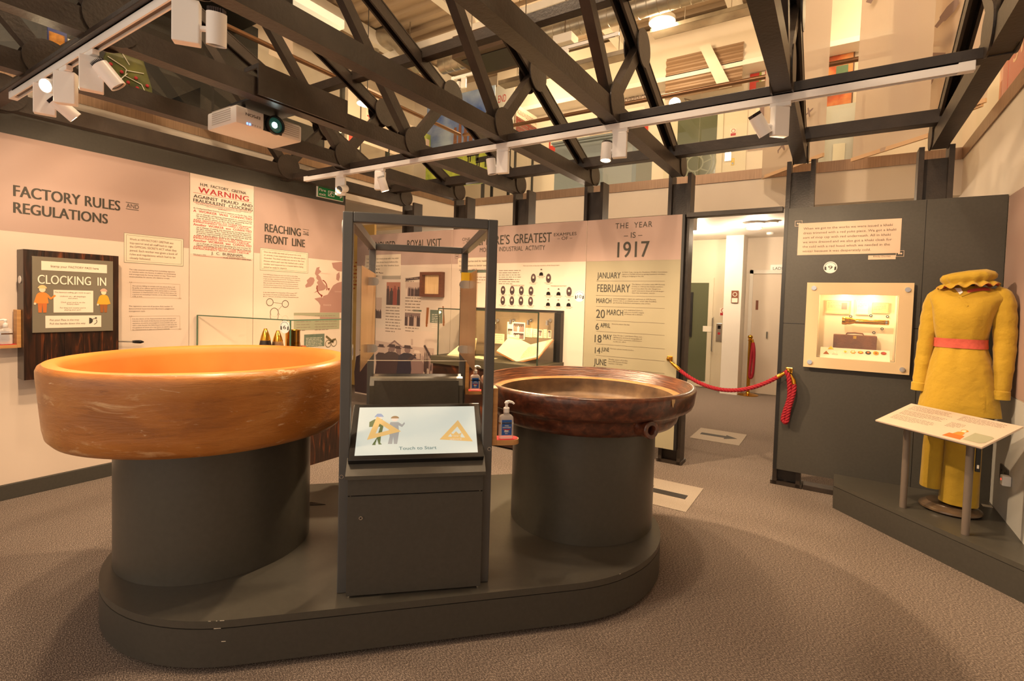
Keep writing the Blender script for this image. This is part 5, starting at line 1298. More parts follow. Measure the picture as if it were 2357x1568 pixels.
def S(x, y): return pwf.uv(*ZS(x, y))
def em(n, c): return mat(n, tuple(x * .6 for x in c), .4, emit=(c, .5))
SG, SO, SB, SK, SW = em('screen green', (96, 112, 60)), em('screen amber', (238, 196, 120)), em('screen blue', (150, 166, 200)), em('screen skin', (244, 224, 204)), em('screen grey', (170, 170, 166))
def spoly(nm, m, polys, h=.0006):
    b = MB()
    for p in polys: b.poly(plf, p, h)
    b.build(nm, m, scr, local=True)
spoly('green_worker', SG, [[S(270, 392), S(300, 370), S(330, 260), S(276, 260), S(250, 262), S(252, 226), S(290, 206), S(346, 206), S(352, 262), S(335, 330), S(330, 375), S(342, 388), S(318, 388), S(305, 340), S(296, 380), S(296, 392)]])
spoly('green_worker_head', SK, [[(S(322, 196)[0] + .012 * math.cos(a * PI / 8), S(322, 196)[1] + .013 * math.sin(a * PI / 8)) for a in range(16)]], .0008)
spoly('helmet', SB, [[S(288, 190), S(356, 188), S(348, 176), S(336, 166), S(310, 166), S(298, 178)]], .001)
spoly('grey_worker', SW, [[S(385, 384), S(398, 330), S(390, 262), S(404, 226), S(460, 226), S(488, 244), S(504, 226), S(508, 238), S(488, 262), S(462, 250), S(466, 300), S(452, 384), S(428, 384), S(424, 330), S(416, 384)]], .0005)
spoly('grey_worker_head', SK, [[(S(436, 204)[0] + .014 * math.cos(a * PI / 8), S(436, 204)[1] + .013 * math.sin(a * PI / 8)) for a in range(16)]], .0008)
spoly('grey_worker_cap', em('screen brown', (160, 126, 84)), [[(S(436, 200)[0] + .018 * math.cos(a * PI / 10), S(436, 200)[1] + .013 * math.sin(a * PI / 10)) for a in range(11)]], .001)
def tri(nm, A, B_, C_, w, h):
    a, q, c = S(*A), S(*B_), S(*C_); g = ((a[0] + q[0] + c[0]) / 3, (a[1] + q[1] + c[1]) / 3)
    s = lambda p: (g[0] + (p[0] - g[0]) * w, g[1] + (p[1] - g[1]) * w)
    b = MB()
    for p, r in ((a, q), (q, c), (c, a)): b.poly(plf, [p, r, s(r), s(p)], h)
    b.build(nm, SO, scr, local=True); return g
tri('tilted_badge', (306, 186), (480, 294), (234, 356), .42, .0014)
g = tri('triangle_badge', (890, 212), (998, 366), (758, 352), .52, .0010)
gu, gv = S(878, 330)
b = MB(); b.poly(plf, [(gu - .018, gv - .012), (gu + .018, gv - .012), (gu + .020, gv + .004), (gu - .020, gv + .004)], .0011); b.build('crown_band', SO, scr, local=True)
b = MB(); b.poly(plf, [(gu - .020, gv + .005), (gu + .020, gv + .005), (gu + .026, gv + .020), (gu + .012, gv + .012), (gu, gv + .026), (gu - .012, gv + .012), (gu - .026, gv + .020)], .0012); b.build('crown', SO, scr, local=True)
def sletters(nm, body, x0, x1, yb, cap, m, h=.0015):
    a = S(x0, yb); c = S(x1, yb); L = Letters(); L.put(plf, body, a[0], c[0], a[1], cap, h=h); o = L.build(nm, m); o.parent = scr; return o
sletters('badge_lettering', 'SERVICE', 832, 918, 357, .008, SK); sletters('badge_lettering', '1916', 862, 893, 334, .006, SK)
a = S(465, 430); sletters('screen_lettering', 'Touch to Start', 465, 736, 428, .0155, em('screen teal', (70, 110, 110)))

# sanitizer shelves: frame post, rear post and clocking machine
def place_shelf(loc, rz, sl, bl, s=.86, first=False):
    sh = shf0 if first else copy_tree(shf0); bo = bot0 if first else copy_tree(bot0)
    sh.location = loc; sh.rotation_euler = (0, 0, rz); tag(sh, sl, None, 'oak bottle shelves')
    m = Matrix.Rotation(rz, 4, 'Z')
    bo.location = V3(loc) + m @ V3((.068, -.004, .0252)); bo.rotation_euler = (0, 0, rz); bo.scale = (.9, .9, .86); tag(bo, bl, None, 'sanitizer bottles')
PN = Plane(KM @ V3((0, -.59, 0)), EV, (0, 0, 1)); z_ = PN.uv(1140, 1021)[1]
place_shelf(KM @ V3((HX + .0005, -.585, z_)), TH, 'light oak bottle shelf on the front right post of the steel frame', 'sanitizer bottle beside the touchscreen, in front of the brown pan', first=True)
PN = Plane(KM @ V3((0, .607, 0)), EV, (0, 0, 1)); z_ = PN.uv(1082, 906)[1]
place_shelf(KM @ V3((HX + .0005, .605, z_)), TH, 'light oak bottle shelf on the rear right post of the steel frame', 'sanitizer bottle seen through the steel frame, below the lit case')
place_shelf((-4.655, 1.0965, 1.042), -PI / 2, 'light oak bottle shelf on the side of the clocking machine', 'sanitizer bottle at the left edge beside the clocking machine')

# number 6 sign hanging on the left case
P6 = Plane((-3.632, 0, 0), (0, 1, 0), (0, 0, 1)); u, v = P6.uv(655, 753)
d6 = V3((-3.64, 2.435, 0)) - V3((-4.695, 2.245, 0)); P6 = Plane((-3.70, 2.42, 0), d6, (0, 0, 1)); u, v = P6.uv(656, 753)
disc_sign(P6, u, v, .050, '6', 'white round sign numbered 6 with headphones on the left glass case')
PFS = Plane(KM @ V3((-HX + FT + .001, 0, 0)), NV * -1, (0, 0, 1)); 
for (y_, z_, lb) in ((-.59, 1.215, 'white and blue oval sticker inside the front left post of the steel frame'),):
    t = thing('oval_sticker', lb, 'sticker', KM @ V3((-HX + FT, y_, z_)))
    b = MB(); b.ell(Plane(KM @ V3((-HX + FT, y_, z_)), NV * -1, (0, 0, 1)), 0, 0, .014, .034, .001, 24, .0003); b.build('disc', M_PLW, t)
    b = MB(); b.ell(Plane(KM @ V3((-HX + FT, y_, z_)), NV * -1, (0, 0, 1)), 0, .002, .010, .018, .0014, 20); b.build('blue_print', M_BLUE, t)

b = MB(); b.prism([(-2.62, 1.905), (-2.60, 1.86), (-2.52, 1.935)], .2035, .206, cvp); tag(b.build('black_triangle', M_BLACK), 'tiny black wedge lying on the plinth behind the left drum', 'triangle')  # flat black triangle set on the plinth top
PTS = Plane(KM @ V3((-HX - .001, -HY + .02, 0)), -NV, (0, 0, 1)); t = thing('round_sticker', 'white round sticker on the outer side of the front left frame post', 'sticker', KM @ V3((-HX - .004, -HY + .02, 1.74)))
b = MB(KM); b.lathe([(0, 0), (.034, 0), (.034, .004), (0, .004)], (-HX - .0005, -HY + .045, 1.735), 28, axis=(-1, 0, 0)); b.build('disc', M_PLW, t)

# ------------------------------------------------------------ doorway: brackets, red ropes, stanchion, floor arrows
M_ROPE = mat('red rope', (146, 12, 32), .75, bump=(200, .3))
def bracket(x, z, label):
    t = thing('rope_bracket', label, 'rope bracket', (x, YB, z))
    b = MB(); b.box((x - .024, YB - .008, z - .024), (x + .024, YB, z + .024), .004); b.build('wall_plate', M_BRASS, t)
    b = MB(); b.box((x - .016, YB - .034, z - .016), (x + .016, YB - .008, z + .016), .005); b.build('cup', M_BRASS, t)
    b = MB(); b.lathe([(.0, -.02), (.015, -.015), (.02, 0), (.015, .015), (0, .02)], (x, YB - .045, z), 16); b.build('ring', M_BRASS, t, smooth=True)
bracket(-1.248, .972, 'brass rope bracket on the 1917 board'); bracket(-.300, .958, 'brass rope bracket on the charcoal panel by the doorway')
def twisted(t, pts, r, name='cord'):
    """three strands twisted round the path"""
    pts = [V3(p) for p in pts]; dense = []
    for i in range(len(pts) - 1):
        for k in range(4): dense.append(pts[i].lerp(pts[i + 1], k / 4))
    dense.append(pts[-1])
    b = MB(); L = 0; acc = [0]
    for i in range(1, len(dense)): L += (dense[i] - dense[i - 1]).length; acc.append(L)
    for s in range(3):
        q = []
        for i, p in enumerate(dense):
            d = (dense[min(i + 1, len(dense) - 1)] - dense[max(i - 1, 0)]).normalized(); x = d.cross(V3((0, 1, .2))).normalized(); y = d.cross(x)
            a = acc[i] * 2 * PI / .075 + s * 2 * PI / 3; q.append(p + (x * math.cos(a) + y * math.sin(a)) * r * .52)
        b.tube(q, r * .58, 8)
    return b.build(name, M_ROPE, t, smooth=True)
t = thing('barrier_rope', 'red twisted rope strung across the doorway', 'rope', (-.77, 4.57, .75))
A_, B_ = V3((-1.235, YB - .05, .955)), V3((-.315, YB - .05, .952))
pts = []
for k in range(31):
    f = k / 30; s = 1 - (2 * f - 1) ** 2
    pts.append(A_.lerp(B_, f) + V3((0, -.02 * s, -.20 * s)))
twisted(t, pts[3:-2], .0165)
for p0, p1 in ((pts[0], pts[3]), (pts[-1], pts[-3])):
    b = MB(); b.tube([p0, p0.lerp(p1, .3), p1], [.006, .014, .018], 14); b.build('ferrule', M_BRASS, t, smooth=True)
t = thing('barrier_rope', 'spare red twisted rope doubled over, hanging from the bracket on the charcoal panel', 'rope', (-.3, 4.57, .55))
pts = [(-.325, YB - .05, .955), (-.300, YB - .055, .92), (-.29, YB - .055, .84), (-.288, YB - .05, .74), (-.312, YB - .045, .64), (-.325, YB - .045, .57), (-.312, YB - .045, .546), (-.296, YB - .05, .56), (-.288, YB - .055, .64), (-.268, YB - .065, .74), (-.256, YB - .065, .81), (-.258, YB - .062, .86)]
def smooth_path(p, n=5):
    p = [V3(q) for q in p]; out = []
    for i in range(len(p) - 1):
        p0, p1, p2, p3 = p[max(i - 1, 0)], p[i], p[i + 1], p[min(i + 2, len(p) - 1)]
        for k in range(n):
            u = k / n; out.append(.5 * ((2 * p1) + (p2 - p0) * u + (2 * p0 - 5 * p1 + 4 * p2 - p3) * u * u + (3 * p1 - p0 - 3 * p2 + p3) * u ** 3))
    return out + [p[-1]]
twisted(t, smooth_path(pts), .0165)
b = MB(); b.tube([(-.258, YB - .062, .86), (-.264, YB - .06, .89), (-.285, YB - .055, .935)], [.018, .016, .007], 14); b.build('ferrule', M_BRASS, t, smooth=True)
sx, sy = -1.185, 9.2
t = thing('stanchion', 'brass stanchion post with round base in the lobby beyond the doorway', 'stanchion', (sx, sy, 0))
b = MB(); b.lathe([(0, 0), (.16, 0), (.16, .012), (.12, .025), (.04, .035), (.03, .05), (0, .05)], (sx, sy, 0), 32); b.build('base', M_BRASS, t, smooth=True)
b = MB(); b.lathe([(.027, .04), (.027, .90), (.034, .905), (.034, .925), (.02, .93)], (sx, sy, 0), 24); b.build('pole', M_BRASS, t, smooth=True)
b = MB(); b.lathe([(0, .925), (.02, .93), (.036, .95), (.04, .965), (.036, .985), (.02, 1.0), (0, 1.005)], (sx, sy, 0), 24); b.build('finial', M_BRASS, t, smooth=True)
t = thing('barrier_rope', 'red velvet rope doubled on the lobby stanchion', 'rope', (sx + .06, sy - .05, .4))
b = MB(); b.tube(smooth_path([(sx + .05, sy - .03, .88), (sx + .075, sy - .05, .72), (sx + .07, sy - .05, .4), (sx + .045, sy - .05, .30), (sx + .02, sy - .05, .34), (sx + .03, sy - .05, .6), (sx + .045, sy - .03, .87)]), .022, 10); b.build('cord', M_ROPE, t, smooth=True)
b = MB(); b.tube([(sx + .03, sy - .01, .93), (sx + .05, sy - .03, .87)], .02, 10); b.build('hook', M_BRASS, t, smooth=True)
M_MAT = ramp_mat('pale grey flecked mat', [(.35, (126, 116, 104)), (.6, (180, 168, 154))], 260, rough=.9, detail=3)
def arrow_mat(x0, y0, x1, y1, right, label):
    t = thing('floor_arrow', label, 'floor sign', ((x0 + x1) / 2, (y0 + y1) / 2, 0))
    b = MB(); b.box((x0, y0, .0005), (x1, y1, .004)); b.build('mat', M_MAT, t)
    s = 1 if right else -1; cx, cy, L = (x0 + x1) / 2, (y0 + y1) / 2, (x1 - x0) * .38
    p = [(-L, -.045), (L * .35, -.045), (L * .35, -.095), (L, 0), (L * .35, .095), (L * .35, .045), (-L, .045)]
    b = MB(); b.prism([(cx + s * u, cy + v) for u, v in p], .004, .0055, cvp); b.build('arrow', mat('black print', (40, 36, 34), .7), t)
arrow_mat(-1.305, 5.745, -.80, 6.30, True, 'floor arrow pointing right on a pale mat beyond the doorway')
arrow_mat(-1.365, 3.64, -.83, 4.20, False, 'floor arrow pointing left on a pale mat beside the plinth')

# ------------------------------------------------------------ lobby beyond the doorway
PW = Plane((0, 9.5, 0), (1, 0, 0), (0, 0, 1))
M_DOOR = mat('cream door', (222, 208, 190), .5)
b = MB(); r0 = PW.uv(1735, 630); r1 = PW.uv(1812, 890)
d1 = MB(); d1.slab(PW, -1.215, .005, -.42, 2.03, .004, .03); do = struct('door_1', d1, M_DOOR)
b = MB(); b.slab(PW, -1.27, 0, -1.215, 2.09, .002, .05); b.slab(PW, -.42, 0, -.37, 2.09, .002, .05); b.slab(PW, -1.27, 2.03, -.37, 2.09, .002, .05); b.build('door_frame', M_WHITE, do)
b = MB(); b.slab(PW, -.98, .95, -.955, 1.06, .03, .05); b.build('door_handle', M_CHROME, do)
b = MB(); u, v = PW.uv(1788, 688); b.slab(PW, -1.16, 1.42, -1.12, 1.58, .031, .034); b.build('door_sign', mat('brown sign', (120, 70, 48), .5), do)
PW5 = PW.off(.012)
t = thing('ladies_sign', 'white LADIES sign above the lobby door', 'sign', (-.9, 9.49, 2.1))
u0, v0 = PW.uv(1773, 627); u1 = PW.uv(1812, 627)[0]; b = MB(); b.slab(PW, u0, v0, -.66, v0 + .125, 0.002, .012); b.build('plate', M_PLW, t)
L = Letters(); L.put(PW5, 'LADIES', u0 + .04, u0 + .245, v0 + .04, .05); L.build('lettering', M_INK, t)
d2 = MB(); d2.slab(PW, -2.75, .0, -1.52, 2.63, .005, .03); do2 = struct('door_2', d2, mat('cream lift surround', (214, 204, 180), .45))
u0, v1 = PW.uv(1540, 640); u1 = PW.uv(1645, 640)[0]
b = MB(); b.slab(PW, -2.62, .02, u1, v1, .03, .055); o = b.build('door_leaf', mat('cream lift surround', (214, 204, 180), .45), do2)
b = MB(); b.slab(PW, -2.5, .12, PW.uv(1637, 640)[0] - .02, v1 - .09, .055, .06); b.build('frosted_pane', mat('dim green glass', (92, 96, 74), .12), o)
b = MB(); b.slab(PW, -2.22, .9, -2.18, 1.7, .06, .09); b.build('push_bar', M_DARK2, o)
b = MB(); a = PW.uv(1642, 770); b.tube([PW.pt(a[0], a[1] - .3, .06), PW.pt(a[0], a[1] - .29, .1), PW.pt(a[0], a[1] + .29, .1), PW.pt(a[0], a[1] + .3, .06)], .013, 8); b.build('pull_handle', M_CHROME, o, smooth=True)
b = MB(); u, v = PW.uv(1629, 757); b.slab(PW, u - .07, v - .05, u + .07, v + .05, .06, .064); b.build('paper_notice', M_CARD, o)
t = thing('lift_panel', 'steel lift call panel beside the lobby lift door', 'control panel', (-1.7, 9.47, 1))
u, v = PW.uv(1656, 765); b = MB(); b.slab(PW, u - .05, v - .16, u + .05, v + .16, .031, .045, .004); b.build('plate', M_CHROME, t)
b = MB(); b.ell(PW, u, v - .02, .022, .022, .05, 16, .045); b.build('button', M_RED, t)
b = MB(); b.slab(PW, u - .025, v + .06, u + .025, v + .12, .045, .048); b.build('display', M_BLACK, t)
def notice(px0, py0, px1, py1, label, m0, m1, pl=None):
    pl = pl or PW.off(.03); u0, v1 = pl.uv(px0, py0); u1, v0 = pl.uv(px1, py1); t = thing('wall_notice', label, 'notice', pl.pt(u0, v0))
    b = MB(); b.slab(pl, u0, v0, u1, v1, .002, .006); b.build('sheet', m0, t)
    b = MB(); b.slab(pl, u0 + .01, v0 + .01, u1 - .01, v0 + (v1 - v0) * .4, .006, .0075); b.build('text_band', m1, t)
    b = MB(); r_ = min(u1 - u0, v1 - v0) * .32; b.ring(pl, (u0 + u1) / 2, v0 + (v1 - v0) * .7, r_, r_, r_ * .25, .0078, 20); b.build('symbol', M_RED if m0 is M_CARD else M_CARD, t)
notice(1657, 709, 1674, 728, 'white and red no smoking notice above the lobby lift panel', M_CARD, M_RED)
notice(1684, 669, 1699, 698, 'brown and white notice on the white pier beside the lift', mat('brown sign', (120, 70, 48), .5), M_CARD, Plane((0, 9.05, 0), (1, 0, 0), (0, 0, 1)))
b = MB(); b.box((-1.60, 9.06, 0), (-1.33, 9.499, 2.64)); struct('wall_pier', b, M_WHITE)
b = MB(); b.box((-1.27, 9.30, 0), (-1.22, 9.47, .0)) if False else None
for k, (x, y, r_) in enumerate(((-1.0, 7.8, .14), (-1.08, 8.25, .09), (-.80, 7.75, .07))):
    t = thing('ceiling_light', ('large round lit ceiling light in the lobby', 'glaring round ceiling light in the lobby, lower of the three', 'small round ceiling light at the right in the lobby')[k], 'ceiling light', (x, y, 2.62))
    b = MB(); b.lathe([(0, 2.638), (r_ + .015, 2.638), (r_ + .015, 2.612), (r_, 2.612), (r_, 2.625), (0, 2.625)], (x, y, 0), 32); b.build('rim', M_PLW, t)
    b = MB(); b.lathe([(0, 2.622), (r_, 2.622), (r_ * .9, 2.612), (0, 2.608)], (x, y, 0), 32); b.build('diffuser', mat('lit diffuser', (255, 238, 205), .4, emit=((255, 226, 180), 9)), t)
t = thing('smoke_detector', 'small white smoke detector on the lobby ceiling', 'smoke detector', (-.95, 8.95, 2.6))
b = MB(); b.lathe([(0, 2.638), (.055, 2.638), (.05, 2.61), (.03, 2.60), (0, 2.598)], (-.93, 8.9, 0), 24); b.build('housing', M_PLW, t, smooth=True)
p = fl(1597, 506, 2.6)
o = copy_tree([q for q in bpy.data.objects if q.name == 'track_spotlight.003'][0]); o.location = (p.x, p.y, 2.636); tag(o, 'small white spotlight under the lobby ceiling, left of the doorway', None)

# ------------------------------------------------------------ mannequin corner
ZPL = .19
b = MB(); poly = [(.037, 4.387), (.9235, 3.453), (.9235, 4.618), (.037, 4.618)]
t = thing('corner_plinth', 'low dark plinth with an angled front in the right corner', 'plinth', (.6, 4.2, 0))
b.prism([(.037, 4.387), (.9235, 3.453), (.9235, 4.618), (.037, 4.618)], 0.0, .158, cvp); b.build('base', M_DARK, t)
b = MB(); b.prism([(.039, 4.389), (.9235, 3.457), (.9235, 4.618), (.039, 4.618)], .158, .162, cvp); b.build('shadow_gap', M_DARK2, t)
b = MB(); b.prism([(.037, 4.387), (.9235, 3.453), (.9235, 4.618), (.037, 4.618)], .162, ZPL, cvp); b.build('top', M_PTOP, t)
PRT = Plane((.925, 0, 0), (0, -1, 0), (0, 0, 1))
t = panel('display_board', 'plain pink board on the right wall beside the mannequin', PRT, -4.60, .955, 0.4, 2.235, .002, M_PINK)
b = MB(); b.box((.9235, .5, .0), (.9295, 4.6, .95)); tag(b.build('lower_board', M_GREYWALL), 'plain pale board low on the right wall behind the socket', 'wall board')
t = thing('power_socket', 'dark steel double socket with a lit white plug low on the right wall', 'socket', (.92, 4.27, .43))
b = MB(); b.box((.913, 4.20, .42), (.9225, 4.36, .512), .002); b.build('face_plate', mat('brushed dark steel', (98, 92, 84), .35, .6), t)
for y in (4.245, 4.315):
    for dy, dz in ((0, .018), (-.012, -.008), (.012, -.008)):
        b = MB(); b.box((.9120, y + dy - .003, .462 + dz - .005), (.9129, y + dy + .003, .462 + dz + .005)); b.build('pin_slot', M_BLACK, t)
t = thing('plug', 'white plug with a small red light in the right wall socket', 'plug', (.905, 4.17, .44))
b = MB(); b.box((.880, 4.135, .425), (.9215, 4.185, .485), .005); b.build('body', M_PLW, t)
b = MB(); b.box((.8785, 4.155, .455), (.8798, 4.165, .465)); b.build('neon', mat('red neon', (240, 40, 30), .3, emit=((255, 60, 40), 2)), t)
b = MB(); b.box((.865, 4.46, ZPL + .0005), (.915, 4.50, ZPL + .004)); tag(b.build('small_card', M_CARD), 'small white card lying on the plinth behind the mannequin', 'card')

MC = V3((.668, 4.248, ZPL)); MROT = math.radians(-9)
mq = thing('mannequin', 'headless mannequin in a mustard khaki tunic, trousers and mop cap with a coral belt', 'mannequin', MC)
mq.rotation_euler = (0, 0, MROT)
def khaki():
    m = mat('mustard khaki cotton', (184, 149, 33), .8, noise=(5, .10), bump=(16, 1.0))
    return m
M_KH = khaki(); M_COR = mat('coral cotton', (206, 92, 76), .8, noise=(30, .1), bump=(60, .3))
M_KH.node_tree.nodes['Principled BSDF'].inputs['Sheen Weight'].default_value = .2
def loft(secs, seg=56, fold=(0, 0, 0), power=2.4, capb=False, capt=False, seed=1):
    """secs = [(z, cx, cy, hx, hy[, foldamp])] -> closed skin in mannequin space (z from the floor of the room)"""
    b = MB(); rings = []
    rnd = random.Random(seed); ph = [rnd.uniform(0, 6.28) for _ in range(6)]
    for s in secs:
        z, cx, cy, hx, hy = s[:5]; fa = s[5] if len(s) > 5 else 0
        ring = []
        for k in range(seg):
            a = 2 * PI * k / seg; ca, sa = math.cos(a), math.sin(a)
            r = 1 / ((abs(ca) ** power + abs(sa) ** power) ** (1 / power))
            f = 1 + fa * (math.sin(5 * a + ph[0] + z * 4) + .7 * math.sin(9 * a + ph[1] - z * 7) + .4 * math.sin(14 * a + ph[2] + z * 11))
            ring.append(b.bm.verts.new((cx + hx * r * ca * f, cy + hy * r * sa * f, z - ZPL)))
        rings.append(ring)
    for i in range(len(rings) - 1):
        for k in range(seg): b.bm.faces.new((rings[i][k], rings[i][(k + 1) % seg], rings[i + 1][(k + 1) % seg], rings[i + 1][k]))
    if capb: b.bm.faces.new(rings[0][::-1])
    if capt: b.bm.faces.new(rings[-1])
    return b
def densify(secs, n):
    out = []
    for i in range(len(secs) - 1):
        p0, p1, p2, p3 = secs[max(i - 1, 0)], secs[i], secs[i + 1], secs[min(i + 2, len(secs) - 1)]
        for k in range(n):
            u = k / n; out.append(tuple(.5 * ((2 * b_) + (c_ - a_) * u + (2 * a_ - 5 * b_ + 4 * c_ - d_) * u * u + (3 * b_ - a_ - 3 * c_ + d_) * u ** 3) for a_, b_, c_, d_ in zip(p0, p1, p2, p3)))
    return out + [secs[-1]]
TUN = [(.845, .014, -.005, .200, .135, .014), (.93, .012, -.005, .188, .132, .012), (1.05, .010, -.003, .168, .128, .012), (1.16, .006, 0, .148, .122, .022), (1.232, .003, 0, .128, .104, .030), (1.262, .002, 0, .123, .100, .014), (1.292, .002, 0, .126, .102, .03), (1.34, .002, -.004, .134, .112, .012), (1.42, .004, -.008, .146, .124, .008), (1.49, .010, -.006, .162, .118, .006), (1.545, .018, 0, .186, .100, .004), (1.580, .022, .004, .182, .078, .004), (1.602, .024, .006, .150, .062, .003), (1.618, .022, .008, .095, .052, .002), (1.626, .018, .008, .062, .046, 0)]
tun = loft(densify(TUN, 4), fold=(0, 0, 0), seed=3)
for v in tun.bm.verts:   # the hem dips to the right, as the photograph shows
    if v.co.z < .72: v.co.z -= .022 * max(0, (v.co.x + .2) / .4) * (1 - (v.co.z - .655) / .07 if v.co.z < .725 else 0)
tun.build('tunic', M_KH, mq, smooth='full', local=True)
def torso_y(x, z, add=.004):
    """front of the tunic at x, z (room height)"""
    for i in range(len(TUN) - 1):
        if TUN[i][0] <= z <= TUN[i + 1][0]:
            f = (z - TUN[i][0]) / (TUN[i + 1][0] - TUN[i][0]); s = [a + (b_ - a) * f for a, b_ in zip(TUN[i], TUN[i + 1])]; break
    else: s = TUN[-1]
    q = min(.98, abs((x - s[1]) / s[3])); return s[2] - s[4] * (1 - q ** 2.4) ** (1 / 2.4) - add
def ribbon(pts, w, name, m, add=.006, th=.003):
    """a strip laid on the front of the tunic through (x, z) points"""
    b = MB(); n = len(pts)
    vs = []
    for i, (x, z) in enumerate(pts):
        x0, z0 = pts[max(i - 1, 0)]; x1, z1 = pts[min(i + 1, n - 1)]; L_ = math.hypot(x1 - x0, z1 - z0); nx, nz = -(z1 - z0) / L_ * w / 2, (x1 - x0) / L_ * w / 2
        row_ = []
        for s, a in ((1, add), (1, add + th), (-1, add + th), (-1, add)):
            xx, zz = x + nx * s, z + nz * s; row_.append(b.bm.verts.new((xx, torso_y(xx, min(zz, 1.62), a), zz - ZPL)))
        vs.append(row_)
    for i in range(n - 1):
        for k in range(4): b.bm.faces.new((vs[i][k], vs[i][(k + 1) % 4], vs[i + 1][(k + 1) % 4], vs[i + 1][k]))
    b.bm.faces.new(vs[0][::-1]); b.bm.faces.new(vs[-1]); return b.build(name, m, mq, smooth=True, local=True)
def interp(a, c, n=10): return [(a[0] + (c[0] - a[0]) * k / n, a[1] + (c[1] - a[1]) * k / n) for k in range(n + 1)]
ribbon(interp((-.050, 1.615), (.025, 1.500)), .010, 'lapel', M_KH, .002, .004); ribbon(interp((.085, 1.612), (-.020, 1.555)), .010, 'lapel', M_KH, .002, .004)
ribbon(interp((.128, 1.20), (.128, .86), 14), .006, 'front_seam', M_KH, .001, .002)
ribbon(interp((.062, 1.420), (.092, 1.420), 4), .007, 'pocket_edge', M_KH, .001, .002)
b = MB(); vs = [(-.048, 1.612), (-.012, 1.612), (.0, 1.585), (-.022, 1.562)]; b.face([(x, torso_y(x, z, .0045), z - ZPL) for x, z in vs]); b.build('shirt_front', M_PLW, mq, local=True)
blt = loft(densify([(1.236, .003, 0, .132, .109, .008), (1.252, .003, 0, .131, .108, .005), (1.275, .002, 0, .130, .107, .005), (1.294, .002, 0, .131, .109, .009)], 3), seed=3); blt.build('belt', M_COR, mq, smooth='full', local=True)
def sleeve(pts, rs, name):
    pts = smooth_path(pts, 6); n = len(pts); rr = []
    for i in range(n):
        f = i / (n - 1) * (len(rs) - 1); k = min(int(f), len(rs) - 2); r_ = rs[k] + (rs[k + 1] - rs[k]) * (f - k)
        rr.append(r_ * (1 + .035 * math.sin(i * 1.7) + .02 * math.sin(i * 3.1)))
    b = MB(); b.tube([p - V3((0, 0, ZPL)) for p in pts], rr, 22); return b.build(name, M_KH, mq, smooth='full', local=True)
sl = sleeve([(-.095, .01, 1.575), (-.132, .01, 1.53), (-.152, .01, 1.42), (-.166, .005, 1.27), (-.180, -.01, 1.10), (-.188, -.02, .955)], [.050, .056, .052, .046, .041, .037], 'sleeve')
sr = sleeve([(.135, .01, 1.58), (.178, .005, 1.545), (.195, -.005, 1.43), (.205, -.01, 1.27), (.203, -.03, 1.10), (.196, -.045, .955)], [.054, .062, .060, .054, .047, .042], 'sleeve')
for s_, x, y, z0, rb in ((sl, -.189, -.021, .945, .042), (sr, .196, -.046, .945, .047)):
    b = MB(); b.lathe([(rb * .6, .0), (rb, -.004), (rb * .98, .045), (rb * .8, .05)], (x, y, z0 - ZPL), 22); b.build('cuff', M_KH, s_, smooth=True, local=True)
tr = [(-.098, .0, .060, .092, .325, 7), (.038, -.012, .098, .105, .255, 9)]
for cx, cy, hx, hy, zb, sd in tr:
    loft(densify([(zb, cx, cy, hx, hy, .014), (zb + .15, cx + .002, cy, hx * .97, hy, .014), (.62, cx + .004, cy, hx * .95, hy * .98, .012), (.90, cx * .8 + .004, 0, hx * .95, hy, .008)], 5), seed=sd, capt=True).build('trouser_leg', M_KH, mq, smooth='full', local=True)
b = MB(); prof_ = [(0, .004), (.150, .004), (.160, .012), (.158, .022), (.146, .028), (.140, .036), (.128, .040), (.122, .048), (.05, .052), (.016, .055), (.016, .20), (0, .20)]
b.lathe(prof_, (0, 0, 0), 48); b.build('stand_base', ramp_mat('dark turned wood', [(.3, (72, 56, 42)), (.7, (116, 94, 70))], 6, (1, 1, 4), .28, coat=.4), mq, smooth=True, local=True)
b = MB(); b.lathe([(.05, 1.60), (.048, 1.635), (.04, 1.642), (0, 1.644)], (.005, .01, -ZPL), 28); b.build('neck', mat('grey neck cloth', (96, 86, 88), .8), mq, smooth=True, local=True)
# mop cap resting on the neck
def ringwave(prof, cx, cy, sy, seg, waves):
    b = MB(); rings = []
    for r, z, amp, az in prof:
        if r < 1e-5: rings.append([b.bm.verts.new((cx, cy, z - ZPL))]); continue
        rings.append([b.bm.verts.new((cx + r * math.cos(2 * PI * k / seg) * (1 + amp * math.sin(waves * 2 * PI * k / seg)), cy + sy * r * math.sin(2 * PI * k / seg) * (1 + amp * math.sin(waves * 2 * PI * k / seg)), z - ZPL + az * math.sin(waves * 2 * PI * k / seg + 1) + .012 * math.cos(2 * PI * k / seg))) for k in range(seg)])
    for i in range(len(rings) - 1):
        a, c = rings[i], rings[i + 1]
        for k in range(seg):
            if len(c) == 1: b.bm.faces.new((a[k], a[(k + 1) % seg], c[0]))
            else: b.bm.faces.new((a[k], a[(k + 1) % seg], c[(k + 1) % seg], c[k]))
    return b
cap_ = [(.150, 1.622, .03, .010), (.132, 1.636, .04, .008), (.112, 1.644, .05, .005), (.116, 1.652, .055, .003), (.132, 1.668, .035, .002), (.136, 1.686, .015, .001), (.124, 1.704, .006, 0), (.085, 1.718, 0, 0), (0, 1.724, 0, 0)]
ringwave(cap_, .020, -.005, .86, 96, 13).build('mop_cap', M_KH, mq, smooth='full', local=True)
ringwave([(.147, 1.625, .03, .010), (.128, 1.632, .04, .008), (.100, 1.638, .05, .005)], .020, -.005, .86, 96, 13).build('cap_lining', M_COR, mq, smooth='full', local=True)
ribbon([(.02, 1.590), (.055, 1.600), (.09, 1.606), (.125, 1.606)], .018, 'red_collar', M_COR, .004, .004)

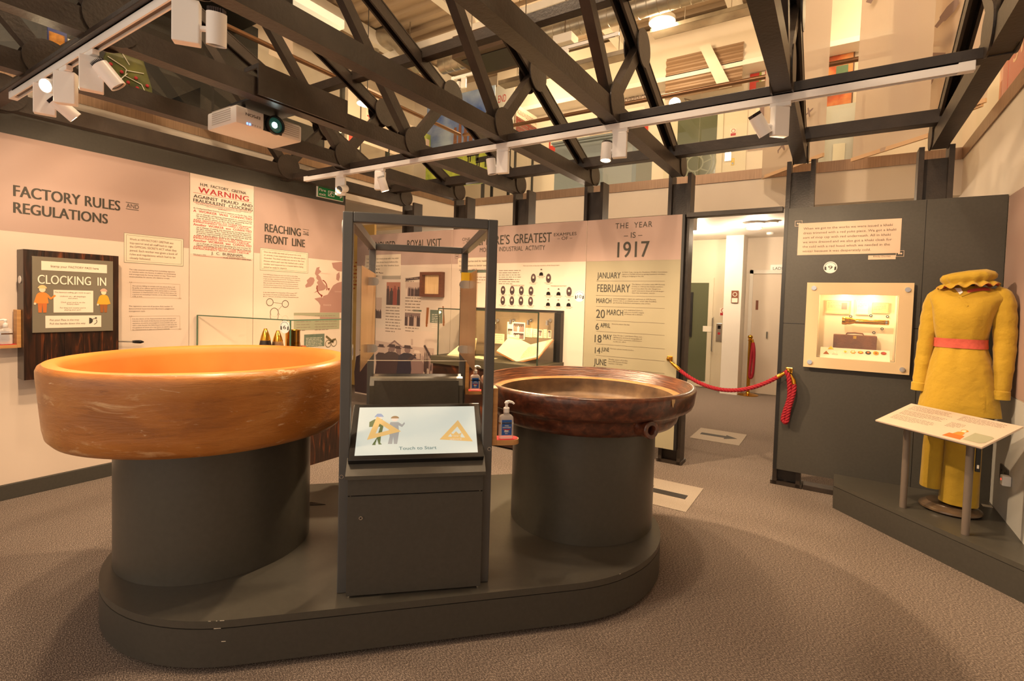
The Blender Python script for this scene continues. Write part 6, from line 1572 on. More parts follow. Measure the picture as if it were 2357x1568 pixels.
# ------------------------------------------------------------ reading panel on two posts
t = thing('reading_panel', 'tilted cream text panel on two grey posts in front of the mannequin', 'information panel', (.545, 3.96, ZPL))
F1, F2, B1, B2 = V3((.240, 4.022, .748)), V3((.672, 3.592, .748)), V3((.384, 4.278, .852)), V3((.822, 3.842, .852))
uu = (F2 - F1).normalized(); vv = (B1 - F1); vv = (vv - uu * vv.dot(uu)).normalized()
PR_ = Plane(F1, uu, vv); W_ = (F2 - F1).length; H_ = ((B1 - F1).dot(vv) + (B2 - F1).dot(vv)) / 2
b = MB(); b.slab(PR_, 0, 0, W_ + .006, H_, -.010, 0, .001); b.build('panel', mat('cream panel print', (206, 186, 168), .4), t)
b = MB(); b.slab(PR_, .012, .008, W_ - .006, H_ - .008, -.020, -.0105); b.build('backing', mat('grey backing', (120, 108, 100), .5), t)
L = Letters()
for r in range(3): L.greek(PR_, .04 + .0, H_ - .03 - r * .075, .30, 5, .0125, .0055, r + 1, .0008)
L.greek(PR_, .335, H_ - .03, .58, 5, .0125, .0055, 8, .0008); L.greek(PR_, .335, H_ - .125, .42, 5, .0125, .0055, 9, .0008)
L.build('small_print', M_INK2, t)
b = MB(); b.poly(PR_, [(.50, .03), (.585, .03), (.60, .05), (.60, .115), (.585, .125), (.50, .125)], .0008); b.build('quote_block', mat('pale sage print', (158, 158, 132), .6), t)
b = MB(); b.poly(PR_, [(.40, .02), (.495, .02), (.488, .065), (.407, .065)], .0008); b.build('printed_desk', mat('rust print', (166, 84, 46), .6), t)
b = MB(); b.poly(PR_, [(.425, .065), (.475, .065), (.468, .095), (.45, .105), (.432, .095)], .001); b.ell(PR_, .452, .118, .018, .013, .0012); b.build('printed_worker', ORA, t)
b = MB(); b.ell(PR_, .451, .113, .011, .012, .0014); b.build('printed_face', mat('printed skin', (240, 208, 176), .6), t)
for p0, hh in (((.415, 4.105), .79), ((.674, 3.822), .775)):
    b = MB(); b.lathe([(0, ZPL + .0005), (.019, ZPL + .0005), (.019, hh), (0, hh)], (p0[0], p0[1], 0), 28); b.build('post', mat('grey powder coat', (112, 100, 90), .45), t, smooth=True)
t = thing('cable_clip', 'small black tag hanging under the right end of the reading panel', 'tag', (.70, 3.80, .6))
b = MB(); b.box((.694, 3.794, .565), (.716, 3.808, .70), .002); b.build('body', M_BLACK, t)
b = MB(); b.box((.7005, 3.7925, .585), (.7095, 3.7935, .605)); b.build('label', M_CARD, t)
b = MB(); b.tube([(.705, 3.801, .70), (.712, 3.795, .735), (.700, 3.80, .752)], .003, 6); b.build('cord', M_PLW, t)

# ------------------------------------------------------------ gallery balustrades
def balustrade(label, p0, p1, n, inset):
    p0, p1 = V3(p0), V3(p1); t = thing('glass_balustrade', label, 'balustrade', (p0 + p1) / 2 + V3((0, 0, 3.0)), 'glass balustrades round the gallery')
    d = (p1 - p0) / n
    for k in range(n):
        a, c = p0 + d * k + d.normalized() * .012, p0 + d * (k + 1) - d.normalized() * .012
        b = MB(); b.bar(a + V3((0, 0, 3.495)), c + V3((0, 0, 3.495)), .010, .98); b.build('glass_pane', M_GLASS, t)
    b = MB(); b.tube([p0 + V3((0, 0, 4.02)), p1 + V3((0, 0, 4.02))], .026, 14); b.build('handrail', mat('brown metal handrail', (132, 98, 70), .3, .6), t, smooth=True)
balustrade('glass balustrade with handrail along the back gallery edge', (GXL + .0, GY + .04, 0), (GXR, GY + .04, 0), 5, 0)
balustrade('glass balustrade with handrail along the left gallery edge', (GXL - .04, -2.4, 0), (GXL - .04, GY + .0, 0), 7, 0)
balustrade('glass balustrade with handrail along the right gallery edge', (GXR + .04, -2.4, 0), (GXR + .04, GY + .0, 0), 7, 0)

# ------------------------------------------------------------ upstairs displays
PU = Plane((0, 9.5, 0), (1, 0, 0), (0, 0, 1))
def poster(pl, x0, y0, x1, y1, label, m, extra=(), name='poster', cat='poster', th=.02):
    """a flat board: extra = [(fx0, fy0, fx1, fy1, material)] in fractions of the board, from its lower left"""
    a, c = pl.uv(x0, y0), pl.uv(x1, y1); u0, u1 = min(a[0], c[0]), max(a[0], c[0]); v0, v1 = min(a[1], c[1]), max(a[1], c[1])
    t = thing(name, label, cat, pl.pt((u0 + u1) / 2, v0)); w, h = u1 - u0, v1 - v0
    b = MB(); b.slab(pl, u0, v0, u1, v1, .003, th); b.build('board', m, t)
    for k, (fx0, fy0, fx1, fy1, mm) in enumerate(extra):
        b = MB(); b.slab(pl, u0 + fx0 * w, v0 + fy0 * h, u0 + fx1 * w, v0 + fy1 * h, th, th + .003 + .0005 * k); b.build('printed_block', mm, t)
    return t, (u0, v0, u1, v1)
M_REDP = mat('red poster print', (190, 52, 36), .6); M_SKY = ramp_mat('printed sky', [(.35, (58, 86, 150)), (.6, (150, 168, 190))], 1.2, rough=.6); M_GRS = ramp_mat('printed field', [(.35, (120, 140, 40)), (.7, (180, 184, 70))], 6, rough=.6)
M_PNT = ramp_mat('orange painted street', [(.25, (80, 60, 40)), (.45, (186, 84, 40)), (.6, (214, 140, 80)), (.8, (120, 130, 110))], 3, rough=.6)
# lift door upstairs
d3 = MB(); d3.slab(PU, -2.82, 2.96, -1.42, 5.15, .003, .02); o3 = struct('door_3', d3, mat('cream lift surround', (214, 204, 180), .45))
b = MB(); b.slab(PU, -2.68, 2.97, -1.80, 4.98, .02, .045); o = b.build('door_leaf', mat('cream lift surround', (214, 204, 180), .45), o3)
b = MB(); b.slab(PU, -2.58, 3.1, -1.90, 4.88, .045, .05); gp = b.build('frosted_pane', mat('dim green glass', (92, 96, 74), .12), o)
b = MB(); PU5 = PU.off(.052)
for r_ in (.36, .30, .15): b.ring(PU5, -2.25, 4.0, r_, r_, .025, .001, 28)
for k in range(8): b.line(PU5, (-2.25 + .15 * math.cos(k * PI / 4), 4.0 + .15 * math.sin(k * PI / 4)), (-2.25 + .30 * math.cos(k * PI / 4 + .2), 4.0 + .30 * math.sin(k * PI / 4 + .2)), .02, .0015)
b.build('round_pattern', mat('pane pattern', (122, 124, 98), .3), gp)  # round clock-like pattern on the pane
b = MB(); b.slab(PU, -2.55, 4.99, -2.2, 5.06, .045, .10, .004); b.build('door_closer', M_CHROME, o)
b = MB(); b.tube([PU.pt(-2.4, 5.06, .08), PU.pt(-2.46, 5.16, .12), PU.pt(-2.3, 5.08, .14)], .012, 6); b.build('closer_arm', M_CHROME, o)
b = MB(); u, v = PU.uv(1677, 350); b.slab(PU, u - .05, v - .16, u + .05, v + .16, .02, .04); b.build('call_panel', M_CHROME, o3)
b = MB(); b.slab(PU, -2.1, 3.42, -1.86, 3.66, .051, .056); b.build('red_notice', M_REDP, o)
notice(1681, 297, 1695, 313, 'white and red no smoking notice upstairs beside the lift', M_CARD, M_RED, PU.off(.02))
notice(1683, 365, 1690, 380, 'small yellow notice upstairs under the no smoking notice', mat('yellow sign', (226, 190, 40), .5), M_BLACK, PU.off(.02))
poster(PU, 1727, 172, 1768, 218, 'red poster with a round medal and green ribbon upstairs', M_REDP, ((.35, .08, .95, .60, mat('old bronze print', (120, 96, 60), .6)), (.5, .6, .62, 1, M_GRS), (.62, .6, .8, 1, M_CARD)))
poster(PU, 1741, 240, 1768, 310, 'white board with two old soldier photographs upstairs', M_CARD, ((.3, .55, .8, .95, M_SEP2), (.25, .08, .85, .42, M_SEP2)))
poster(PU, 1722, 322, 1765, 342, 'low narrow grey caption strip upstairs', M_SEP3, ((.05, .3, .95, .7, M_SEP2),))
poster(PU, 1900, 120, 1962, 246, 'orange street painting in a dark wooden frame upstairs', mat('dark wood frame', (92, 58, 34), .5), ((.12, .05, .95, .88, M_PNT), (.4, .5, .8, .7, mat('painted green', (90, 120, 90), .6))), 'painting', 'painting', .05)
t = thing('display_cabinet', 'dark wooden glass fronted cabinet upstairs behind the banners', 'cabinet', (-.1, 9.1, 2.96))
u0, v1 = PU.uv(1888, 258); u1 = PU.uv(1985, 258)[0]
b = MB(); b.box((u0, 9.05, 2.961), (u1, 9.44, 3.35)); b.build('base', mat('dark cabinet wood', (64, 40, 26), .4), t)
b = MB(); b.box((u0, 9.30, 3.35), (u1, 9.44, v1)); b.build('back_panel', M_GREYWALL, t)
b = MB(); b.box((u0, 9.05, 3.35), (u1, 9.06, v1)); b.build('glass_front', M_GLASS, t)
for x in (u0, u1):
    b = MB(); b.box((x - .02, 9.04, 3.35), (x + .02, 9.08, v1)); b.build('corner_post', mat('dark cabinet wood', (64, 40, 26), .4), t)
b = MB(); b.box((u0 + .2, 9.27, 3.7), (u1 - .2, 9.295, 4.0)); b.build('paper', M_CARD, t)
poster(PU, 1433, 226, 1492, 312, 'cream and red EXPERIENCE poster upstairs', M_BOARD, ((.0, .0, 1, .40, M_REDP), (.05, .45, .85, .70, M_CARD)))
L = Letters(); a = PU.uv(1439, 243); c = PU.uv(1486, 243); L.put(PU.off(.024), 'EXPERIENCE', a[0], c[0], a[1], .14, h=.001); 
t_ = [q for q in bpy.data.objects if q.get('label', '').startswith('cream and red EXPERIENCE')][0]; L.build('heading', mat('grey ink', (120, 104, 92), .6), t_)
poster(PU, 1378, 262, 1420, 322, 'small red edged poster upstairs behind a truss plate', M_BOARD, ((0, 0, .15, 1, M_REDP), (.3, .2, .8, .5, M_SEP2)))
d4 = MB(); d4.slab(PU, -4.45, 2.96, -3.55, 5.05, .003, .02); o4 = struct('door_4', d4, M_WHITE)
b = MB(); b.slab(PU, -4.32, 2.97, -3.68, 4.92, .02, .04); o = b.build('door_leaf', mat('beige door', (200, 182, 158), .5), o4)
for v0, v1 in ((3.15, 3.85), (4.0, 4.8)):
    b = MB(); b.slab(PU, -4.22, v0, -3.78, v1, .04, .046, .004); b.build('door_panel', mat('beige door', (200, 182, 158), .5), o)
poster(PU, 1265, 323, 1302, 345, 'red notice board upstairs above the grey counter', M_REDP, ((.1, .5, .9, .85, M_CARD),))
t = thing('counter', 'grey blue reception counter with a moulded top upstairs behind the glass', 'counter', (-2.5, 7.2, 2.96))
PCN = Plane((0, 7.0, 0), (1, 0, 0), (0, 0, 1)); u0, vt = PCN.uv(1278, 338); u1 = PCN.uv(1466, 338)[0]; M_CTR = mat('grey blue counter paint', (150, 160, 160), .5)
b = MB(); b.box((u0, 7.0, 2.961), (u1, 7.7, vt)); b.build('body', M_CTR, t)
b = MB(); b.box((u0 - .03, 6.97, vt), (u1 + .03, 7.73, vt + .03), .006); b.box((u0 - .05, 6.95, vt + .03), (u1 + .05, 7.75, vt + .06), .006); b.build('moulded_top', M_CTR, t)
b = MB(); b.box((u1 - .5, 7.0 - .004, 3.0), (u1 - .06, 7.0, vt - .1)); b.build('front_panel', mat('pale grey blue', (172, 178, 174), .5), t)
# boards and murals toward the left corner
PM = Plane((0, 8.2, 0), (1, 0, 0), (0, 0, 1))
t, r = poster(PM, 985, 235, 1135, 420, 'large mural of chimneys, field and cows under a blue sky upstairs', M_SKY, ((0, 0, 1, .42, M_GRS),), 'mural', 'mural')
b = MB()
for k, f in enumerate((.45, .52, .60, .68)):
    x = r[0] + (r[2] - r[0]) * f; z = r[1] + (r[3] - r[1]) * .42; b.poly(PM, [(x - .05, z), (x + .05, z), (x + .03, z + .42 + .06 * (k % 2)), (x - .03, z + .42 + .06 * (k % 2))], .0245)
b.build('printed_chimneys', mat('brick print', (120, 78, 56), .6), t)
b = MB()
for f, g in ((.72, .30), (.85, .22), (.35, .33)):
    x = r[0] + (r[2] - r[0]) * f; z = r[1] + (r[3] - r[1]) * g; b.poly(PM, [(x - .16, z), (x + .14, z + .01), (x + .22, z + .12), (x + .14, z + .12), (x - .14, z + .11)], .0245)
    for s in (-.12, -.07, .08, .12): b.poly(PM, [(x + s - .015, z - .1), (x + s + .015, z - .1), (x + s + .015, z + .02), (x + s - .015, z + .02)], .0245)
b.build('printed_cows', M_BLACK, t)
for f in (.15, .85):
    x = r[0] + (r[2] - r[0]) * f; b = MB(); b.box((x - .03, 8.2, 2.961), (x + .03, 8.24, r[1] + .3)); b.build('leg', M_DARK2, t)
PM2 = Plane((0, 8.9, 0), (1, 0, 0), (0, 0, 1))
t, r = poster(PM2, 1128, 205, 1182, 300, 'pale board with red END lettering upstairs', M_GREYWALL); L = Letters(); a = PM2.uv(1148, 238); c = PM2.uv(1166, 234); L.put(PM2.off(.021), 'END', a[0], c[0], a[1], .16, h=.001); L.build('heading', M_RED, t)
for u in (r[0] + .1, r[2] - .1):
    b = MB(); b.slab(PM2, u - .025, 2.961, u + .025, r[1] + .2, -.04, .0025); b.build('leg', M_DARK2, t)
def legs(t, pl, r):
    for u in (r[0] + .06, r[2] - .06):
        b = MB(); b.slab(pl, u - .02, 2.961, u + .02, r[1] + .2, -.03, .0025); b.build('leg', M_DARK2, t)
PM3 = Plane((-5.25, 0, 0), (0, 1, 0), (0, 0, 1))
t, r = poster(PM3, 1187, 240, 1232, 330, 'cream and dark red ACKNOWLEDGEMENTS board upstairs', M_BOARD, ((0, .0, 1, .58, mat('maroon print', (122, 46, 36), .6)),)); L = Letters(); L.put(PM3.off(.021), 'ACKNOWLEDGEMENTS', r[0] + .03, r[2] - .03, r[3] - .16, .09, h=.001); legs(t, PM3, r); L.greek(PM3.off(.024), r[0] + .05, r[1] + (r[3] - r[1]) * .5, r[2] - .05, 7, .07, .035, 4, h=.001); L.build('heading', mat('grey ink', (120, 104, 92), .6), t)
PG1 = Plane((-7.4, 0, 0), (0, 1, 0), (0, 0, 1))
t, r = poster(PG1, 800, 190, 826, 345, 'cream board with red lettering upstairs, left of the glowing disc', M_BOARD, ((.1, .02, .9, .25, M_REDP),))
t, r = poster(PG1, 832, 196, 892, 350, 'cream board with ING and TOM in red behind the disc lamp upstairs', M_BOARD, ((.15, .45, .9, .7, M_CARD),)); L = Letters(); L.put(PG1.off(.024), 'ING', r[0] + .1, r[2] - .25, r[3] - .35, .2, h=.001); L.put(PG1.off(.024), 'TOM', r[0] + .12, r[2] - .2, r[3] - .68, .2, h=.001); L.build('heading', M_RED, t)
t, r = poster(PG1, 898, 268, 960, 375, 'board with orange red squares and a purple photograph upstairs', M_BOARD, ((.02, .62, .32, 1.0, M_REDP), (.05, .1, .5, .55, M_REDP), (.6, .12, .98, .48, M_SEP2)))
t, r = poster(PG1, 962, 300, 988, 372, 'yellow green picture board upstairs near the glass corner', M_GRS, ((.1, .1, .5, .5, M_SEP4), (.6, .2, .9, .8, M_SEP3)))
for x in (790, 829, 896):
    p = PG1.uv(x, 300); tag(MB().box((-7.47, p[0] - .03, 2.961), (-7.403, p[0] + .03, 5.3)).build('display_post', M_DARK2), 'dark slim upright %s upstairs' % {790: 'left of the red lettered boards', 829: 'between the red lettered boards', 896: 'right of the red lettered boards'}[x], 'display post', 'dark uprights between the boards upstairs')
# dark exhibit with a green wired panel above the clocking machine
M_EXD = mat('sooty black exhibit', (20, 17, 14), .45)
t = thing('exhibit_wall', 'long black backdrop of the dark exhibit upstairs at left', 'exhibit backdrop', (-6.7, 2.2, 2.96))
b = MB(); b.box((-6.9, -.5, 2.961), (-6.6, 3.9, 4.95)); b.build('back_wall', M_EXD, t)
b = MB(); b.box((-6.6, -.5, 4.75), (-5.4, 3.6, 4.95)); b.build('canopy', M_EXD, t)
PGN = Plane((-5.55, 0, 0), (0, 1, 0), (0, 0, 1))
t = thing('wired_panel', 'mossy green panel with white wires and red beads upstairs at left', 'panel', (-5.55, 2.2, 2.96))
q = [PGN.uv(*p) for p in ((232, 150), (262, 88), (300, 108), (330, 140), (350, 205), (352, 245), (300, 250), (228, 205))]
b = MB(); b.prism(q, -.04, 0, PGN.pt); b.build('board', ramp_mat('mossy green paint', [(.35, (62, 66, 22)), (.65, (108, 106, 40))], 6, rough=.6), t)
def at_g(x, y): return PGN.pt(*PGN.uv(x, y), .008)
for pts_ in (((247, 130), (285, 155), (292, 163), (330, 170)), ((275, 115), (285, 130), (297, 150)), ((290, 160), (287, 175), (325, 195), (338, 222)), ((292, 170), (280, 180), (266, 192)), ((230, 175), (260, 192), (295, 210))):
    b = MB(); b.tube([at_g(*p) for p in pts_], .004, 6); b.build('wire', M_CARD, t)
for k, (x, y) in enumerate(((254, 148), (237, 160), (279, 166), (265, 181), (312, 180), (294, 190), (240, 186), (315, 203), (338, 198), (340, 220))):
    b = MB(); b.lathe([(0, 0), (.013, .003), (.015, .010), (.010, .018), (0, .02)], PGN.pt(*PGN.uv(x, y), .001), 14, axis=(1, 0, 0)); b.build('red_bead', M_RED, t, smooth=True)
PGO = Plane((-5.6, 0, 0), (0, 1, 0), (0, 0, 1))
t, r = poster(PGO, 108, 62, 152, 120, 'blue bordered RIGGS DEPOT poster upstairs at top left', mat('navy print', (52, 62, 122), .6), ((.06, .02, .88, .78, ramp_mat('golden landscape print', [(.3, (120, 70, 20)), (.5, (214, 140, 40)), (.75, (250, 200, 110))], 4, (1, 3, 3))),)); L = Letters(); L.put(PGO.off(.0215), 'RIGGS DEPOT', r[0] + .02, r[2] - .03, r[3] - .10, .06, h=.001); L.build('heading', M_CARD, t)
t, r = poster(PGO, 154, 90, 172, 118, 'narrow cream board right of the blue bordered poster', M_CARD)
t = thing('scroll_shelf', 'black control desk with round dials upstairs behind the cover board', 'control desk', (-5.9, 3.4, 2.96))
b = MB(); b.box((-6.3, 2.7, 2.961), (-5.6, 4.2, 3.55)); b.build('body', M_EXD, t)
for k, x in enumerate((540, 556, 576, 592)):
    p = on_axis(0, -5.598, x, 132 + k * 7); 
    if 2.75 < p.y < 4.15: 
        b = MB(); b.lathe([(.05, 0), (.065, 0), (.065, .012), (.05, .012)], (-5.5985, p.y, 3.42), 20, axis=(1, 0, 0)); b.build('dial', M_CHROME, t)
poster(Plane((-8.3, 0, 0), (0, 1, 0), (0, 0, 1)), 618, 60, 672, 150, 'tall pale board upstairs beside the white soffit', M_BOARD, (), 'wall_board', 'board')
b = MB(); b.box((-6.1, -2.4, 5.05), (-5.75, 4.6, 5.16)); tag(b.build('soffit_light', mat('lit soffit', (236, 232, 206), .5, emit=((240, 234, 205), .35))), 'long pale lit soffit strip high at upper left', 'light strip')

# ------------------------------------------------------------ services under the ribbed ceiling
M_GALV = mat('galvanised duct', (172, 164, 150), .32, .8, noise=(6, .15))
def along_x(y, p, q): return on_axis(1, y, *p), on_axis(1, y, *q)
a, c = along_x(7.4, (1018, 142), (1500, 22)); z_ = (a.z + c.z) / 2
t = thing('air_duct', 'long silver spiral duct running across under the ceiling', 'duct', (a.x, 7.4, z_))
b = MB(); n_ = 46
pts = [V3((a.x + (c.x + 3 - a.x) * k / n_, 7.4, z_)) for k in range(n_ + 1)]
b.tube([p for k in range(n_) for p in (pts[k], pts[k].lerp(pts[k + 1], .9), pts[k].lerp(pts[k + 1], .93), pts[k].lerp(pts[k + 1], .97))], [r_ for k in range(n_) for r_ in (.15, .15, .157, .157)], 20); b.build('pipe', M_GALV, t, smooth=True)
p0, p1, p2, p3 = (on_axis(1, 6.9, *p) for p in ((845, 118), (868, 92), (915, 92), (965, 148)))
t = thing('air_duct', 'shiny curved elbow duct high at centre left', 'duct', p1)
b = MB(); b.tube(smooth_path([p0, p1, (p1 + p2) / 2 + V3((0, 0, .06)), p2, p3], 6), .17, 22); b.build('elbow', M_GALV, t, smooth=True)
for k, p in enumerate(smooth_path([p0, p1, p2, p3], 4)[2:11:4]):
    b = MB(); b.tube([p + V3((0, 0, .1)), V3((p.x, p.y, 6.5))], .01, 6); b.build('hanger', M_CHROME, t)
def tray(y, p, q, w, label, m, ext=0):
    a, c = along_x(y, p, q); z_ = (a.z + c.z) / 2; t = thing('cable_tray', label, 'cable tray', (a.x, y, z_))
    b = MB(); b.box((a.x - ext, y - w, z_), (c.x + ext, y + w, z_ + .012)); b.build('base', m, t)
    for x_ in (a.x + .1, c.x - .1):
        b = MB(); b.tube([V3((x_, y, z_ + .01)), V3((x_, y, 6.56))], .006, 6); b.build('hanger', M_CHROME, t)
    for s in (-1, 1):
        b = MB(); b.box((a.x - ext, y + s * w - .006, z_), (c.x + ext, y + s * w + .006, z_ + .06)); b.build('side', m, t)
tray(7.0, (1178, 205), (1440, 118), .10, 'perforated grey cable tray above the upper light track', M_GALV, .2)
tray(8.2, (1560, 70), (1700, 30), .12, 'perforated cable tray right of the large round pendant', M_GALV, .4)
t = thing('fan_coil_unit', 'flat dark ventilation unit under the ceiling in the middle', 'ventilation unit', on_axis(1, 6.0, 1125, 135))
p = on_axis(1, 6.0, 1060, 130); q = on_axis(1, 6.0, 1205, 150)
b = MB(); b.box((p.x, 5.8, p.z - .12), (q.x, 6.5, p.z + .2), .01); b.build('casing', mat('dark brown steel casing', (74, 54, 38), .5), t)
b = MB(); b.box((p.x + .1, 5.9, p.z - .13), (q.x - .1, 6.4, p.z - .12)); b.build('grille', M_DARK2, t)
for x in (p.x + .08, q.x - .08):
    b = MB(); b.tube([V3((x, 6.15, p.z + .19)), V3((x, 6.15, 6.55))], .008, 6); b.build('hanger', M_CHROME, t)
a, c = along_x(6.8, (1040, 183), (1425, 84)); zt2 = (a.z + c.z) / 2
t = track(a.x, c.x, 6.8, zt2, zt2 + .05, 'white light track high up under the gallery ceiling')
for x_ in (a.x + .4, c.x - .4):
    b = MB(); b.tube([V3((x_, 6.8, zt2 + .05)), V3((x_, 6.8, 6.55))], .006, 6); b.build('hanger', M_CHROME, t)
src = [q for q in bpy.data.objects if q.name == 'track_spotlight.002'][0]
for px, py, lb in ((1068, 178, 'small white spotlight at the left end of the high gallery track'), (1302, 118, 'small white spotlight near the middle of the high gallery track')):
    p = on_axis(1, 6.8, px, py); o = copy_tree(src); o.location = (p.x, 6.8, zt2); tag(o, lb, None, 'spotlights on the high gallery track')
t = thing('junction_box', 'white square box under the silver spiral duct', 'junction box', on_axis(1, 7.1, 1300, 90))
p = on_axis(1, 7.1, 1300, 92); b = MB(); b.box((p.x - .16, 7.0, p.z - .08), (p.x + .16, 7.25, p.z + .06), .01); b.build('box', M_WHITE, t)
b = MB(); b.tube([p + V3((0, 0, .06)), V3((p.x, p.y, 6.5))], .01, 6); b.build('hanger', M_CHROME, t)
M_DISC = mat('lit pendant disc', (255, 242, 214), .4, emit=((255, 234, 196), 16))
def pendant(y, px, py, r, label):
    p = on_axis(1, y, px, py); t = thing('pendant_lamp', label, 'pendant lamp', p)
    b = MB(); b.lathe([(0, .07), (r, .07), (r + .01, .06), (r + .01, 0), (r, 0), (r, .02), (0, .02)], p, 40); b.build('shade', M_PLW, t)
    b = MB(); b.lathe([(0, .018), (r * .985, .018), (r * .97, .004), (0, -.004)], p, 40); b.build('diffuser', M_DISC, t)
    b = MB(); b.tube([p + V3((0, 0, .07)), V3((p.x, p.y, 6.5))], .006, 6); b.build('cable', M_DARK2, t)
    return p
pd1 = pendant(8.0, 1524, 52, .19, 'large glowing round pendant lamp at upper right centre')
pd2 = pendant(5.6, 845, 240, .15, 'smaller glowing round pendant lamp upstairs among the red lettered boards')
# ribbed recess and its white beam at the back
PRC = Plane((0, 9.14, 0), (1, 0, 0), (0, 0, 1))
u0, v1 = PRC.uv(1535, 132); u1, v0 = PRC.uv(1708, 198)
t = thing('ribbed_recess', 'ribbed metal recess with a white beam above the upper lift', 'ribbed panel', PRC.pt(u0, v0))
b = MB(); k = 0; z = v0
while z < v1 - .05:
    b.face([(u0, 9.135, z), (u1, 9.135, z), (u1, 9.10, z + .03), (u0, 9.10, z + .03)]); b.face([(u0, 9.10, z + .03), (u1, 9.10, z + .03), (u1, 9.10, z + .06), (u0, 9.10, z + .06)]); b.face([(u0, 9.10, z + .06), (u1, 9.10, z + .06), (u1, 9.135, z + .09), (u0, 9.135, z + .09)]); b.face([(u0, 9.135, z + .09), (u1, 9.135, z + .09), (u1, 9.135, z + .12), (u0, 9.135, z + .12)]); z += .12
b.build('ribs', mat('brown ribbed metal', (150, 122, 96), .5), t)
b = MB(); m_ = (u0 * .45 + u1 * .55); b.hexa([(m_ - .12, 9.02, v1), (m_ + .06, 9.02, v1), (m_ + .06, 9.09, v1), (m_ - .12, 9.09, v1), (m_ + .22, 9.02, v0), (m_ + .42, 9.02, v0), (m_ + .42, 9.09, v0), (m_ + .22, 9.09, v0)][4:] + [(m_ - .12, 9.02, v1), (m_ + .06, 9.02, v1), (m_ + .06, 9.09, v1), (m_ - .12, 9.09, v1)]); b.build('beam', M_WALL, t)

# ------------------------------------------------------------ hanging banners
def fabric():
    m = bpy.data.materials.new('sheer cream cloth'); m.use_nodes = True; nt = m.node_tree
    b = nt.nodes['Principled BSDF']; b.inputs['Base Color'].default_value = lin((226, 212, 196)); b.inputs['Roughness'].default_value = .9
    out = [n for n in nt.nodes if n.type == 'OUTPUT_MATERIAL'][0]
    tl = nt.nodes.new('ShaderNodeBsdfTranslucent'); tl.inputs[0].default_value = lin((226, 208, 188)); tp_ = nt.nodes.new('ShaderNodeBsdfTransparent')
    m1 = nt.nodes.new('ShaderNodeMixShader'); m1.inputs[0].default_value = .5; m2 = nt.nodes.new('ShaderNodeMixShader'); m2.inputs[0].default_value = .10
    nt.links.new(b.outputs[0], m1.inputs[1]); nt.links.new(tl.outputs[0], m1.inputs[2]); nt.links.new(m1.outputs[0], m2.inputs[1]); nt.links.new(tp_.outputs[0], m2.inputs[2]); nt.links.new(m2.outputs[0], out.inputs[0])
    return m
M_CLOTH = fabric(); M_CPR = mat('grey cloth print', (150, 128, 118), .9)
def banner(p0, p1, z0, z1, label, seed, shapes):
    p0, p1 = V3((p0[0], p0[1], 0)), V3((p1[0], p1[1], 0)); d = p1 - p0; W_ = d.length; u = d.normalized(); n = V3((u.y, -u.x, 0))
    t = thing('fabric_banner', label, 'banner', p0 + d / 2 + V3((0, 0, z0)), 'sheer banners hanging by the gallery'); rnd = random.Random(seed); ph = [rnd.uniform(0, 6) for _ in range(4)]
    def bulge(f, g): return .035 * math.sin(9 * f + ph[0]) * (.3 + g) + .02 * math.sin(17 * f + ph[1] + g * 2) * g
    b = MB(); N, K = 26, 14
    vs = [[b.bm.verts.new(p0 + u * (W_ * i / N) + n * bulge(i / N, j / K) + V3((0, 0, z0 + (z1 - z0) * j / K))) for i in range(N + 1)] for j in range(K + 1)]
    for j in range(K):
        for i in range(N): b.bm.faces.new((vs[j][i], vs[j][i + 1], vs[j + 1][i + 1], vs[j + 1][i]))
    b.build('cloth', M_CLOTH, t, smooth='full')
    b = MB(); b.bar(p0 + V3((0, 0, z0 + .014)), p1 + V3((0, 0, z0 + .014)), .020, .034); b.build('bottom_hem', mat('hem cloth', (222, 186, 146), .9), t)
    for nm, fx, z, s, rot, kind in shapes:
        pl = Plane(p0 + u * (W_ * fx) + n * (.045) + V3((0, 0, z)), u * math.cos(rot) + V3((0, 0, math.sin(rot))), V3((0, 0, math.cos(rot))) - u * math.sin(rot))
        P = {'bomb': [(-1, -.16), (-.5, -.2), (-.4, -.34), (.3, -.42), (.8, -.3), (1, 0), (.8, .3), (.3, .42), (-.4, .34), (-.5, .2), (-1, .16)],
             'plane': [(-1, .1), (-.2, .14), (-.1, .8), (.12, .8), (.2, .16), (.8, .14), (1.05, 0), (.8, -.14), (.2, -.16), (.12, -.8), (-.1, -.8), (-.2, -.14), (-.8, -.1), (-.95, -.3), (-1.1, -.3), (-1, 0)],
             'shell': [(-1, -.45), (.2, -.45), (.8, -.2), (1.1, 0), (.8, .2), (.2, .45), (-1, .45)], 'beam': [(-1.6, -.12), (1.6, -.3), (1.6, .3), (-1.6, .12)]}[kind]
        b = MB(); b.poly(pl, [(x * s, y * s) for x, y in P], 0); b.build(nm, M_CPR, t)
q = [fl(*p, z=2.85) for p in ((1755, 412), (1895, 360), (1960, 372), (2137, 316))]
banner(q[0], q[1], 2.85, 6.2, 'sheer banner with a small aeroplane print, left of the post by the doorway', 3, (('printed_aeroplane', .42, 3.10, .085, .5, 'plane'), ('printed_aeroplane', .82, 3.30, .06, .3, 'plane')))
banner(q[2], q[3], 2.85, 6.2, 'widest pale sheer banner, in the middle of the group', 5, (('printed_beam', .6, 4.6, .3, .9, 'beam'),))
q2 = [fl(*p, z=3.12) for p in ((2046, 306), (2140, 276))]
dq = (q2[1] - q2[0]).normalized() * .78
banner(q2[0], q2[0] + dq, 3.12, 6.2, 'sheer banner printed with falling bombs, in front of the widest banner', 8, (('printed_bomb', .42, 4.22, .095, .6, 'bomb'), ('printed_bomb', .18, 3.86, .06, .25, 'bomb'), ('printed_shell', .42, 3.48, .2, -2.0, 'shell'), ('printed_bomb', .62, 3.95, .11, .7, 'bomb')))
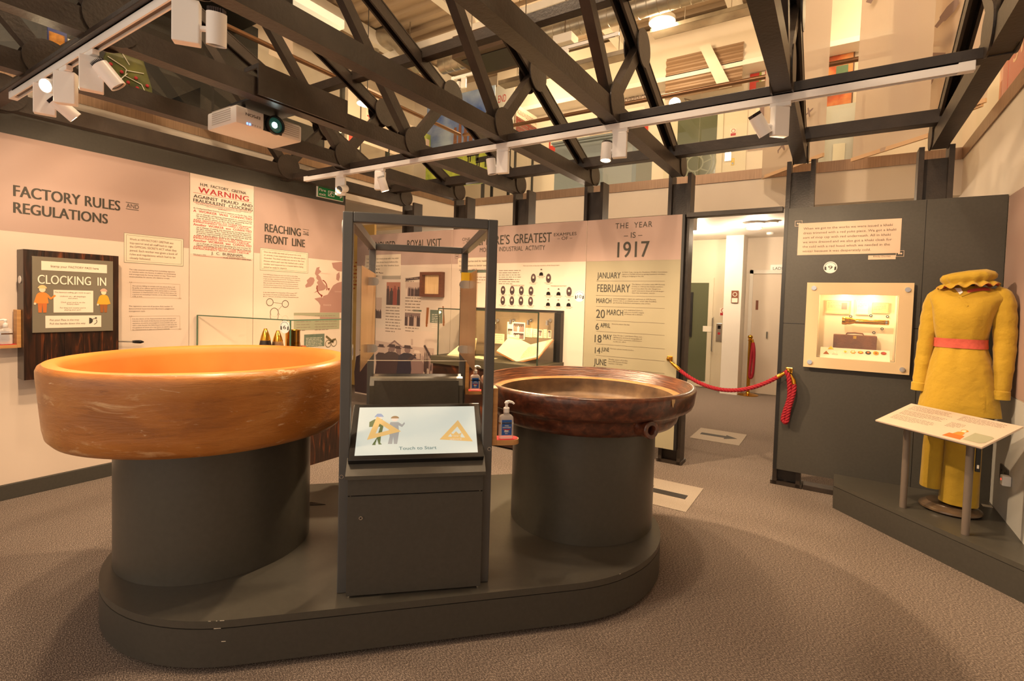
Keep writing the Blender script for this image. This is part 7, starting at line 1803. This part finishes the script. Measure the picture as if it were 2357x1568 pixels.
q3 = fl(2210, 255, 3.05); q4 = q3 + (fl(2292, 212, 3.05) - q3).normalized() * .5
banner((.66, 5.75), (.90, 5.42), 3.10, 6.2, 'narrow sheer banner farthest right, behind the last truss', 9, (('printed_shell', .4, 3.75, .11, .2, 'shell'),))
PRG = Plane((1.6, 0, 0), (0, -1, 0), (0, 0, 1))
t, r = poster(PRG, 2312, 92, 2400, 186, 'weathered red painted SAN ST sign upstairs at the right edge', M_PNT, ((.05, .3, .98, .75, mat('faded red sign', (170, 66, 46), .6)),), 'painted_sign', 'sign'); L = Letters(); a = PRG.uv(2328, 132); c = PRG.uv(2362, 124); L.put(PRG.off(.026), 'SAN', a[0], c[0], a[1], .30, h=.001); a = PRG.uv(2339, 146); c = PRG.uv(2366, 140); L.put(PRG.off(.026), 'ST', a[0], c[0], a[1], .28, h=.001); legs(t, PRG, r); L.build('heading', mat('faded cream paint', (226, 190, 150), .6), t)

# ------------------------------------------------------------ projector under the second truss
XF = -3.04
PJ = Plane((XF, 0, 0), (0, 1, 0), (0, 0, 1))
j00, j10 = PJ.uv(543, 281), PJ.uv(694, 330); j01 = PJ.uv(543, 239)
y0, y1, z0, z1 = j00[0], PJ.uv(695, 300)[0], j00[1], j01[1]
t = thing('projector', 'white projector hung upside down below the steel truss, lens lit', 'projector', (XF - .16, (y0 + y1) / 2, z0))
b = MB(); b.box((XF - .33, y0, z0), (XF, y1, z1), .012); b.build('casing', M_PLW, t, smooth=True)
ly = PJ.uv(628, 290)[0]
b = MB(); b.box((XF - .02, ly - .062, z0 + .003), (XF + .0025, ly + .062, z1 - .003), .002); b.build('lens_bay', M_BLACK, t)
lc = V3((XF, PJ.uv(632, 286)[0], (z0 + z1) / 2))
b = MB(); b.lathe([(.058, 0), (.058, .02), (.050, .022), (.046, .008)], lc, 36, axis=(1, 0, 0)); ln = b.build('lens_ring', M_DARK2, t, smooth=True)
b = MB(); b.lathe([(.046, .008), (.040, .014), (.024, .018), (0, .02)], lc, 36, axis=(1, 0, 0)); b.build('lens_glass', mat('green violet coated lens', (40, 62, 60), .05, coat=1.0, emit=((50, 110, 90), .25)), ln, smooth=True)
b = MB(); b.lathe([(0, .021), (.018, .0205), (.018, .0215), (0, .0225)], lc + V3((0, -.012, -.004)), 20, axis=(1, 0, 0)); b.build('lit_lens', mat('projector beam', (240, 255, 250), .2, emit=((235, 255, 248), 12)), ln)
L = Letters(); PJU = Plane((XF + .001, 0, 0), (0, -1, 0), (0, 0, -1)); yc = PJ.uv(582, 272)[0]; L.put(PJU, 'EPSON', -yc - .045, -yc + .045, -(z0 + .075), .018, h=.0008, bold=.02)
L.build('maker_lettering', M_INK, t)
b = MB()
for k in range(7): b.slab(PJ, y1 - .17, z0 + .022 + k * .013, y1 - .02, z0 + .027 + k * .013, 0, .0015)
b.build('front_vent', mat('vent grey', (190, 184, 176), .5), t)
PJS = Plane((0, y0, 0), (1, 0, 0), (0, 0, 1))
b = MB()
for k in range(7): b.slab(PJS, XF - .27, z0 + .022 + k * .013, XF - .06, z0 + .027 + k * .013, 0, .0015)
b.build('side_vent', mat('vent grey', (190, 184, 176), .5), t)
for k in range(6):
    b = MB(); b.slab(PJ, y0 + .065 + k * .016, z0 + .008, y0 + .073 + k * .016, z0 + .018, 0, .0015); b.build('status_light', mat('blue status light', (90, 150, 255), .3, emit=((90, 150, 255), 4)) if k < 2 else M_GREYWALL, t)
for y in (y0 + .1, y1 - .12):
    b = MB(); b.tube([(XF - .1, y, z1 - .002), (XF - .1, y, z1 + .05)], .012, 8); b.build('mount_arm', M_DARK2, t)
b = MB(); b.box((XF - .2, y0 + .06, z1 + .04), (XF + .08, y1 - .08, z1 + .052)); b.build('mount_plate', M_DARK2, t)
